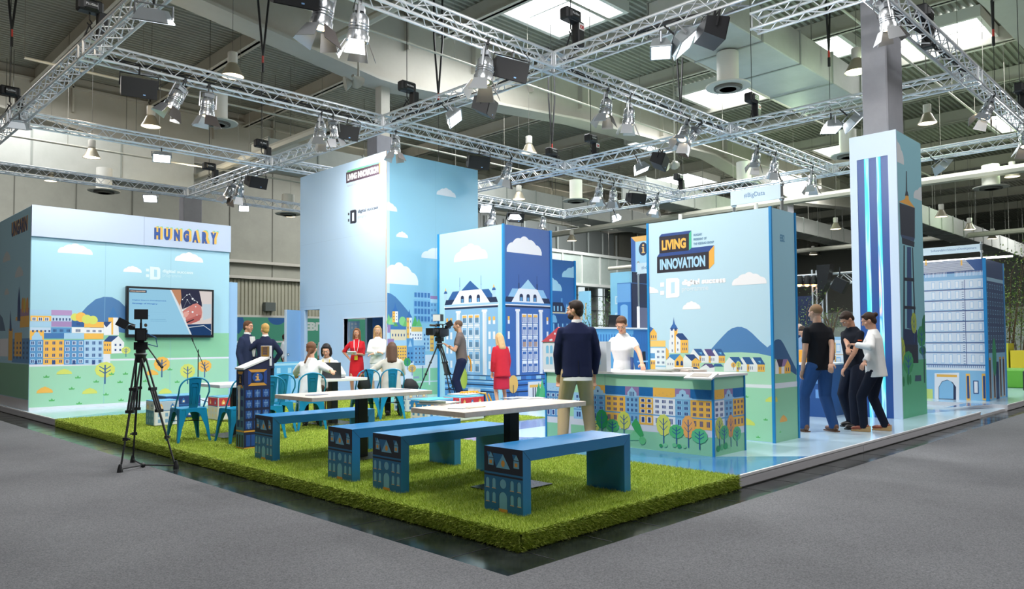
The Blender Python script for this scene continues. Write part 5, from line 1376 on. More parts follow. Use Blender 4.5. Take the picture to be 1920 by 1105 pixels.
# ---------- floodlights with glowing glass
FG = mat('F4FBFF', .3, emit=16, name='flood_glass')
def flood():
    r = thing('floodlight', 'x', 'floodlight')
    b = MB(); b.tube((0, 0, .05), (0, 0, -.12), .014, BLK, n=6); b.build('clamp', r)
    b = MB(); b.path([(-.2, 0, -.26), (-.2, 0, -.12), (.2, 0, -.12), (.2, 0, -.26)], .014, GREYM, 6); b.build('bracket', r)
    b = MB(); vs = [(-.19, -.14, -.3), (.19, -.14, -.3), (.19, .14, -.3), (-.19, .14, -.3), (-.13, -.08, -.17), (.13, -.08, -.17), (.13, .1, -.17), (-.13, .1, -.17)]
    b.add(vs, [(4, 5, 6, 7), (0, 1, 5, 4), (1, 2, 6, 5), (2, 3, 7, 6), (3, 0, 4, 7)], mat('AEB4B8', .35, .6)); bo = b.build('housing', r)
    b = MB(); b.box(-.17, .17, -.12, .12, -.306, -.298, FG); b.build('glass', bo)
    b = MB()
    for q in ((-.19, -.17, -.14, .14), (.17, .19, -.14, .14), (-.17, .17, -.14, -.12), (-.17, .17, .12, .14)): b.box(*q, -.312, -.298, mat('9AA0A4', .4, .5))
    b.build('glass_frame', bo)
    return r
FLD = flood(); ff_ = [True]
for q in [('y', gx[0], 305, .35, .1, -.6, 'wide floodlight with bright glass hanging from the big near truss', 1.25),
          ('y', gx[0], 50, .3, .1, -.6, 'small floodlight under the truss at the left edge', 1.0),
          ('x', gy[3], 300, -.5, .0, -.3, 'bright floodlight over the middle of the stage wall', 1.1),
          ('x', gy[4], 283, -.7, .0, -.5, 'starry bright floodlight left above the HUNGARY lettering', 1.1),
          ('x', gy[4], 455, -.8, .0, -.4, 'starry warm lamp between stage wall and tower', .9),
          ('y', gx[1], 842, -.7, .2, .8, 'dazzling floodlight right above the blue tower', 1.2),
          ('y', gx[1], 1262, -.75, .2, .8, 'dazzling starry floodlight at the top right of centre', 1.3),
          ('y', gx[1], 1249, .0, .1, .6, 'floodlight with square glass under the dazzling one at top right of centre', 1.2),
          ('y', gx[2], 1583, -.75, .2, .8, 'starry floodlight left of the grey pillar', 1.3),
          ('y', gx[2], 1562, .0, .1, .7, 'floodlight with square glass just left of the striped pillar top', 1.2),
          ('y', gx[2], 1196, -.4, .0, .7, 'bright floodlight above the left end of the sign block', 1.4),
          ('y', gx[3], 1748, -.8, .2, .8, 'starry floodlight right of the striped pillar', 1.3),
          ('y', gx[3], 1152, -.3, .0, .7, 'bright low floodlight behind the sign block', 1.3),
          ('x', gy[3], 902, -.8, .0, -.5, 'starry warm lamp at the right edge of the blue tower', 1.1),
          ('x', gy[3], 958, -.0, .0, -.5, 'grey floodlight above the pale palace face', 1.3)]:
    ax, pos, px, tx, ty, rz, lab, s_ = q
    place(FLD, ff_, ax, pos, px, tx, ty, rz, lab, sc_=s_)
# ---------- chain hoists
def hoist(loc, lab, plate=False, chain=True, zt=12.0):
    r = thing('chain_hoist', lab, 'hoist', loc); L = Vector(loc)
    b = MB(); b.bbox(L.x - .2, L.x + .2, L.y - .1, L.y + .1, L.z, L.z + .22, BLK, .03); b.bbox(L.x - .12, L.x + .12, L.y - .13, L.y + .13, L.z + .02, L.z + .19, BLK2, .03); a = Art(b, 'y', L.y - .131); a.text('PLUSlite', L.x - .09, L.z + .09, L.x + .09, L.z + .13, 'D8DADC', .02); b.build('motor', r)
    b = MB(); b.bbox(L.x + .12, L.x + .28, L.y - .09, L.y + .09, L.z - .42, L.z + .04, BLK, .02); b.build('chain_bag', r)
    if plate:
        b = MB(); b.box(L.x + .13, L.x + .27, L.y - .094, L.y - .0905, L.z - .12, L.z + .0, mat('ECECEC', .4)); a = Art(b, 'y', L.y - .095); a.text('KM', L.x + .15, L.z - .1, L.x + .25, L.z - .03, 'C02A2E', .06); b.build('plate', r)
    b = MB(); b.tube((L.x, L.y, L.z + .22), (L.x, L.y, zt), .008, BLK, n=5); b.build('chain', r)
    b = MB(); b.path([(L.x, L.y, L.z), (L.x, L.y, L.z - .12), (L.x + .04, L.y, L.z - .17), (L.x, L.y, L.z - .22), (L.x - .04, L.y, L.z - .18)], .012, BLK, 6); b.build('hook', r)
    b = MB(); z1 = RZT + HA
    for e in (-1, 1): b.tube((L.x, L.y, L.z - .2), (L.x + e * .12, L.y, max(z1, L.z - .7)), .014, BLK, n=5)
    b.build('sling', r)
for (ax, pos, px, py, h, lab, pl) in [('y', gx[0], 168, 30, .55, 'chain hoist at the top edge left, above the big near truss', 0), ('y', gx[0], 18, 170, .5, 'chain hoist at the left picture edge', 0),
        ('y', gx[1], 490, 270, .45, 'chain hoist above the corner joint left of the tower', 0), ('y', gx[1], 763, 190, .4, 'chain hoist beside the grey column behind the tower', 0),
        ('y', gx[1], 1070, 60, .5, 'chain hoist in front of the big skylight', 1), ('y', gx[2], 1410, 212, .4, 'chain hoist above the far crossing under the round diffuser', 1),
        ('y', gx[2], 1108, 280, .4, 'chain hoist over the navy palace face', 1), ('y', gx[3], 1272, 340, .4, 'far chain hoist above the left end of the sign block', 0),
        ('x', gy[0], 1735, 130, .1, 'chain hoist right of the grey pillar under the top right truss', 1), ('x', gy[0], 1912, 170, .5, 'chain hoist at the right picture edge', 0),
        ('y', gx[1], 392, 325, .4, 'far chain hoist above the stage wall', 0), ('y', gx[2], 1035, 372, .3, 'far chain hoist right of the tower', 0)]:
    t_ = at_truss(ax, pos, px, py); p = (pos, t_, RZT + HA + h) if ax == 'y' else (t_, pos, RZT + HA + h)
    hoist(p, lab, pl)
# slings with shackles hanging from the roof
def dropper(px, py, zb, lab):
    p = on_z(px, py, zb); b = MB(); x, y = p[0], p[1]
    b.path([(x - .16, y, zb + 1.6), (x - .02, y, zb + .15), (x, y, zb)], .03, BLK, 6); b.path([(x + .16, y, zb + 1.6), (x + .02, y, zb + .15), (x, y, zb)], .03, BLK, 6)
    b.tube((x - .16, y, zb + 1.6), (x - .16, y, 12.1), .03, BLK, n=6); b.tube((x + .16, y, zb + 1.6), (x + .16, y, 12.1), .03, BLK, n=6)
    b.path([(x, y, zb), (x, y, zb - .2)], .03, mat('C43A30', .4), 6); b.tube((x, y, zb - .2), (x, y, zb - .45), .04, BLK, n=6); b.tube((x, y, zb - .45), (x, y, 6.9), .008, BLK, n=5)
    tag(b.build('roof_sling', loc=(x, y, zb)), lab, 'sling')
for q in [(22, 55, 9.6, 'black sling with red shackle in the top left corner'), (493, 105, 9.4, 'black sling with red shackle left of the beam at the top'), (1554, 95, 9.6, 'black sling with red shackle left of the grey pillar'),
          (1862, 55, 9.8, 'black sling with red shackle at the top right'), (1035, 270, 8.6, 'black sling hanging right of the centre crossing'), (1276, 205, 8.9, 'black sling under the wide pale duct'), (822, 175, 8.8, 'black sling right of the grey column behind the tower')]:
    dropper(*q)
# ---------- bell-shaped pendants
PG = mat('FFF0CE', .3, emit=3.0, name='pendant_glow')
def pendant():
    r = thing('pendant_lamp', 'x', 'pendant lamp')
    b = MB(); b.lathe([(.11, .62), (.12, .6), (.12, .36), (.1, .34)], (0, 0, 0), mat('C9C6BC', .5), 16); b.build('gear_housing', r, True)
    b = MB(); b.lathe([(.1, .34), (.14, .3), (.2, .16), (.29, 0), (.285, 0), (.19, .16), (.12, .3)], (0, 0, 0), mat('A29A86', .35, .3), 22, open_=True); s_ = b.build('bell_shade', r, True)
    b = MB(); b.lathe([(.27, .012), (.02, .02)], (0, 0, 0), PG, 22); b.build('glass', s_, True)
    b = MB(); b.tube((0, 0, 0), (0, 0, 1), .006, mat('55534C', .5), n=4); w_ = b.build('hanging_wire', r); w_.location = (0, 0, .61)
    return r
PD = pendant(); fp = [True]
for (px, py, z, s_, lab) in [(283, 238, 8.0, 1.0, 'bell pendant lamp left above the spotlight pair over the stage'), (172, 296, 8.0, 1.0, 'bell pendant lamp lower left above the stage wall'),
        (436, 144, 8.2, 1.0, 'bell pendant lamp behind the truss over the stage'), (992, 288, 8.2, 1.0, 'white bell pendant lamp between tower and navy block'),
        (1606, 135, 8.4, 1.0, 'bell pendant lamp touching the left side of the grey pillar'), (1739, 232, 8.4, 1.0, 'bell pendant lamp right of the striped pillar top'),
        (1898, 332, 8.0, 1.0, 'bell pendant lamp near the right picture edge'), (1525, 478, 7.6, 1.0, 'small far pendant lamp left of the striped pillar'),
        (1861, 448, 7.6, 1.0, 'small far pendant lamp above the white house block'), (973, 374, 7.8, 1.0, 'bell pendant lamp above the navy palace face'), (1072, 452, 7.2, 1.0, 'far pendant lamp left of the info tower'),
        (1765, 407, 7.4, 1.0, 'tiny bright far lamp right of the striped pillar'), (1818, 431, 7.2, 1.0, 'tiny bright far lamp above the topic sign'), (1567, 430, 7.4, 1.0, 'tiny bright far lamp just left of the striped pillar'),
        (95, 340, 7.9, .8, 'flat-looking pendant lamp over the left end of the stage wall'), (545, 407, 7.3, .8, 'pendant lamp just left of the tower side')]:
    p = on_z(px, py, z)
    if fp[0]: o = PD; fp[0] = False; o.location = p
    else: o = dup(PD, p, 0)
    o['label'] = lab; o.scale = (s_,) * 3
    for k_ in kids(o):
        if k_.name.startswith('hanging_wire'): k_.scale = (1, 1, (DZ + .02 - z) / s_ - .61)
# public address horns
for (px, py, z, lab) in [(672, 155, 8.6, 'grey public address horn on the beam left of the grey column'), (1265, 310, 8.4, 'grey public address horn left above the sign block')]:
    p = Vector(on_z(px, py, z)); r = thing('horn_speaker', lab, 'loudspeaker', p)
    b = MB(); b.lathe([(.2, 0), (.19, .02), (.06, .2), (.05, .3)], p, mat('A8A79C', .5), 16, RY(-1.2) @ RX(.4)); b.build('horn', r, True)
    b = MB(); b.lathe([(.2, 0), (.19, .02), (.06, .2), (.05, .3)], p + Vector((-.3, .2, -.05)), mat('A8A79C', .5), 16, RY(1.3) @ RX(.4)); b.build('horn', r, True)
    b = MB(); b.tube(p, (p.x, p.y, DZ), .03, mat('A8A79C', .5)); b.build('bracket', r)
# ================================================================== furniture and equipment on the stand
BLU = mat('3488C6', .26, var=.05, vscale=3)
# ---------- benches with house fronts
bx0, by0 = 4.08, 3.97
BL_, BW, BH, BT = 1.36, .425, .497, .088
bench = thing('bench', 'blue bench nearest the turf corner, foremost of the four', 'bench', (bx0, by0, PT + .006))
b = MB(); Z0 = PT + .006; c = BT
prof = [(0, 0), (c, 0), (c, BH - c), (BL_ - c, BH - c), (BL_ - c, 0), (BL_, 0), (BL_, BH), (0, BH)]
quads = [(0, 1, 2, 7), (7, 2, 3, 6), (6, 3, 4, 5)]
vs = [(bx0 + u, by0, Z0 + v) for u, v in prof] + [(bx0 + u, by0 + BW, Z0 + v) for u, v in prof]
fs = [q for q in quads] + [tuple(i + 8 for i in q[::-1]) for q in quads] + [(i, i + 8, (i + 1) % 8 + 8, (i + 1) % 8) for i in range(8)]
b.add(vs, fs, BLU); bb = b.build('bench_body', bench)
b = MB()
for (p, q) in (((bx0, Z0 + BH), (bx0 + c, Z0 + BH - c)), ((bx0 + BL_, Z0 + BH), (bx0 + BL_ - c, Z0 + BH - c))):
    b.tube((p[0], by0 - .0003, p[1]), (q[0], by0 - .0003, q[1]), .0012, mat('1F4F7C', .5), n=4)
b.build('mitre_joint', bb)
b = MB(); a = Art(b, 'x', bx0); a.crop(880, 790, 5.526)
U0, U1 = -by0 - BW, -by0
def BX(t): return U0 + t * (U1 - U0)
def BZ(f): return Z0 + f * BH
a.layer(1); a.rect(BX(0), BZ(0), BX(1), BZ(.62), '2A6FA6'); a.rect(BX(0), BZ(.605), BX(1), BZ(1), '262A3C'); a.layer(2); a.rect(BX(0), BZ(.575), BX(1), BZ(.605), '2A6FA6'); a.rect(BX(0), BZ(.545), BX(1), BZ(.575), '262A3C')
a.layer(3); LBW = '79B4D6'
def tri(x, zb, w_, h, c1, c2):
    a.poly([(BX(x - w_ * .75), BZ(zb + h)), (BX(x), BZ(zb + h)), (BX(x), BZ(zb + h * .2)), (BX(x - w_ * .5), BZ(zb))], c2); a.poly([(BX(x - w_ / 2), BZ(zb)), (BX(x + w_ / 2), BZ(zb)), (BX(x), BZ(zb + h))], c1)
tri(.5, .68, .36, .22, LBW, '2A6FA6'); a.layer(5); a.ell(BX(.5), BZ(.755), .02, .025, 'E3A24C')
for x in (.18, .84):
    a.layer(3); tri(x, .83, .14, .085, LBW, '2A6FA6'); a.rect(BX(x - .07), BZ(.71), BX(x + .07), BZ(.82), LBW); a.layer(6); a.rect(BX(x - .04), BZ(.735), BX(x + .03), BZ(.79), 'E3A24C')
def arch(x, z0, w_, h, c1=LBW, sill=True):
    for k, (d, cc) in enumerate(((-.012, '1C2740'), (0, c1))):
        a.layer(3 + k); u0, u1 = BX(x - w_ / 2) + d * .4, BX(x + w_ / 2) + d * .4
        a.poly([(u0, BZ(z0)), (u1, BZ(z0))] + [((u0 + u1) / 2 + (u1 - u0) / 2 * math.cos(t_), BZ(z0 + h) - (u1 - u0) / 2 + (u1 - u0) / 2 * math.sin(t_)) for t_ in [i * math.pi / 8 for i in range(9)]], cc)
    if sill: a.layer(6); a.rect(BX(x - w_ * .6), BZ(z0 - .012), BX(x + w_ * .6), BZ(z0), 'D9B28A')
for x in (.09, .26, .73, .91): arch(x, .36, .085, .15); arch(x, .14, .085, .15)
arch(.5, .055, .2, .26, sill=False); a.layer(6); a.rect(BX(.385), BZ(0.004), BX(.615), BZ(.055), 'E3A24C')
a.layer(3); a.ell(BX(.49), BZ(.44), .034, .036, '1C2740'); a.layer(4); a.ell(BX(.5), BZ(.44), .034, .036, LBW)
b.build('house_front', bench)
for (x, y, lab) in ((3.97, 5.345, 'blue bench second from the turf corner'), (3.98, 6.125, 'blue bench third from the turf corner, left of its close twin'), (4.06, 7.84, 'blue bench farthest back, right behind the info totem')):
    dup(bench, (x, y, PT + .006), None, lab)
for o in [o for o in bpy.data.objects if o.name.startswith('bench') and o.type == 'EMPTY']: o['group'] = 'blue house-front benches'

# ---------- tables
WOOD = noise_mat('pale_oak_board', 'DCCDBE', 'EBDFD3', 14, .32, .04)
WTOP = mat('F1F1F0', .3); STL = mat('1A1A1D', .35, .3)
def table(x0, x1, y0, y1, lab, top, cx=None, cy=None, pole=(.13, .08), base=(.62, .45), edge=None):
    r = thing('table', lab, 'table', ((x0 + x1) / 2, (y0 + y1) / 2, PT)); cx = cx or (x0 + x1) / 2; cy = cy or (y0 + y1) / 2
    b = MB(); b.bbox(x0, x1, y0, y1, .842, .886, top, .003); b.build('tabletop', r)
    b = MB(); b.bbox(cx - pole[0] / 2, cx + pole[0] / 2, cy - pole[1] / 2, cy + pole[1] / 2, PT + .02, .832, STL, .006); b.build('pedestal', r)
    b = MB(); b.box(cx - .25, cx + .25, cy - .15, cy + .15, .832, .842, STL); b.build('mounting_plate', r)
    b = MB(); b.bbox(cx - base[0] / 2, cx + base[0] / 2, cy - base[1] / 2, cy + base[1] / 2, PT + .012, PT + .022, STL, .003); b.build('base_plate', r)
    return r
table(4.0, 5.53, 4.54, 5.24, 'long pale wooden table in front, between the two foremost benches', WOOD, 4.86, 4.87)
table(4.03, 5.62, 6.95, 7.74, 'long pale wooden table behind, between the two rear benches', WOOD, 4.9, 7.35)
table(4.45, 5.25, 10.1, 10.9, 'white square table beside the blue chair left of the info totem', WTOP, base=(.6, .6), pole=(.1, .1))
table(6.25, 7.05, 10.4, 11.2, 'white square table with the open laptop, women seated around it', WTOP, base=(.6, .6), pole=(.12, .12))
def sheet(name, pts, z, m, lab, cat, h=.003, grp=None):
    b = MB(); n = len(pts); b.prism(pts, lambda u, v, d: (u, v, z + d), 0, h, m); o = b.build(name, loc=(pts[0][0], pts[0][1], z)); return tag(o, lab, cat, grp)
def rot(cx, cy, w_, h_, a): return [(cx + x * math.cos(a) - y * math.sin(a), cy + x * math.sin(a) + y * math.cos(a)) for x, y in ((-w_ / 2, -h_ / 2), (w_ / 2, -h_ / 2), (w_ / 2, h_ / 2), (-w_ / 2, h_ / 2))]
TZ_ = .8862
q = on_z(824, 757, TZ_); sheet('newspaper', rot(q[0], q[1], .34, .26, .3), TZ_, mat('D9DAD2', .7), 'folded newspaper at the left end of the front table', 'newspaper', .012)
q = on_z(812, 760, TZ_); b = MB(); b.tube((q[0] - .05, q[1] + .13, TZ_ + .026), (q[0] + .06, q[1] - .1, TZ_ + .026), .013, mat('8FA094', .7), n=10); tag(b.build('rolled_magazine', loc=(q[0], q[1], TZ_)), 'rolled green magazine lying beside the newspaper on the front table', 'magazine')
for i, (px, py, a_, c_, lab) in enumerate([(862, 765, .5, 'C9CDD4', 'grey leaflet near the left edge of the front table'), (884, 764, .1, 'E2D2B4', 'cream leaflet touching the grey one on the front table'),
        (960, 747, .2, '9AA4B4', 'leftmost leaflet of the fan at the back of the front table'), (978, 746, .7, 'D9C9A8', 'beige leaflet in the fan at the back of the front table'), (1000, 747, -.2, 'C4CBD6', 'rightmost leaflet of the fan at the back of the front table'),
        (594, 741, .3, '8D97A8', 'blue-grey leaflet on the left half of the rear table'), (750, 731, .0, '7E848E', 'dark leaflet on the right end of the rear table')]):
    q = on_z(px, py, TZ_); sheet('leaflet', rot(q[0], q[1], .21, .14, a_), TZ_, mat(c_, .5), lab, 'leaflet', .004 + .001 * (i % 3))

# ---------- sheet-metal chairs
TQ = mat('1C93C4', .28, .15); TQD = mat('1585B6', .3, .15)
def chair():
    r = thing('metal_chair', 'x', 'chair')
    S = .18
    b = MB()   # dished seat pan with rounded corners
    def rr(s_, z, rc=.05, n=5):
        o = []
        for (cx, cy, a0) in ((s_ - rc, s_ - rc, 0), (-s_ + rc, s_ - rc, 90), (-s_ + rc, -s_ + rc, 180), (s_ - rc, -s_ + rc, 270)):
            for i in range(n + 1): t_ = math.radians(a0 + 90 * i / n); o.append((cx + rc * math.cos(t_), cy + rc * math.sin(t_), z))
        return o
    rings = [rr(S - .005, .415), rr(S + .004, .435), rr(S, .45), rr(S - .03, .447), rr(S - .08, .44)]
    n = len(rings[0]); vs = sum(rings, []); fs = [(i * n + k, i * n + (k + 1) % n, (i + 1) * n + (k + 1) % n, (i + 1) * n + k) for i in range(4) for k in range(n)] + [tuple(4 * n + k for k in range(n))]
    b.add(vs, fs, TQ); st_ = b.build('seat', r, True)
    b = MB(); b.lathe([(.014, .4405), (.009, .4405), (.009, .442), (.014, .442)], (0, 0, 0), mat('0E4F6E', .4), 10); b.build('drain_hole', st_)
    for (sx, sy) in ((1, 1), (-1, 1), (-1, -1), (1, -1)):    # L-folded tapering legs
        b = MB(); T = .44; 
        secs = [(T, .178, .135), (.33, .186, .085), (.2, .2, .05), (.0, .222, .028)]
        vs = []
        for z, c_, w_ in secs:
            for (dx, dy) in ((-w_, 0), (0, 0), (0, -w_)): vs.append((sx * (c_ + dx), sy * (c_ + dy), z))
            for (dx, dy) in ((-w_, -.006), (-.006, -.006), (-.006, -w_)): vs.append((sx * (c_ + dx), sy * (c_ + dy), z))
        fs = []
        for i in range(3):
            o = i * 6
            for k in ((0, 1), (1, 2), (2, 5), (5, 4), (4, 3), (3, 0)): fs.append((o + k[0], o + k[1], o + 6 + k[1], o + 6 + k[0]))
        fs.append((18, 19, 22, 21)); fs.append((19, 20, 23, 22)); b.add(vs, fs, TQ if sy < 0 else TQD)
        b.box(min(sx * .2, sx * .222), max(sx * .2, sx * .222), min(sy * .2, sy * .222), max(sy * .2, sy * .222), -.002, .03, TQD)
        b.path([(sx * .183, sy * .183, .33), (sx * .2, sy * .2, .17)], .007, TQD, 6)
        b.build('leg', r)
    for k in range(4):       # arched aprons between legs
        R = RZ(k * math.pi / 2); b = MB(); N = 8; vs = []
        for i in range(N + 1):
            x = -.1 + .2 * i / N; zz = .40 - .055 * (abs(2 * i / N - 1) ** 3)
            for z in (.445, zz):
                for y in (.182, .174): vs.append(R @ Vector((x, y + (.445 - z) * .08, z)))
        fs = []
        for i in range(N):
            o = i * 4
            fs += [(o, o + 4, o + 6, o + 2), (o + 1, o + 3, o + 7, o + 5), (o + 2, o + 6, o + 7, o + 3)]
        b.add(vs, fs, TQ); b.build('apron', r)
    b = MB(); b.tube((-.19, .15, .27), (.19, -.15, .27), .006, mat('20242A', .4), n=6); b.tube((.19, .15, .27), (-.19, -.15, .27), .006, mat('20242A', .4), n=6); b.build('cross_brace', r)
    pts = []
    for i in range(21):
        t_ = i / 20; ang = math.pi * t_
        x = .2 * math.cos(ang); z = .66 + .2 * math.sin(ang) ** .7 if 0 < t_ < 1 else .66
        pts.append((x, -.16 - (z - .45) * .2, z))
    pts = [(.185, -.02, .42), (.19, -.07, .5)] + pts + [(-.19, -.07, .5), (-.185, -.02, .42)]
    b = MB(); b.path(pts, .011, TQ, 8); b.build('back_hoop', r, True)
    b = MB(); vs = []
    for i in range(7):
        z = .435 + .415 * i / 6; w_ = .055 + .028 * i / 6; y = -.168 - (z - .45) * .19 - .01 * math.sin(math.pi * i / 6)
        for dy in (0, .006):
            for x in (-w_, w_): vs.append((x, y + dy, z))
    fs = [(0, 1, 3, 2), (24, 26, 27, 25)]
    for i in range(6):
        o = i * 4; fs += [(o, o + 4, o + 5, o + 1), (o + 2, o + 3, o + 7, o + 6), (o, o + 2, o + 6, o + 4), (o + 1, o + 5, o + 7, o + 3)]
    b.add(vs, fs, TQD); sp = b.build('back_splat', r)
    b = MB(); f = lambda x, z: (x, -.172 - (z - .45) * .19 - .01 * math.sin(math.pi * (z - .435) / .415), z)
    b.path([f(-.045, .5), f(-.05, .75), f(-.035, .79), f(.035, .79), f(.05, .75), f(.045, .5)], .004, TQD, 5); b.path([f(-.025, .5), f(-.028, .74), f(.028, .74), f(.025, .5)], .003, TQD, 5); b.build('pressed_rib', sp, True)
    return r
ch = chair(); zc = PT + .014
cp = [(4.13, 10.35, -.03, 'turquoise metal chair left of the info totem, seen whole'), (4.57, 9.8, .02, 'turquoise metal chair half hidden by the left side of the info totem'), (4.98, 9.84, -.1, 'turquoise metal chair right behind the info totem'),
      (5.45, 10.42, -.05, 'turquoise metal chair behind another, left of the braided woman'), (5.98, 10.37, -.35, 'turquoise metal chair of the woman with the braid'),
      (on_y(684, 750, 10.95)[0], 10.95, -.3, 'turquoise metal chair with the black bag, between the two seated women seen from behind'), (7.78, 10.76, -.5, 'turquoise metal chair of the woman in the grey cardigan')]
ch.location = (cp[0][0], cp[0][1], zc); ch.rotation_euler = (0, 0, cp[0][2]); ch['label'] = cp[0][3]; ch['group'] = 'turquoise metal chairs'
for q in cp[1:]: dup(ch, (q[0], q[1], zc), q[2], q[3])
b = MB(); q = (7.12, 11.72); bs = thing('brown_stool', 'small brown stool under the dark-haired woman behind the laptop', 'stool', (q[0], q[1], zc))
b.lathe([(.17, .4), (.18, .42), (.18, .45), (.16, .46)], (q[0], q[1], zc), mat('7A5A34', .5), 18); b.build('seat', bs, True)
for k in range(4):
    g_ = k * math.pi / 2 + .7; b = MB(); b.tube((q[0] + .13 * math.cos(g_), q[1] + .13 * math.sin(g_), zc + .4), (q[0] + .17 * math.cos(g_), q[1] + .17 * math.sin(g_), zc), .016, mat('7A5A34', .5)); b.build('leg', bs)

# ---------- padded cubes with house fronts
def pouf(x0, y0, lx, ly, lab, body, top, side, win='7FA9CF', H_=.4, roof=None):
    z0 = PT + .014; r = thing('house_pouf', lab, 'seat cube', (x0, y0, z0), 'padded house-front seat cubes')
    b = MB(); b.bbox(x0, x0 + lx, y0, y0 + ly, z0, z0 + H_, pr(body), .018); bo = b.build('cube_body', r)
    b = MB(); b.bbox(x0 + .003, x0 + lx - .003, y0 + .003, y0 + ly - .003, z0 + H_ - .01, z0 + H_ + .006, pr(top), .006); b.build('top_cover', r)
    for ax, pos, u0, u1, mc, up in (('x', x0, -y0 - ly + .015, -y0 - .015, side, roof or 'C2CAD8'), ('y', y0, x0 + .015, x0 + lx - .015, body, roof or 'B4C4DA')):
        b = MB(); a = Art(b, ax, pos); a.layer(1); a.rect(u0, z0 + .015, u1, z0 + H_ * .6, mc); a.rect(u0, z0 + H_ * .62, u1, z0 + H_ - .015, up); a.layer(2); a.rect(u0, z0 + H_ * .59, u1, z0 + H_ * .62, '2E6FB0')
        n = max(2, int((u1 - u0) / .11)); a.wins(u0 + .01, z0 + .03, u1 - .01, z0 + H_ * .56, n, 2, win, .5, .6)
        for i in range(n // 2 + 1):
            u = u0 + (u1 - u0) * (i + .5) / (n // 2 + 1); a.layer(3); a.poly([(u - .03, z0 + H_ * .68), (u + .03, z0 + H_ * .68), (u + .03, z0 + H_ * .78), (u, z0 + H_ * .9), (u - .03, z0 + H_ * .78)], 'E8B25E' if i % 2 == 0 else '3A78BC'); a.layer(4); a.rect(u - .012, z0 + H_ * .7, u + .018, z0 + H_ * .78, 'F4E6CC')
        b.build('house_front', r)
    return r
xr = on_y(335.7, 770, 12.5)[0]
pouf(4.45, 12.5, xr - 4.45, .38, 'white and blue seat cube on the turf at the left, nearest the stage corner', 'DDE0E4', '58A9DC', '3F7FB4', roof=None)
q = on_z(357, 748, .535); pouf(q[0] - .1, 13.55, .62, .5, 'navy seat cube with a pale roof band behind the left chair', '1F4E92', '6CB2DC', 'A9B6C6', 'EDEFF4', roof='1F3F7C')
q = on_z(409, 746, .535); pouf(q[0], q[1], .5, .42, 'red-roofed seat cube left of the info totem', 'D8D8D6', '5FA8CC', 'D9DAD8', 'E8D8B8', roof='C23A44')
q = on_z(801, 752, .535); pouf(q[0], q[1], .55, .44, 'grey and blue seat cube behind the left end of the front table', 'C9DAE8', '4FB4DE', 'D6D4D4', '4E8CC4', roof='2C80C4')
q = on_z(862.5, 746, .535); pouf(q[0], q[1], .55, .44, 'red and blue seat cube behind the front table', 'DDE3EA', '4FAEE0', 'E2C9C4', 'F2F2F2', roof='D2323E')
q = on_z(915, 741, .535); rp = pouf(q[0] - .45, q[1] + .1, .5, .44, 'navy seat cube under the white board with yellow lanyards', '26407A', '3F8CC8', '3F74B4', 'E8B25E', roof='1F2F60')
lx, ly = q[0] - .2, q[1] + .32
q2 = on_z(590, 778, .535); pouf(6.35, 13.3, .5, .42, 'blue seat cube glimpsed below the laptop table', '2E86C8', '4FAEE0', '2E86C8', 'EFEFF2')
q2 = on_z(752, 760, .535); pouf(8.62, 11.42, .5, .42, 'pale seat cube behind the legs of the chair with the grey cardigan', 'D4DCE6', '4FAEE0', 'C4D4E4', '2E6FB0')
b = MB(); b.prism(rot(lx, ly, .62, .4, .25), lambda u, v, d: (u, v, PT + .425 + d), 0, .012, mat('E6E4DA', .4)); tag(b.build('white_board', loc=(lx, ly, PT + .425)), 'white board lying on the navy seat cube', 'board')
b = MB(); YL = mat('F2A91C', .5)
for k in range(7):
    pts = [(lx - .25 + .06 * k + .04 * math.sin(i * 1.4 + k), ly - .12 + .03 * math.cos(i * 1.1 + k * 2), PT + .452 + .02 * abs(math.sin(i * .9 + k))) for i in range(7)]; b.path(pts, .011, YL, 5)
b.path([(lx + .1, ly - .12, PT + .45), (lx + .22, ly - .24, PT + .43), (lx + .25, ly - .27, PT + .25), (lx + .3, ly - .27, PT + .2), (lx + .33, ly - .26, PT + .3), (lx + .28, ly - .24, PT + .42)], .014, YL, 6)
tag(b.build('lanyards', loc=(lx, ly, PT + .45)), 'heap of yellow lanyards on the white board, some hanging down', 'lanyards')

# ---------- info totem
x0, x1, y0, y1 = 4.27, 4.62, 8.985, 9.205; z0 = PT + .014; zf, zb = 1.125, 1.265
tt = thing('info_totem', 'dark blue info totem printed with windows and i signs, sloping white tray on top', 'totem', (x0, y0, z0))
b = MB(); b.prism([(x0, z0), (x1, z0), (x1, zb), (x0, zf)], lambda u, v, d: (u, y0 + d, v), 0, y1 - y0, mat('24294A', .4)); b.build('totem_body', tt)
b = MB(); b.prism([(x0 - .015, zf), (x1, zb), (x1, zb + .022), (x0 - .015, zf + .022)], lambda u, v, d: (u, y0 - .012 + d, v), 0, y1 - y0 + .024, mat('EDEDEC', .35)); b.build('tray', tt)
b = MB(); b.bbox(x1 - .02, x1 + .012, y0 - .012, y1 + .012, zb - .1, zb + .155, mat('EDEDEC', .35), .003); hd = b.build('header_board', tt)
b = MB(); a = Art(b, 'x', x1 - .02); a.layer(1); a.rect(-y1 + .005, zb + .02, -y0 - .005, zb + .15, 'C99A3E'); a.layer(2)
for k in range(4): a.rect(-y1 + .05, zb + .04 + k * .027, -y0 - .05, zb + .058 + k * .027, '2A4A86'); a.layer(3); a.rect(-y1 + .06, zb + .046 + k * .027, -y0 - .06, zb + .051 + k * .027, 'C99A3E'); a.layer(2)
b.build('header_print', hd)
b = MB()
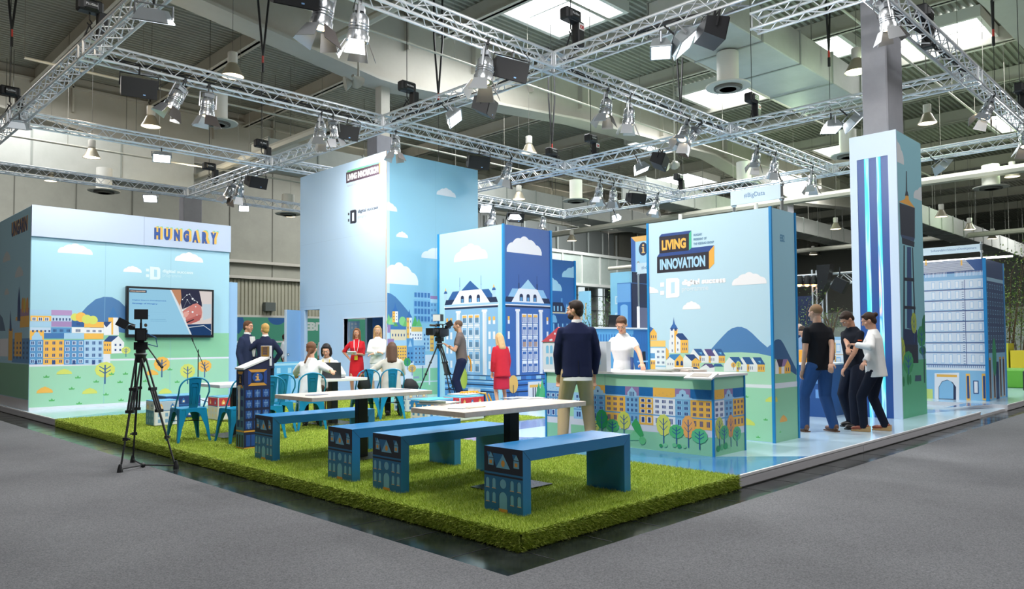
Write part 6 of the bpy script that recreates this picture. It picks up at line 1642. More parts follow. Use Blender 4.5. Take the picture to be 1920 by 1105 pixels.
for ax, pos, u0, u1 in (('x', x0, -y1, -y0), ('y', y0, x0, x1)):
    a = Art(b, ax, pos); W = u1 - u0; X = lambda t: u0 + t * W; a.layer(1)
    if ax == 'x':
        a.rect(X(.02), z0, X(.98), zf, '4E7FA8'); a.layer(2); a.rect(X(.02), .93, X(.98), 1.11, '24294A'); a.wins(X(.05), .38, X(.95), .9, 2, 4, '24407C', .8, .62); a.rect(X(.02), z0, X(.98), .33, '4E7FA8'); a.layer(3)
        for k in range(3): a.rect(X(.1 + .3 * k), .16, X(.28 + .3 * k), .31, '141A2C')
        tops, cy_, rx, ry = 1.1, 1.0, W * .3, .055
    else:
        a.layer(1)
        for r_ in range(4):
            for k in range(3): q = X(.06 + .32 * k); v = .385 + r_ * .13; a.layer(2); a.rect(q, v, q + W * .24, v + .095, '24509A'); a.layer(3); a.rect(q + W * .11, v, q + W * .13, v + .095, '8CB4E0'); a.rect(q + W * .04, v + .05, q + W * .2, v + .056, '8CB4E0'); a.rect(q + W * .06, v + .02, q + W * .07, v + .075, '8CB4E0'); a.rect(q + W * .17, v + .02, q + W * .18, v + .075, '8CB4E0')
        a.layer(2)
        for k in range(2): a.rect(X(.08 + .48 * k), .17, X(.44 + .48 * k), .31, '24509A'); a.layer(3); a.rect(X(.24 + .48 * k), .17, X(.27 + .48 * k), .31, '24294A'); a.layer(2)
        tops, cy_, rx, ry = 1.13, 1.025, W * .2, .062
    a.layer(3); a.rect(X(.14), cy_ - .085, X(.86), cy_ + .085, '27458C'); a.layer(4); a.poly([(X(.14), cy_ + .1), (X(.86), cy_ + .1), (X(.74), cy_ + .065), (X(.26), cy_ + .065)], 'DDA040'); a.poly([(X(.26), cy_ - .07), (X(.74), cy_ - .07), (X(.86), cy_ - .105), (X(.14), cy_ - .105)], 'DDA040')
    a.layer(5); a.rect(X(.26), cy_ - .068, X(.74), cy_ + .063, '1C2238'); a.layer(6); a.ell(X(.5), cy_, rx, ry, '24509A' if ax == 'y' else '141A2C')
    a.layer(7); a.ell(X(.5), cy_ + .032, W * .035, .011, 'E8B460'); a.rect(X(.46), cy_ - .03, X(.54), cy_ + .012, 'E8B460'); a.rect(X(.42), cy_ + .002, X(.54), cy_ + .014, 'E8B460'); a.rect(X(.41), cy_ - .04, X(.59), cy_ - .028, 'E8B460')
    a.layer(3); a.rect(X(0), .345, X(1), .365, 'DDA040'); a.rect(X(0), z0, X(1), z0 + .015, 'DDA040')
b.build('totem_print', tt)
b = MB(); b.path([(x0 - .01, y0 + .11, .92), (x0 - .014, y0 + .11, .86), (x0 - .014, y0 + .11, .5)], [.03, .016, .012], mat('D9D4CA', .4), 8); b.build('leaflet_holder', tt)

# ---------- screen on the stage wall
X0, X1, Z0_, Z1_ = 5.605, 7.53, 1.6, 2.725; yf = 17.44
tv = thing('wall_screen', 'large wall screen showing the Digital Export Development Strategy slide', 'screen', (X0, 17.5, Z0_))
b = MB(); b.bbox(X0, X1, yf, 17.53, Z0_, Z1_, mat('101114', .3), .008); b.build('housing', tv)
b = MB(); E1 = lambda h, e=.85: mat(h, .3, emit=e, spec=.2)
class Scr(Art):
    def poly(s, pts, c): s.n += 1; s.mb.add([s.to3(u, v) for u, v in pts], [tuple(range(len(pts)))], E1(c))
    def text(s, body, u0, v0, u1, v1, c, bold=0.0, space=1.0, skew=0):
        vs, fs, _ = glyphs(body, bold, space); s.n += 1; s.mb.add([s.to3(u0 + a_ * (u1 - u0), v0 + b_ * (v1 - v0)) for a_, b_ in vs], fs, E1(c))
a = Scr(b, 'y', yf); a.crop(230, 520, 7.894)
L_, R_, Bo, To = X0 + .05, X1 - .05, Z0_ + .07, Z1_ - .045
a.layer(1); a.rect(L_, Bo, R_, To, '9CD4F0')
m1 = a.uv(712, 178)[0]; m2 = a.uv(1010, 858)[0]
a.layer(2); a.poly([(m1 - .02, To), (m1 + .06, To), (m2 + .06, Bo), (m2 - .02, Bo)], 'E4F2FA'); a.layer(3); a.poly([(m1 + .02, To), (R_, To), (R_, Bo), (m2 + .02, Bo)], 'E6DCD8')
a.layer(4); a.pp([(860, 180), (1130, 190), (1170, 380), (1175, 440), (1100, 400), (1010, 420), (900, 470), (880, 470), (840, 300)], '2E2F48'); a.pp([(955, 700), (1310, 690), (1310, 862), (1025, 858)], '1C3F6E'); a.pp([(1180, 400), (1310, 400), (1310, 600), (1190, 640)], 'C9DCE6')
a.layer(5); a.pp([(885, 510), (960, 450), (1040, 400), (1100, 385), (1160, 430), (1175, 520), (1165, 600), (1100, 660), (1010, 690), (950, 690), (930, 600)], 'D88880'); a.pp([(720, 185), (860, 185), (870, 300), (850, 430)], 'C9906C')
a.layer(6); a.pp([(930, 640), (1050, 590), (1120, 560), (1165, 560), (1140, 640), (1010, 692), (960, 690)], 'C06A66'); a.pp([(905, 520), (960, 500), (985, 540), (950, 590), (900, 590)], 'F0B0A4'); a.pp([(940, 665), (1050, 620), (1058, 632), (950, 682)], '1D2432')
a.pp([(960, 740), (1200, 712), (1310, 790), (1310, 800), (1200, 722), (965, 750)], 'D8E4EC'); 
for (x, y) in ((950, 265), (990, 252), (1035, 320), (885, 330), (1060, 345), (1105, 370), (885, 492), (970, 505), (1035, 515), (1080, 437), (1100, 560), (955, 335)): u, v = a.uv(x, y); a.layer(8); a.ell(u, v, .014 if x != 1035 else .024, .014 if x != 1035 else .024, 'F6FAFC', n=10)
a.layer(7)
for (p, q) in (((950, 265), (990, 252)), ((990, 252), (1035, 320)), ((950, 265), (885, 330)), ((1035, 320), (1105, 370)), ((885, 492), (955, 335)), ((955, 335), (1000, 400))):
    p_, q_ = a.uv(*p), a.uv(*q); a.poly([(p_[0], p_[1]), (q_[0], q_[1]), (q_[0], q_[1] + .006), (p_[0], p_[1] + .006)], 'DCE6F0')
a.layer(4); a.pr_(100, 183, 355, 232, '1D4E86'); a.pr_(100, 188, 345, 232, '1D1A20'); a.layer(5); a.ptext('LIVING INNOVATION', 112, 194, 335, 222, 'F0D8C8', .05)
a.layer(4); a.ptext('Digital Export Development', 142, 330, 645, 362, '2F74C8', .04); a.ptext('Strategy of Hungary', 142, 376, 518, 410, '2F74C8', .04)
for k, (x0_, x1_) in enumerate(((330, 660), (330, 650), (330, 400), (0, 0), (410, 636), (410, 652))):
    if x1_: y = 518 + k * 26; a.pr_(x0_, y, x1_, y + 7, '5E9CC8')
b.build('slide_image', tv)

# ---------- cameras on tripods
def camera_rig(name, base, head, feet, lab, lens_dir, spreader=True, label_cam=''):
    """feet: three world points; head: top of the tripod"""
    r = thing('tripod', lab, 'tripod', base); Hd = Vector(head); TB = mat('1B1C1F', .45)
    b = MB(); b.lathe([(.045, -.1), (.06, -.07), (.06, -.02), (.075, 0)], Hd, TB, 16); b.lathe([(.07, .0), (.07, .015)], Hd, mat('C4C6CA', .3, .8), 16); b.build('bowl', r, True)
    for f in feet:
        f = Vector(f); d = (f - Hd); side = Vector((-d.y, d.x, 0)).normalized() * .032; t0 = Hd + Vector((d.x, d.y, 0)).normalized() * .05 + Vector((0, 0, -.05))
        m1_ = t0.lerp(f, .48); m2_ = t0.lerp(f, .72)
        b = MB(); b.tube(t0 + side, m1_ + side * .9, .012, TB); b.tube(t0 - side, m1_ - side * .9, .012, TB); b.tube(t0.lerp(f, .27), m2_, .014, TB); b.tube(m2_, f, .011, TB)
        b.build('leg', r)
        b = MB()
        for q_, s_ in ((t0.lerp(f, .28), .045), (m1_, .045), (m2_, .026)): b.obox(q_, (s_ * 2, s_, .035), RZ(math.atan2(side.y, side.x)), TB)
        b.tube(m2_, m2_ + side * 1.6, .01, TB); b.build('leg_clamp', r)
        b = MB(); b.path([f + Vector((0, 0, .09)), f + Vector((0, 0, .03)), f], [.014, .03, .034], TB, 8); b.build('foot', r)
    if spreader:
        c_ = sum((Vector(f) for f in feet), Vector()) / 3 + Vector((0, 0, .03))
        b = MB(); b.ball(c_, .03, TB)
        for f in feet: b.tube(c_, Vector(f) + Vector((0, 0, .035)), .009, TB, n=6)
        b.build('spreader', r)
    hz = Hd.z; ld = Vector(lens_dir).normalized(); R = RZ(math.atan2(ld.y, ld.x))
    b = MB(); b.lathe([(.05, .015), (.055, .03), (.05, .12), (.035, .15)], Hd, TB, 14); b.obox(Hd + Vector((0, 0, .1)), (.12, .15, .09), R, TB); b.build('fluid_head', r, True)
    b = MB(); p = Hd + R @ Vector((-.05, -.07, .09)); e_ = p + R @ Vector((-.34, -.16, -.24)); b.tube(p, e_, .008, TB); b.tube(p.lerp(e_, .68), e_, .016, TB); b.build('pan_bar', r)
    return R, Hd
def cam_body(R, Hd, lab, light=True, big=False):
    r = thing('video_camera', lab, 'video camera', Hd + Vector((0, 0, .15))); K = mat('141518', .4); K2 = mat('26282C', .35); s_ = 1.25 if big else 1
    P = lambda x, y, z: Hd + R @ (Vector((x, y, z)) * s_) + Vector((0, 0, .15))
    b = MB(); b.obox(P(-.04, 0, .085), (.26 * s_, .12 * s_, .15 * s_), R, K); b.obox(P(-.2, 0, .08), (.1 * s_, .09 * s_, .12 * s_), R, K2); b.obox(P(-.04, 0, .008), (.16 * s_, .08 * s_, .02 * s_), R, K2); b.build('camera_body', r)
    q = P(.09, 0, .09); e_ = P(.27, 0, .09); b = MB(); b.path([q, P(.13, 0, .09), P(.135, 0, .09), e_], [.05 * s_, .05 * s_, .042 * s_, .048 * s_], K, 18); b.build('lens', r, True)
    b = MB(); b.obox(P(.3, 0, .09), (.07 * s_, .14 * s_, .12 * s_), R, K); b.build('matte_box', r)
    b = MB(); b.path([P(-.12, 0, .16), P(-.12, 0, .22), P(.1, 0, .22), P(.12, 0, .17)], .013 * s_, K, 8); b.build('handle', r, True)
    b = MB(); b.tube(P(-.08, -.05, .2), P(.22, -.05, .2), .018 * s_, mat('5A4A3C', .8), n=10); b.build('microphone', r, True)
    b = MB(); b.tube(P(.02, .06, .2), P(.02, .16, .23), .008, K); b.obox(P(.0, .2, .22), (.02 * s_, .12 * s_, .1 * s_), R @ RX(.5), K2); b.build('flip_screen', r)
    b = MB(); b.tube(P(-.1, .06, .17), P(-.1, .12, .17), .03 * s_, K, n=12); b.tube(P(-.16, .11, .17), P(-.06, .11, .17), .028 * s_, K, n=12); b.build('viewfinder', r, True)
    b = MB(); b.path([P(-.12, -.06, .1), P(-.2, -.16, .05), P(-.16, -.18, -.06), P(-.08, -.08, -.03)], .006, mat('2A5A8C', .4), 6); b.build('cable', r)
    if light:
        b = MB(); b.tube(P(.04, 0, .22), P(.04, 0, .27), .01, K); b.obox(P(.04, 0, .33), (.1 * s_, .15 * s_, .12 * s_), R, K2); b.build('lamp_head', r)
        if light == 2: b = MB(); b.obox(P(.095, 0, .33), (.01, .14 * s_, .11 * s_), R, mat('E4E6E4', .4)); b.build('diffuser', r)
    return r
f1 = [on_z(225, 886, 0.0065), on_z(335, 878, .004), on_z(262, 866, .0065)]
f1 = [(f1[0][0], f1[0][1], .0065), (f1[1][0] - .03, f1[1][1], .002), (f1[2][0] - .08, f1[2][1], .0065)]
hx, hy = sum(p[0] for p in f1) / 3, sum(p[1] for p in f1) / 3
pt_ = on_x(264, 645, hx + .02); hd = (hx + .02, pt_[1], 1.33)
R, Hd = camera_rig('a', (hx, hy, 0), hd, f1, 'tall black camera tripod on the stone strip at the left', (.35, 1, 0)); cam_body(R, Hd, 'black video camera on the left tripod, in front of the wall screen', 1)
hx, hy = 10.35, 12.95; pt_ = on_x(824, 640, hx); hy = pt_[1]
f2 = [(hx - .48, hy + .3, PT), (hx + .55, hy + .05, PT), (hx - .06, hy - .5, PT)]
R, Hd = camera_rig('b', (hx, hy, PT), (hx, hy, 1.42), f2, 'black camera tripod of the cameraman in front of the pale palace face', (-.55, -.2, 0), False); cam_body(R, Hd, 'big shoulder camera with white lamp on the cameraman\'s tripod', 2, True)
# microphone stand by the stage wall
m0 = on_y(371, 742, 16.6); ms = thing('microphone_stand', 'thin black microphone stand in front of the wall screen', 'microphone stand', (m0[0], 16.6, PT)); K = mat('1A1B1E', .4)
b = MB(); b.tube((m0[0], 16.6, PT), (m0[0], 16.6, 1.33), .011, K); b.build('stand_tube', ms)
b = MB(); t1 = on_y(362, 641, 16.6); t2 = on_y(387, 697, 16.6); b.tube((t1[0], 16.6, t1[2]), (t2[0], 16.6, t2[2]), .008, K); b.tube((t1[0], 16.6, t1[2]), (t1[0] - .03, 16.6, t1[2] + .1), .016, K); b.build('boom', ms)
for k in range(3): g_ = k * 2.1; b = MB(); b.tube((m0[0], 16.6, PT + .12), (m0[0] + .3 * math.cos(g_), 16.6 + .3 * math.sin(g_), PT + .005), .008, K); b.build('stand_leg', ms)

# ---------- laptop, bags, counter goods
lp = thing('laptop', 'open dark laptop on the white square table, its lid towards the viewer', 'laptop', (6.62, 10.62, TZ_)); R = RZ(.75)
b = MB(); c0 = Vector((6.55, 10.66, TZ_)); b.obox(c0 + R @ Vector((0, .0, .01)) + Vector((0, 0, 0)), (.36, .25, .018), RZ(-.82), mat('303236', .4)); b.build('keyboard_base', lp)
b = MB(); A_ = RZ(-.82); pc = c0 + A_ @ Vector((0, -.14, .13)); b.obox(pc, (.36, .012, .25), A_ @ RX(.12), mat('3A3D42', .35, .3)); b.build('lid', lp)
bg = thing('shoulder_bag', 'black shoulder bag hanging on the chair between the seated women', 'bag', (7.35, 10.8, .6)); q = on_y(684, 735, 10.7)
b = MB(); b.loft([((q[0], 10.72, .68), .11, .05, None), ((q[0], 10.72, .72), .13, .06, None), ((q[0], 10.72, .84), .1, .04, None)], mat('17181A', .5), 16); b.build('bag_body', bg, True)
b = MB(); b.path([(q[0] - .09, 10.72, .82), (q[0] + .02, 10.72, 1.0), (q[0] + .05, 10.72, 1.0), (q[0] + .1, 10.72, .82)], .008, mat('17181A', .5), 6); b.build('strap', bg)
q = on_y(770, 722, 11.6); b = MB(); b.loft([((q[0], 11.6, .545), .14, .11, None), ((q[0], 11.6, .6), .17, .13, None), ((q[0] - .02, 11.6, .7), .13, .1, None), ((q[0] - .04, 11.6, .76), .06, .04, None)], mat('1C1D20', .7, bump=.4, bscale=20), 16); tag(b.build('black_jacket', None, True, loc=(q[0], 11.6, .55)), 'black jacket heaped right of the woman in the grey cardigan', 'jacket')
q = on_x(672, 680, 10.3)
CZT = 1.0635
for (px, py, w_, h_, a_, c_, hh, lab) in [(1245, 697, .42, .24, 1.5, '8E9086', .03, 'left stack of grey newspapers on the counter'), (1288, 697, .36, .24, 1.5, 'A5A69C', .03, 'right stack of grey newspapers on the counter'), (1340, 694, .4, .28, 1.2, 'E6D6CE', .035, 'pile of pinkish magazines near the counter end'), (1362, 692, .3, .24, .6, 'F0E8E2', .05, 'pale magazines at the far end of the counter'),
                                     (1180, 692, .3, .2, .4, 'ECEEF0', .004, 'loose white sheets in front of the counter woman')]:
    q = on_z(px, py, CZT); b = MB()
    for k in range(max(1, int(hh / .008))): b.prism(rot(min(max(q[0], 7.85), 8.3) + .006 * math.sin(k * 3), q[1], w_, h_, a_ + .04 * math.sin(k * 2)), lambda u, v, d: (u, v, CZT + k * .008 + d), 0, .0065, mat(c_ if k % 2 == 0 else 'D9D6CE', .6))
    tag(b.build('magazine_stack', loc=(q[0], q[1], CZT)), lab, 'magazines')
b = MB(); q = on_x(1316, 705, 7.66); b.obox((7.64, q[1], 1.045), (.17, .36, .02), RY(-.35), mat('F2F0EC', .4)); b.obox((7.638, q[1], 1.057), (.1, .24, .004), RY(-.35), mat('8E867C', .5)); tag(b.build('counter_sign', loc=(7.64, q[1], 1.03)), 'small white tilted tray on the front edge of the counter', 'tray')
# ================================================================== people
def fused(mb, name, parent, vox, m, smooth=4, fac=.5):
    me = mb.mesh(name)
    o = bpy.data.objects.new('tmp', me); sc.collection.objects.link(o)
    r = o.modifiers.new('r', 'REMESH'); r.mode = 'VOXEL'; r.voxel_size = vox
    s = o.modifiers.new('s', 'SMOOTH'); s.factor = fac; s.iterations = smooth
    dg = bpy.context.evaluated_depsgraph_get(); dg.update()
    nm = bpy.data.meshes.new_from_object(o.evaluated_get(dg))
    bpy.data.objects.remove(o); nm.name = name
    nm.materials.clear(); nm.materials.append(m)
    nm.polygons.foreach_set('use_smooth', [True] * len(nm.polygons)); nm.polygons.foreach_set('material_index', [0] * len(nm.polygons)); nm.update()
    ob = bpy.data.objects.new(name, nm); sc.collection.objects.link(ob); ob.parent = parent
    return ob
def cloth(h, rough=.85): return mat(h, rough, 0, bump=.55, bscale=9, var=.06, vscale=14, spec=.2)
def ik(a, c, l1, l2, pole):
    """middle joint between a and c"""
    a, c = Vector(a), Vector(c); d = c - a; L = min(d.length, (l1 + l2) * .995); c = a + d.normalized() * L
    x = (l1 * l1 - l2 * l2 + L * L) / (2 * L); h = math.sqrt(max(0, l1 * l1 - x * x)); n = d.normalized()
    p = Vector(pole); p = (p - n * p.dot(n)).normalized()
    return a + n * x + p * h, c
def person(label, loc, yaw, H=1.75, lean=0, sit=False, hands=(None, None), poles=(None, None), feet=None, head=(0, 0), fem=False,
           skin='D9A68A', top=None, sleeve='long', bottom=None, shoes='1C1C1E', hair=('short', '3A2A20'), face=True, vox=.012, extra=None, hem=.08, tuck=False, wide=1.0):
    """top=(name, colour, length below the hips), bottom=(kind, colour); hands and feet in world space or None"""
    k = H / 1.75; ya = math.radians(yaw); Ri = RZ(-ya); r = thing('person', label, 'person', (0, 0, 0)); L0 = Vector(loc)
    W2L = lambda p: Ri @ (Vector(p) - L0)
    sk = mat(skin, .5, bump=.1, bscale=120, spec=.35)
    hz = (.535 if sit else .93) * k if not sit else .55
    l = math.radians(lean); U = Vector((0, math.sin(l), math.cos(l))); F = Vector((0, math.cos(l), -math.sin(l))); X = Vector((1, 0, 0))
    B = Matrix((X, F, U)).transposed()
    pel = Vector((0, 0, hz)); sw = (.165 if fem else .19) * k * wide
    at = lambda x, y, z: pel + B @ (Vector((x, y, z)) * k)
    nb = at(0, -.01, .54); sh = [at(s_ * (sw / k - .022), -.01, .445) for s_ in (-1, 1)]
    hy, hp = math.radians(head[0]), math.radians(head[1]); RH = RZ(hy) @ RX(-hp - l * .6)
    hc = nb + U * .075 * k + RH @ Vector((0, .02, .085)) * k
    hp_ = lambda x, y, z: hc + RH @ (Vector((x, y, z)) * k)
    # arms
    el, wr = [], []
    for i, s_ in enumerate((-1, 1)):
        tgt = W2L(hands[i]) if hands[i] is not None else sh[i] + Vector((s_ * .05, .04, -.53)) * k
        pole = poles[i] if poles[i] is not None else (s_ * .5, -.8, -.2)
        e_, w_ = ik(sh[i], tgt, .285 * k, .26 * k, pole); el.append(e_); wr.append(w_)
    # legs
    hip = [pel + Vector((s_ * .085 * k, 0, -.03 * k)) for s_ in (-1, 1)]
    kn, an = [], []
    for i, s_ in enumerate((-1, 1)):
        if feet is not None: f = W2L(feet[i]); f.z = .085 * k
        elif sit: f = Vector((s_ * .11, .40, .085))
        else: f = Vector((s_ * .1 * k, 0, .085 * k))
        a_, b_ = ik(hip[i], f, .43 * k, .425 * k, (s_ * .1, 1, .1)); kn.append(a_); an.append(b_)
    mb = MB(); d = sk
    # head and neck
    mb.ball(hp_(0, -.014, .022), (.073 * k, .09 * k, .09 * k), d, 16, 12, RH); mb.ball(hp_(0, .016, -.035), (.057 * k, .066 * k, .08 * k), d, 14, 10, RH)
    mb.ball(hp_(0, .056, -.088), .026 * k, d); mb.capsule(hp_(0, .078, .012), .009 * k, hp_(0, .098, -.028), .013 * k, d, 8); mb.ball(hp_(0, .07, .03), (.045 * k, .02 * k, .014 * k), d, 12, 8, RH)
    for s_ in (-1, 1):
        mb.ball(hp_(s_ * .075, -.01, -.012), (.011 * k, .02 * k, .03 * k), d, 8, 8, RH); mb.ball(hp_(s_ * .04, .045, -.03), .026 * k, d)
    mb.capsule(nb - U * .03 * k, .058 * k, hp_(0, -.02, -.07), .05 * k, d)
    # trunk
    mb.loft([(at(0, 0, -.08), .14 * k, .1 * k, B), (at(0, 0, .1), .12 * k, .09 * k, B), (at(0, 0, .32), .145 * k, .1 * k, B), (at(0, -.01, .46), .15 * k, .085 * k, B), (at(0, -.01, .53), .06 * k, .055 * k, B)], d, 18)
    for i, s_ in enumerate((-1, 1)):
        mb.capsule(sh[i], .047 * k, el[i], .036 * k, d); mb.capsule(el[i], .036 * k, wr[i], .025 * k, d)
        mb.capsule(hip[i], .075 * k, kn[i], .052 * k, d); mb.capsule(kn[i], .05 * k, an[i], .036 * k, d)
        fw = (an[i] - kn[i]); mb.capsule(an[i] + Vector((0, -.03, -.04)) * k, .035 * k, an[i] + Vector((0, .12, -.055)) * k, .026 * k, d)
        # hand: palm, four curled fingers, thumb off the side
        f = (wr[i] - el[i]).normalized(); sd = f.cross(Vector((0, 0, 1))); sd = sd.normalized() if sd.length > .2 else X.copy(); nn = sd.cross(f).normalized()
        M_ = Matrix((sd, f, nn)).transposed(); pc = wr[i] + f * .045 * k
        mb.ball(pc, (.038 * k, .05 * k, .016 * k), d, 12, 8, M_)
        for q in range(4):
            a_ = pc + (sd * (-.028 + .0187 * q) + f * .038) * k; Lq = (.032, .038, .036, .028)[q] * k
            b_ = a_ + (f * .85 - nn * .5).normalized() * Lq; c_ = b_ + (f * .3 - nn * .95).normalized() * Lq * .8
            mb.capsule(a_, .0095 * k, b_, .009 * k, d, 8); mb.capsule(b_, .009 * k, c_, .008 * k, d, 8)
        t0 = pc + (sd * (-s_) * .032 - f * .02) * k; t1 = t0 + (sd * (-s_) * .7 + f * .8).normalized() * .035 * k; mb.capsule(t0, .012 * k, t1, .01 * k, d, 8); mb.capsule(t1, .01 * k, t1 + (f - nn * .4).normalized() * .025 * k, .009 * k, d, 8)
    fused(mb, 'body', r, vox * .75 if vox < .012 else vox, sk, 3)
    # clothing
    if top:
        nm, col, ln = top[:3]; m = cloth(col); tb = MB(); e = .016 * k; loose = .02 * k if nm in ('jacket', 'blazer', 'cardigan', 'blouse', 'suit_jacket', 'coat') else 0
        hw, hd_ = (.155 if fem else .16) * k + e * .4 + loose * .6, .112 * k + e * .4 + loose * .6
        ww = (.13 if fem else .15) * k + e * .5 + loose
        bust = .012 * k if fem else 0
        secs = []
        if sit: secs = [(at(0, 0, -.06), hw + .01, hd_ + .01, B)]
        else: secs = [(at(0, 0, -ln), hw + (.015 if loose else 0), hd_ + (.012 if loose else 0), B)]
        secs += [(at(0, 0, .02), hw, hd_, B), (at(0, .0, .17), ww, .1 * k + e + loose * .5, B), (at(0, .005 + bust, .33), .152 * k + e + loose * .4, .112 * k + e + bust, B),
                 (at(0, -.006, .42), sw + .004, .1 * k + e * .6, B), (at(0, -.012, .47), sw * .86, .088 * k, B), (at(0, -.012, .512), sw * .62, .074 * k, B), (at(0, -.012, .545), .08 * k, .064 * k, B), (at(0, -.012, .555), .06 * k, .058 * k, B)]
        tb.loft(secs, m, 22)
        for i, s_ in enumerate((-1, 1)):
            if sleeve == 'none': continue
            tb.capsule(sh[i], .053 * k + loose * .15, sh[i].lerp(el[i], .5), .057 * k + loose * .4, m, 12)
            if sleeve == 'long': tb.capsule(sh[i].lerp(el[i], .5), .053 * k + loose * .4, el[i], .047 * k + loose * .4, m, 12); tb.tube(el[i], el[i].lerp(wr[i], .93), .047 * k + loose * .4, m, .036 * k + loose * .3, 12)
            elif sleeve == 'elbow': tb.tube(sh[i].lerp(el[i], .5), el[i].lerp(wr[i], .12), .053 * k, m, .046 * k, 12)
        tob = fused(tb, nm, r, vox, m, 3)
        if nm in ('jacket', 'suit_jacket', 'blazer'):      # shirt, collar, lapels
            cb = MB(); cm = mat('F2F2F3', .6); cb.lathe([(.062 * k, -.02 * k), (.066 * k, .0), (.06 * k, .035 * k), (.056 * k, .035 * k)], nb + U * .01, cm, 16, B, open_=True); cb.build('shirt_collar', r, True)
            if face:
                vb = MB(); P_ = [at(-.045, .122, .5), at(.045, .122, .5), at(.055, .155, .33), at(0, .16, .1), at(-.055, .155, .33)]
                vb.add([p + F * .012 * k for p in P_] + [p - F * .04 for p in P_], [(0, 1, 2, 3, 4)[::-1], (5, 6, 7, 8, 9)] + [(j, (j + 1) % 5, (j + 1) % 5 + 5, j + 5) for j in range(5)], cm); vb.build('shirt_front', r)
    if bottom:
        kind, col = bottom; m = cloth(col)
        bb_ = MB()
        if kind in ('trousers', 'jeans'):
            bb_.loft([(at(0, 0, .09 if not sit else .06), (.138 if fem else .15) * k, .1 * k, B), (at(0, 0, -.0), .155 * k, .112 * k, B), (pel + Vector((0, 0, -.09 * k)), .15 * k, .108 * k, None)], m, 20)
            for i in range(2):
                g_ = 1 if fem else 1.12; bb_.capsule(hip[i] + Vector((0, 0, -.02)), .097 * k * g_, kn[i], .072 * k * g_, m, 14); bb_.capsule(kn[i], .072 * k * g_, an[i] + Vector((0, 0, .0)), .057 * k * g_, m, 14); bb_.tube(an[i], an[i] - Vector((0, 0, .035 * k)), .057 * k * g_, m, .06 * k * g_, 14)
        elif kind in ('skirt', 'dress_skirt'):
            z1 = .46 * k if not sit else .4
            bb_.loft([(at(0, 0, .1), .125 * k, .095 * k, B), (at(0, 0, -.02), .165 * k, .12 * k, B), (Vector((0, .02, (hz + z1) / 2)), .18 * k, .14 * k, None), (Vector((0, .02, z1)), .185 * k, .15 * k, None)], m, 22)
        fused(bb_, kind, r, vox, m, 3)
    for i in range(2):
        q = an[i]; m = mat(shoes, .4); sb = MB()
        sb.ball((q.x, q.y + .05 * k, .042 * k), (.045 * k, .135 * k, .04 * k), m, 14, 8); sb.ball((q.x, q.y - .03 * k, .06 * k), (.042 * k, .05 * k, .055 * k), m, 12, 8); sb.box(q.x - .04 * k, q.x + .04 * k, q.y - .075 * k, q.y + .17 * k, .001, .018 * k, m)
        so = sb.build('shoe', r, True)
    # hair
    st_, hcol = hair; hm = mat(hcol, .6, bump=.7, bscale=55, var=.2, vscale=30, spec=.3); hb = MB()
    if st_ != 'bald':
        hb.ball(hp_(0, -.026, .034), (.082 * k, .092 * k, .09 * k), hm, 18, 12, RH); hb.ball(hp_(0, .018, .084), (.06 * k, .05 * k, .026 * k), hm, 14, 8, RH); hb.ball(hp_(0, -.06, -.02), (.066 * k, .05 * k, .07 * k), hm, 14, 8, RH)
        if st_ == 'crop': hb = MB(); hb.ball(hp_(0, -.022, .03), (.078 * k, .092 * k, .084 * k), hm, 18, 12, RH)
        if st_ in ('long', 'bob'):
            e_ = -.24 if st_ == 'long' else -.1
            for s_ in (-1, 1):
                hb.capsule(hp_(s_ * .068, -.01, .03), .03 * k, hp_(s_ * .075, .0, e_ * .6), .032 * k, hm); hb.capsule(hp_(s_ * .075, .0, e_ * .6), .032 * k, hp_(s_ * .07, .03 if face else -.05, e_), .02 * k, hm)
            hb.capsule(hp_(0, -.07, .0), .07 * k, hp_(0, -.085, e_), .06 * k, hm); hb.capsule(hp_(-.04, -.06, 0), .05 * k, hp_(-.05, -.08, e_ * 1.05), .04 * k, hm); hb.capsule(hp_(.04, -.06, 0), .05 * k, hp_(.05, -.08, e_ * 1.05), .04 * k, hm)
        if st_ == 'bun': hb.ball(hp_(0, -.125, .04), .036 * k, hm)
        if st_ == 'tail': hb.capsule(hp_(0, -.11, .02), .026 * k, hp_(0, -.14, -.1), .018 * k, hm)
        if st_ == 'braid':
            for q in range(8): hb.ball(hp_(-.01 * q, -.1 - .006 * q + .004 * (q % 2), -.03 - .03 * q), (.024 * k * (1 - .05 * q), .022 * k, .022 * k), hm)
        hob = fused(hb, 'hair', r, vox * .9, hm, 2)
        if st_ == 'beard': pass
    if face:
        for s_ in (-1, 1):
            eb = MB(); eb.ball(hp_(s_ * .03, .073, .006), (.0135 * k, .009 * k, .0085 * k), mat('F0ECE8', .3), 10, 8, RH); ey = eb.build('eye', r, True)
            ib = MB(); ib.ball(hp_(s_ * .03, .081, .005), .0058 * k, mat('2A1C14', .3), 8, 6); ib.build('iris', ey, True)
            bb2 = MB(); bb2.capsule(hp_(s_ * .015, .088, .026), .0038 * k, hp_(s_ * .045, .074, .028), .003 * k, hm if st_ != 'bald' else mat('3A2A20', .6), 6); bb2.build('eyebrow', r)
        m2 = MB(); m2.ball(hp_(0, .082, -.056), (.021 * k, .009 * k, .0055 * k), mat('B05A52', .5), 12, 8, RH); m2.build('lips', r, True)
    if extra: extra(r, locals())
    r.location = L0; r.rotation_euler = (0, 0, ya)
    return r
def P_(px, X0, py=700): q = on_x(px, py, X0); return (q[0], q[1])
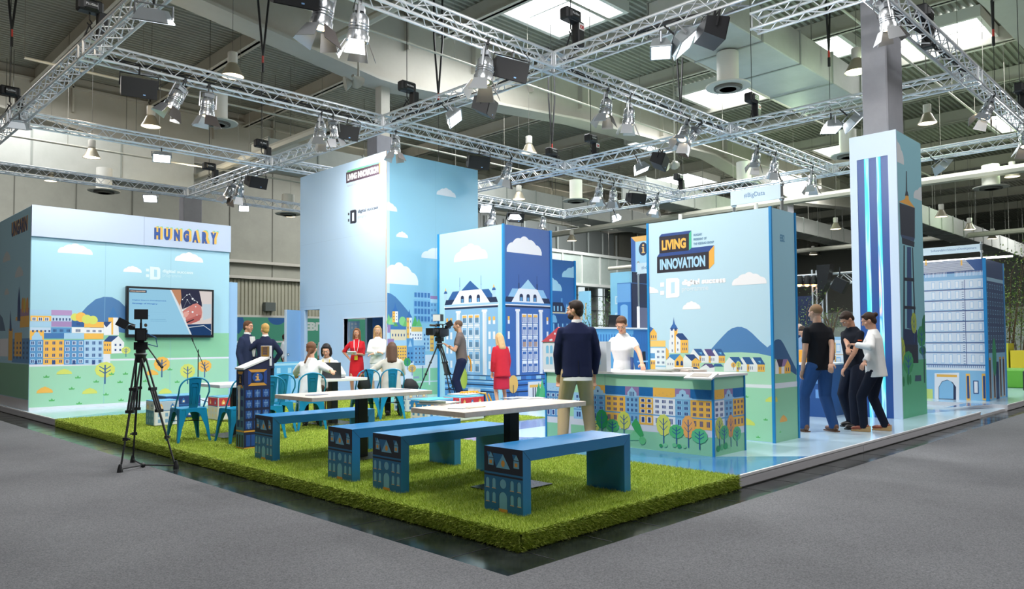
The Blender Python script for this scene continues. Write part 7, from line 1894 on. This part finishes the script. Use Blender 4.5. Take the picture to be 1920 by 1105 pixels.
def lanyard(col, badge):
    def f(r, v):
        at, k = v['at'], v['k']; b = MB(); pts = [at(-.06, .06, .53), at(-.05, .145, .36), at(0, .155, .14), at(.05, .145, .36), at(.06, .06, .53)]; b.path(pts, .007, mat(col, .5), 6); lo = b.build('lanyard', r)
        b = MB(); b.obox(at(0, .165, .09), (.075, .008, .1), v['B'], mat(badge, .4)); b.build('badge', lo)
    return f
# the man in front of the counter
def shirt_tail(r, v):
    at, B, k = v['at'], v['B'], v['k']; b = MB(); m = mat('E9EBEC', .6)
    b.loft([(at(0, -.005, -.03), .172 * k, .125 * k, B), (at(0, -.01, -.138), .176 * k, .135 * k, B)], m, 24, True); b.build('shirt_tail', r, True)
    b = MB(); hp_ = v['hp_']; b.ball(hp_(0, .03, -.075), (.06 * k, .06 * k, .042 * k), mat('2E211A', .8), 14, 8, v['RH']); b.build('beard', r, True)
    # back vent and sleeve ends
    b = MB(); b.tube(at(0, -.142, -.06), at(0, -.13, .1), .003, mat('0D1020', .7), n=5); b.build('back_seam', r)
p = (7.28, 6.12)
person('man in navy jacket and beige trousers seen from behind, hands in pockets, at the counter', (p[0], p[1], PT), -42, 1.85, 0, hands=((p[0] - .1, p[1] + .22, 1.02), (p[0] + .22, p[1] - .1, 1.02)), poles=((-1, -.35, 0), (1, -.35, 0)),
       feet=((p[0] - .1, p[1] + .16, 0), (p[0] + .14, p[1] - .11, 0)), head=(62, 4), skin='D2A084', top=('jacket', '1B2242', .1), bottom=('trousers', 'C2AA86'), shoes='3A2A20', hair=('short', '2A1E18'), face=True, vox=.0095, extra=shirt_tail, wide=1.06)
# the woman behind the counter
def pouch(r, v):
    b = MB(); at = v['at']; b.obox(at(-.17, .13, .13), (.02, .13, .17), RZ(.5), mat('2A4A8A', .5)); b.obox(at(-.182, .133, .17), (.004, .09, .03), RZ(.5), mat('E8B25E', .5)); b.obox(at(-.182, .133, .1), (.004, .09, .03), RZ(.5), mat('101420', .5)); b.build('leaflet_pouch', r)
q = P_(1170, 8.62); qh1 = on_x(1133, 690, 8.25); qh2 = on_x(1208, 690, 8.32)
person('woman in white T-shirt behind the counter, looking down, brown hair tied back', (q[0], q[1], PT), 108, 1.70, 6, hands=((qh2[0], qh2[1], 1.085), (qh1[0], qh1[1], 1.1)), head=(8, 30), fem=True, skin='DDA98C', top=('shirt', 'F4F4F4', .08), sleeve='short',
       bottom=('trousers', 'E8E8EA'), shoes='DADADA', hair=('tail', '5A3C28'), vox=.0095, poles=((-1, -.5, -.2), (1, -.5, -.2)), extra=pouch)
# the three at the right
q = on_x(1556, 508, 10.62)
person('man in black T-shirt and blue jeans seen from behind between sign block and pillar', (10.88, 4.56, PT), -32, 1.86, 4, hands=(None, (q[0], q[1], .95)), feet=((10.7, 4.72, 0), (11.0, 4.42, 0)), head=(20, 5), skin='C99A80', top=('shirt', '15161B', .1), sleeve='short',
       bottom=('jeans', '2C4A78'), shoes='6A4530', hair=('crop', '8A6A4C'), face=False, vox=.0095)
def armpatch(r, v):
    b = MB(); sh, el = v['sh'], v['el']; c = sh[0].lerp(el[0], .35) + Vector((-.05, .02, 0)); b.obox(c, (.02, .06, .018), RZ(0), mat('E2602A', .5)); b.build('orange_badge', r)
q1 = on_x(1577, 692, 11.35)
person('man in dark short-sleeved shirt looking down, beside the woman in white blouse', (11.78, 4.4, PT), 62, 1.80, 5, hands=((q1[0] + .1, q1[1] + .02, .95), (11.3, 4.3, 1.28)), feet=((11.5, 4.3, 0), (11.85, 4.5, 0)), head=(-8, 42), skin='C9967A', top=('shirt', '191C26', .03), sleeve='short',
       bottom=('trousers', '1A2030'), shoes='141416', hair=('short', '33241A'), vox=.0095, extra=armpatch)
def wedges(r, v):
    for i in range(2):
        q = v['an'][i]; b = MB(); b.prism([(-.08, .003), (.16, .003), (.17, .02), (.05, .035), (-.08, .085)], lambda u, w_, d: (q.x + d, q.y + u, w_), -.042, .042, mat('C59A66', .7)); b.build('wedge_sole', r)
qa = on_x(1604, 645, 11.15)
person('woman in loose white blouse and dark jeans with wedge sandals, hair pinned up', (11.45, 3.98, PT), 4, 1.74, 4, hands=((qa[0], qa[1], 1.38), (11.2, 4.05, 1.12)), feet=((11.28, 4.1, 0), (11.6, 3.92, 0)), head=(18, 22), fem=True, skin='D3A086', top=('blouse', 'ECEBE9', .14), sleeve='long',
       bottom=('jeans', '181D2C'), shoes='8A4228', hair=('bun', '3A261C'), face=False, vox=.0095, extra=wedges, wide=1.1)
# cameraman
def hiplan(r, v):
    b = MB(); at = v['at']; b.path([at(.06, -.13, .05), at(.08, -.17, -.05), at(.09, -.17, -.2), at(.05, -.16, -.28)], .018, mat('F2A022', .5), 6); b.build('yellow_strap', r)
q = P_(866, 10.75); qh = (hx + .1, hy - .1, 1.42)
person('cameraman in grey-brown T-shirt and navy trousers, one hand on the tripod, facing left', (q[0], q[1], PT), 46, 1.82, 6, hands=((qh[0], qh[1], 1.4), (qh[0] + .05, qh[1] - .08, 1.36)), head=(0, 4), skin='CF9E82', top=('shirt', '6E625E', .06), sleeve='short', bottom=('trousers', '1E2440'), hair=('crop', '6A5040'), poles=((-.5, -.3, -1), (.8, -.3, -1)), extra=hiplan)
q = P_(941, 10.3)
person('blonde woman in a red coat and navy scarf in front of the palace block corner', (q[0], q[1], PT), -20, 1.52, 10, head=(10, 10), fem=True, top=('coat', 'C22A3A', .2), bottom=('dress_skirt', 'B82840'), shoes='1C1C20', hair=('long', 'D8AE7E'), face=False)
q = P_(669, 9.95)
def redx(r, v):
    lanyard('F4F4F4', 'E8C83A')(r, v); b = MB(); w_ = v['wr'][0]; b.obox(w_ + Vector((.08, .08, .02)), (.2, .16, .012), RX(.5), mat('F2F2F2', .5)); b.build('held_papers', r)
person('woman in red dress with white lanyard, hand on hip, before the tower room', (q[0], q[1], PT), 140, 1.68, 0, hands=((q[0] - .14, q[1] - .17, 1.2), (q[0] - .14, q[1] + .1, 1.08)), poles=((-.6, -.5, -.6), (1, -.4, .0)), head=(-6, 2), fem=True, skin='C88E70', top=('dress_top', 'CC2530', .08), sleeve='elbow', bottom=('dress_skirt', 'CC2530'), shoes='2A1C1C', hair=('long', '7A5236'), extra=redx)
q = P_(708, 10.05)
def bagx(r, v):
    at = v['at']; b = MB(); b.obox(at(-.2, .08, -.1), (.16, .05, .26), RZ(0), mat('3A8CC8', .5)); b.obox(at(-.15, .12, -.18), (.18, .05, .15), RZ(0), mat('D8BC98', .6)); b.build('hand_bag', r)
person('woman in white blouse and pale skirt with long blond hair, arms crossed', (q[0], q[1], PT), 138, 1.73, 0, hands=((q[0] - .23, q[1] - .14, 1.2), (q[0] - .14, q[1] - .23, 1.24)), poles=((-1, -.1, -.5), (1, -.1, -.5)), head=(4, 4), fem=True, skin='D8A888', top=('blouse', 'F0EFEE', .06), sleeve='long', bottom=('dress_skirt', 'E4E8EE'), shoes='D8C8B8', hair=('long', 'C49A68'), extra=bagx)
# seated at the laptop table
def shades(r, v):
    b = MB(); hp_ = v['hp_']; b.path([hp_(-.08, 0, .08), hp_(-.05, .06, .1), hp_(.05, .06, .1), hp_(.08, 0, .08)], .008, mat('17181A', .3), 6); b.build('sunglasses', r)
qh = on_z(648, 712, .93)
person('seated woman in white blouse with a long brown braid, seen from behind', (6.02, 10.42, PT + .01), -34, 1.70, 8, True, hands=((6.1, 11.0, .95), (qh[0], qh[1], .94)), head=(-5, 8), fem=True, top=('blouse', 'F3F3F2', .05), bottom=('trousers', '22262E'), hair=('braid', '6A4630'), face=False, extra=shades, poles=((-1, -.2, -.8), (1, -.2, -.8)), vox=.0105)
person('seated dark-haired woman in white, smiling down at the laptop', (7.12, 11.72, PT + .01), 138, 1.68, 14, True, hands=((6.98, 11.3, .93), (6.75, 11.42, .93)), head=(0, 18), fem=True, skin='DBA88C', top=('blouse', 'F1F0EE', .05), bottom=('trousers', '4A3A2A'), hair=('bob', '1E1A1C'), extra=lanyard('E8D040', 'F2F2F2'), vox=.0105)
person('seated woman in light grey cardigan with loose brown hair, seen from behind', (7.82, 10.8, PT + .01), -42, 1.68, 8, True, hands=((7.6, 11.3, .9), (8.1, 11.1, .9)), head=(8, 10), fem=True, top=('cardigan', 'CFCDC4', .05), bottom=('trousers', '1E2026'), hair=('long', '5A4234'), face=False, poles=((-1, -.2, -.8), (1, -.2, -.8)), vox=.0105, wide=1.05)
# between stage wall and tower
q = P_(464, 7.05)
person('smiling man in navy suit and open white shirt talking beside the blonde woman', (q[0], q[1], PT), 205, 1.80, 0, head=(5, 6), skin='D29C80', top=('suit_jacket', '2A3350', .12), bottom=('trousers', '2A3350'), hair=('short', '5E3F2C'))
q = P_(497, 7.3)
person('person with short blond hair in navy blazer, elbow out, seen from behind', (q[0], q[1], PT), -28, 1.74, 2, hands=((q[0] - .1, q[1] + .25, 1.15), (q[0] + .19, q[1] - .0, 1.05)), poles=((-1, -.5, 0), (1, -.3, .1)), head=(30, 2), fem=True, top=('blazer', '232A46', .12), bottom=('trousers', '20263A'), hair=('short', 'C09A5A'), face=False)
# far behind
q = P_(534, 14)
person('distant man in white shirt standing before the green banner', (q[0], q[1], .01), 215, 1.80, 0, head=(30, 0), top=('shirt', 'E6E6E8', .04), bottom=('trousers', '222A3E'), hair=('short', '3A2A20'), vox=.016)
q = P_(546, 14.6)
person('distant man in dark suit half hidden behind the open door', (q[0], q[1], .01), 150, 1.84, 0, head=(0, 0), top=('suit_jacket', '1E2436', .12), bottom=('trousers', '1E2436'), hair=('short', '2A2220'), vox=.016)
q = P_(607, 17)
person('distant man in white shirt seen through the tower doorway', (q[0], q[1], .01), 150, 1.84, 0, head=(0, 0), top=('shirt', 'EDEDF0', .04), bottom=('trousers', '22283A'), hair=('short', '4A3A30'), vox=.016, extra=lanyard('3A6CB0', 'F2F2F2'))
q = P_(1500, 16.5)
person('grey-haired person in blue glimpsed behind the right edge of the sign block', (q[0], q[1], PT), 120, 1.72, 10, head=(-20, 20), top=('shirt', '2A3A5C', .1), bottom=('trousers', '22283A'), hair=('crop', 'B8A898'), vox=.014)
q = P_(1510, 15.6)
person('dark-haired person with bent head behind the man in black T-shirt', (q[0], q[1], PT), 100, 1.66, 12, head=(0, 30), top=('shirt', '8EA8C8', .1), bottom=('trousers', '22283A'), hair=('short', '33261E'), vox=.014)
# ================================================================== the rest of the fair behind
# green banner wall
bn = thing('banner_wall', 'green fair banner with dark blue blobs and white letters far behind the door', 'banner', (13, 33, 0))
b = MB(); b.box(14.2, 22.5, 33, 33.15, 0, 2.68, pr('4FA88A')); b.build('panel', bn)
b = MB(); a = Art(b, 'y', 33); a.crop(420, 540, 6.905)
a.layer(1); c = a.uv(685, 380); a.ell(c[0], 2.67, .45, .33, '2A6CB4', 180, 360); c = a.uv(190, 390); a.poly([(14.25, 2.66), (15.6, 2.66), (15.7, 2.3), (15.4, 1.9), (15.0, 2.2), (14.6, 2.5), (14.25, 2.5)], '2A6CB4')
a.crop(560, 560, 6.905); a.layer(2); u0, v1 = a.uv(78, 305); u1, v0 = a.uv(268, 418); a.text('EBIT', u0, v0, u1 + .3, v1, 'EAF2EE', .06); a.text('GERMANY', u0 - .3, 1.05, u0 + 1.0, 1.22, 'D8E8E2', .02)
a.layer(1)
for k in range(7): a.rect(14.3, .2 + .22 * k, 17.5, .26 + .22 * k, '3A9FA8' if k % 2 else '52B08C')
a.layer(3); a.rect(15.3, 1.5, 17.8, 1.58, 'EEF2F0'); a.ell(18.0, 1.35, .35, .35, 'DDE4E8'); a.layer(4); a.ell(18.0, 1.3, .17, .22, '6A4A3C')
b.build('banner_print', bn)
# pale blue house cabinet in front of the door
def cab(x0, x1, y0, y1, h, lab, body, art=None, top=None, z0=PT, name='display_cabinet'):
    r = thing(name, lab, 'cabinet', (x0, y0, z0)); b = MB(); b.box(x0, x1, y0, y1, z0, h, pr(body)); b.build('cabinet_body', r)
    if top: b = MB(); b.box(x0 - .02, x1 + .02, y0 - .02, y1 + .02, h, h + .03, mat(top, .4)); b.build('cabinet_top', r)
    if art: b = MB(); art(b); b.build('print', r)
    return r
q0, q1 = on_y(512, 680, 15.8), on_y(549, 680, 15.8)
def art_cab(b):
    a = Art(b, 'y', 15.8); a.layer(1); u0, u1 = q0[0], q1[0] + .6; a.rect(u0, .95, u1, 1.0, 'A8D8F0'); a.rect(u0, .7, u1, .73, 'A8D8F0'); a.wins(u0, .75, u1, .92, 4, 1, 'A8D8F0', .4, .7); a.wins(u0, .2, u1, .68, 3, 1, '8CC8EC', .7, .85)
cab(q0[0], q1[0] + .6, 15.8, 16.3, 1.02, 'light blue house-front cabinet between the blonde woman and the open door', '5FB0E0', art_cab)
# cabinet wall behind the counter woman
x0, x1, yb = on_y(1112, 640, 8.4)[0], on_y(1216, 640, 8.4)[0] + .5, 8.4
def art_b(b):
    a = Art(b, 'y', yb); a.layer(1); W = x1 - x0; a.rect(x0, PT, x1, 1.66, '5EA2D4'); a.layer(2); a.rect(x0 + W * .55, PT, x1, 1.66, '2C68A8'); a.layer(3); a.wins(x0 + .1, 1.4, x1, 1.58, 26, 1, '2F6CB0', .45, 1)
    a.wins(x0 + .1, .9, x0 + W * .55, 1.35, 3, 1, '2468A8', .4, .8); a.wins(x0 + W * .6, .7, x1, 1.3, 2, 1, '16202E', .3, .85); a.layer(4); a.rect(x0 + W * .6, 1.05, x1, 1.08, '8CC4EC'); a.wins(x0 + W * .55, .3, x1, .6, 16, 1, '5EA2D4', .5, 1)
cab(x0, x1, yb, yb + .5, 1.68, 'blue printed cabinet wall behind the counter woman with a laptop on top', '5EA2D4', art_b, 'E4E6EA')
q = on_y(1148, 612, 8.6); l2 = thing('laptop', 'black laptop standing open on the blue cabinet wall, left of the counter woman', 'laptop', (q[0], 8.65, 1.71))
b = MB(); b.box(q[0] - .17, q[0] + .17, 8.55, 8.8, 1.71, 1.725, mat('1C1D20', .4)); b.build('keyboard_base', l2)
b = MB(); b.obox((q[0] - .02, 8.54, 1.83), (.34, .012, .23), RX(.12), mat('1A1B1F', .35)); b.build('lid', l2)
q = on_y(1199, 595, 8.7); b = MB(); b.box(q[0], q[0] + .34, 8.7, 8.74, 1.715, 2.12, mat('9AA6D0', .3, emit=.35)); b.box(q[0] - .015, q[0], 8.69, 8.75, 1.712, 2.14, mat('D6D9DE', .4)); tag(b.build('monitor', loc=(q[0], 8.7, 1.71)), 'pale violet monitor behind the counter woman\'s head', 'screen')
# cyan and navy blocks
def art_c(b):
    a = Art(b, 'x', 15.2); a.layer(1); a.wins(-11.62, .6, -11.2, 2.7, 1, 5, 'DFF2FA', .55, .5); a.layer(2); a.wins(-11.62, .6, -11.2, 2.7, 1, 5, '9CD4EC', .35, .32)
r = cab(15.2, 17.5, 11.05, 11.65, 3.19, 'light cyan block with printed white windows right of the palace block', '9AD6EE', art_c, name='house_front_block'); r['category'] = 'display tower'
b = MB(); b.box(15.3, 17.5, 11.03, 11.05, PT, 3.18, mat('232C48', .5)); b.build('dark_side', r)
q = on_x(1158, 600, 13.2)
def art_d(b):
    a = Art(b, 'x', 13.2); u0 = -on_x(1158, 600, 13.2)[1]; u1 = -on_x(1183, 600, 13.2)[1]; a.layer(1); a.rect(u0, PT, u1, 2.5, '3A78BC'); a.layer(2); a.rect(u0, 2.3, u1, 2.7, '6FA8DC'); a.rect(u0 + .08, 1.8, u1 - .08, 2.2, '7FB8E4'); a.ell((u0 + u1) / 2, 2.2, (u1 - u0) / 2 - .08, .05, '7FB8E4', 0, 180)
r = cab(13.2, 14.8, on_x(1183, 600, 13.2)[1], q[1], 2.72, 'blue house-front block with navy side just left of the sign block', '3F74B4', art_d, name='house_front_block'); r['category'] = 'display tower'
b = MB(); b.box(13.23, 14.8, on_x(1183, 600, 13.2)[1] - .02, on_x(1183, 600, 13.2)[1], PT, 2.7, mat('1E2A4A', .5)); b.build('dark_side', r)
# distant info tower and signs
q0, q1 = on_x(1183, 445, 16.5), on_x(1217, 440, 16.5); tz = q0[2]
it = thing('info_tower', 'distant tall block with a big i sign peeking out left of the sign block', 'display tower', (16.5, q1[1], PT))
b = MB(); b.box(16.5, 17.5, q1[1] - .5, q0[1], PT, tz, pr('B8DEF2')); b.build('block_body', it)
b = MB(); a = Art(b, 'x', 16.5); L_, R_ = -q0[1], -q1[1] + .5; a.layer(1); a.poly([(L_, tz), (R_, tz), (R_, tz - .14), (L_ + .14, tz - .14)], 'F5B864'); a.poly([(L_, tz), (L_ + .14, tz - .14), (L_ + .14, tz - 1.3), (L_, tz - 1.3)], '3A62A8')
uc, vc = a.uv(1206, 467); a.layer(2); a.ell(uc, vc, .14, .18, '28304E'); a.layer(3); a.ell(uc, vc + .1, .03, .03, 'F5C070'); a.rect(uc - .025, vc - .1, uc + .025, vc + .05, 'F5C070'); a.rect(uc - .05, vc - .11, uc + .055, vc - .08, 'F5C070'); a.rect(uc - .05, vc + .03, uc + .02, vc + .055, 'F5C070'); b.build('print', it)
q0, q1 = on_x(1183, 492, 13), on_x(1217, 500, 13); signboard('topic_sign', 13.22, q1[1] - .3, q0[1], on_x(1183, 513, 13)[2], on_x(1183, 493, 13)[2], '#IndoorPositioning', 'small pale hashtag sign left of the sign block, below the i sign', (.15, .9), ((q0[1], PT),), 'C6DCE8')
q0 = on_x(1032, 468, 14.5); signboard('topic_sign', 17.2, 15.8, 16.6, on_x(1040, 480, 17.2)[2], on_x(1040, 464, 17.2)[2], '#City', 'small pale sign just above the right edge of the palace block', (.2, .75), ((15.8, 4.06),), 'C6DCE8')
# slim cyan column block
q = on_x(1085, 560, 16.4); q2 = on_x(1104, 560, 16.4)
def art_e(b): a = Art(b, 'x', 16.4); a.layer(1); a.wins(-q[1] + .04, 2.0, -q2[1] - .04, 2.6, 2, 1, 'F5B864', .3, .8)
r = cab(16.4, 16.5, q2[1], q[1], on_x(1085, 547, 16.4)[2], 'slim pale cyan block with orange marks right of the navy block', 'A8DCF2', art_e, name='house_front_block'); r['category'] = 'display tower'
# house cabinet behind the three people on the right
q = on_x(1538, 622, 15.9); q2 = on_x(1580, 622, 15.9)
def art_f(b):
    a = Art(b, 'x', 15.9); L_, R_ = -q[1], -q2[1]; a.layer(1); a.rect(L_, .3, R_, 1.45, 'E4ECF4')
    for k in range(4): a.layer(2); a.wins(L_ + .03, .33 + k * .28, R_ - .03, .56 + k * .28, 3, 1, '8CC0E8', .8, .8); a.layer(3); a.wins(L_ + .03, .33 + k * .28, R_ - .03, .56 + k * .28, 3, 1, 'E8F0F8', .6, .6); a.layer(4); a.rect(L_ + (R_ - L_) * .62, .33 + k * .28, L_ + (R_ - L_) * .68, .56 + k * .28, 'D8A84C'); a.rect(L_, .3 + k * .28, R_, .315 + k * .28, 'C8A060')
cab(15.9, 17.4, q2[1] - .5, q[1], 1.52, 'white and pale blue house-front cabinet behind the man in dark shirt', '9CCBEC', art_f)
q = on_x(1496, 700, 13.0); q2 = on_x(1538, 700, 13.0)
def art_g(b): a = Art(b, 'x', 12.9); a.layer(1); a.wins(-5.7, .4, -5.2, .9, 3, 2, '6FA0D8', .5, .6)
cab(12.9, 13.9, 5.3, q[1] + .3, 1.02, 'blue standing desk behind the man in black T-shirt', '24508C', art_g, 'EDEFF2')
q = on_x(1503, 660, 13.1); b = MB(); b.bbox(13.1, 13.3, q[1] - .1, q[1] + .12, 1.06, 1.28, pr('EFA93A'), .01); tag(b.build('yellow_box', loc=(13.1, q[1], 1.06)), 'yellow box on the blue desk right of the sign block', 'box')
b = MB(); b.bbox(14.4, 14.9, q[1] + .1, q[1] + .6, 1.0, 1.55, mat('5A3C4A', .8), .08); b.box(14.6, 14.7, q[1] + .3, q[1] + .4, PT, 1.0, mat('2A2A2E', .5)); tag(b.build('lounge_chair_back', loc=(14.4, q[1], PT)), 'brownish high chair back behind the yellow box', 'chair')
b = MB(); b.tube((10.05, 4.75, PT), (9.99, 4.62, .85), .012, mat('C9CCD0', .3, .8)); tag(b.build('metal_prop', loc=(10.05, 4.7, PT)), 'thin metal leg leaning by the back corner of the sign block', 'leg')
# plants
leafm = [mat('5E7A34', .6), mat('86A048', .6), mat('3F5C2A', .6)]
def plant(x, y, z0, h, w_, lab, n=500, pot=True, name='potted_tree', dens=.06):
    r = thing(name, lab, 'plant', (x, y, z0)); K = mat('5A4632', .8)
    b = MB(); tips = []
    for i in range(7):
        g_ = i * .9; p0 = Vector((x, y, z0 + (.25 if pot else 0))); p1 = Vector((x + w_ * .3 * math.cos(g_), y + w_ * .3 * math.sin(g_), z0 + h * (.55 + .06 * i))); p2 = p1 + Vector((w_ * .2 * math.cos(g_ + .4), w_ * .2 * math.sin(g_ + .4), h * .12)); b.path([p0, p0.lerp(p1, .5) + Vector((.02, .02, 0)), p1, p2], [.018, .014, .009, .004], K, 5); tips += [p0.lerp(p1, .6), p0.lerp(p1, .8), p1, p2]
    b.build('branches', r)
    b = MB()
    for i in range(n):
        c = random.choice(tips) + Vector((random.gauss(0, w_ * .16), random.gauss(0, w_ * .16), random.gauss(0, h * .07))); R = RZ(random.random() * 6.3) @ RX(random.gauss(0, .9)); L = random.uniform(.6, 1.1) * dens
        b.add([c + R @ Vector(v) for v in ((0, 0, 0), (L * .3, L * .5, .1 * L), (0, L, 0), (-L * .3, L * .5, .1 * L))], [(0, 1, 2, 3)], random.choice(leafm))
    fo = b.build('foliage', r)
    if pot: b = MB(); b.lathe([(.13, 0), (.18, .28), (.165, .28), (.16, .25)], (x, y, z0), mat('4A4C50', .5), 16); b.build('pot', r, True)
q = on_y(1122, 600, 12.6); plant(q[0], 12.6, PT, 2.45, .9, 'leafy green birch-like tree between the jacket man and the cabinet laptop', 800)
q = on_y(1148, 600, 13.3); plant(q[0], 13.3, PT, 2.3, .7, 'second leafy tree just above the open laptop', 500)
q = on_x(1512, 600, 24); plant(q[0], q[1], 0, 3.0, 1.0, 'dark leafy tree just right of the sign block edge', 600)
q = on_x(1560, 620, 16.3); plant(q[0], q[1], 1.52, .6, .5, 'small conifer on the white house-front cabinet', 260, False, 'potted_conifer', .04)
q = on_y(1905, 640, 5.2); plant(28.2, 5.75, 0, 4.4, 1.7, 'tall leafy tree at the right picture edge behind the white house block', 1500, True, 'potted_tree', .09)
plant(30.6, 5.9, 0, 3.6, 1.4, 'second leafy tree partly hidden by the one at the right picture edge', 900, True, 'potted_tree', .09)
# yellow and green lounge at the far right
b = MB(); b.bbox(24, 25.6, 4.2, 5.9, PT, .62, mat('5FA832', .5), .03); tag(b.build('green_bench', loc=(24, 4.2, PT)), 'low bright green block at the right picture edge', 'block')
b = MB(); b.box(27.2, 28, 5.55, 6.3, 0, 1.32, mat('D3D234', .5)); tag(b.build('yellow_lounge_block', loc=(27.2, 5.55, 0)), 'big lemon yellow box beside the white house block', 'block')
b = MB(); b.box(27.2, 28, 4.6, 5.5, 0, 1.1, mat('E3C92C', .5)); tag(b.build('yellow_lounge_block', loc=(27.2, 4.6, 0)), 'lower yellow box behind the low green block at the right edge', 'block')
b = MB(); b.box(38, 38.3, 2, 16, 0, 2.1, mat('9AA49A', .7)); tag(b.build('partition_wall', loc=(38, 2, 0)), 'pale grey partition wall behind the trees at the right', 'partition')
b = MB(); b.bbox(22.6, 23.2, 4.0, 4.32, PT, .66, mat('16171A', .5), .03); tag(b.build('black_case', loc=(22.6, 4.0, PT)), 'black case cut by the right picture edge', 'case')
# navy wall and little stage truss seen between sign block and pillar
b = MB(); q = on_x(1494, 556, 36); q2 = on_x(1522, 556, 36); b.box(36, 36.2, q2[1], q[1] + 2, 0, q[2], mat('1E2C50', .5)); tag(b.build('navy_wall', loc=(36, q2[1], 0)), 'navy wall behind the dark leafy tree right of the sign block', 'wall panel')
def mini(ax, a0, a1, o, z, lab):
    r = thing('stage_truss', lab, 'truss', (o, a0, z) if ax == 'y' else (a0, o, z)); s_ = .2
    f = (lambda t, d, h: (o + d, t, z + h)) if ax == 'y' else ((lambda t, d, h: (t, o + d, z + h)) if ax == 'x' else (lambda t, d, h: (o[0] + d, o[1] + h, t)))
    for d, h in ((-s_, -s_), (s_, -s_), (s_, s_), (-s_, s_)): b = MB(); b.tube(f(a0, d, h), f(a1, d, h), .035, ALU, n=6); b.build('chord', r)
    n = int((a1 - a0) / .4)
    for sg in (-1, 1): b = MB(); b.path([f(a0 + (a1 - a0) * i / n, s_ * sg, s_ * (1 if i % 2 else -1)) for i in range(n + 1)], .02, ALUL, 5); b.build('lacing', r)
q = on_x(1536, 520, 30); q0 = on_x(1488, 522, 30); q1 = on_x(1602, 520, 30)
mini('y', q1[1], q0[1] + 1, 30, q[2] - .1, 'distant stage truss seen left of the striped pillar')
r = thing('stage_truss_tower', 'upright truss of the distant stage left of the striped pillar', 'truss', (30, q[1], 0))
for d, h in ((-.2, -.2), (.2, -.2), (.2, .2), (-.2, .2)): b = MB(); b.tube((30 + d, q[1] + h, 0), (30 + d, q[1] + h, q[2] + .3), .035, ALU, n=6); b.build('chord', r)
b = MB(); b.path([(29.8, q[1] + (.2 if i % 2 else -.2), .2 + i * .35) for i in range(int(q[2] / .35))], .02, ALUL, 5); b.build('lacing', r)
OG = mat('FFB060', .3, emit=10, name='orange_lamp')
for i, px in enumerate((1500, 1514, 1527)):
    p = on_x(px, 534, 29.8); r = thing('stage_lamp', 'small glowing orange lamp under the distant stage truss', 'lamp', p, 'orange lamps of the distant stage')
    b = MB(); b.lathe([(.14, 0), (.16, .12), (.1, .35)], p, BLK, 12); b.build('can', r, True); b = MB(); b.ball((p[0] - .05, p[1], p[2]), .09, OG, 10, 8); b.build('bulb', r, True); b = MB(); b.tube((p[0], p[1], p[2] + .3), (p[0], p[1], q[2] - .2), .02, BLK); b.build('clamp', r)
p = on_x(1545, 540, 29.6); b = MB(); b.prism([(-.2, .9), (.35, .9), (.2, .2), (-.15, -.5)], lambda u, v, d: (p[0] + d, p[1] - u, p[2] + v), -.2, .2, BLK2); tag(b.build('line_array_speaker', loc=p), 'tapered black speaker hanging at the distant stage truss', 'loudspeaker')
p = on_x(1575, 535, 29.6); b = MB(); b.obox(p, (.3, .5, .5), RX(.5), BLK2); b.tube(p, (p[0], p[1], p[2] + .7), .03, BLK); tag(b.build('stage_monitor', loc=p), 'black box lamp right of the tapered speaker at the distant stage', 'lamp')
# roller gate box on the back wall
p = on_y(502, 575, 45.9); b = MB(); b.box(p[0] - .35, p[0] + .35, 45.5, 45.9, p[2] - .3, p[2] + .25, mat('5A625E', .6)); tag(b.build('wall_box', loc=(p[0], 45.5, p[2])), 'grey-green box on the corrugated back wall above the banner', 'box')
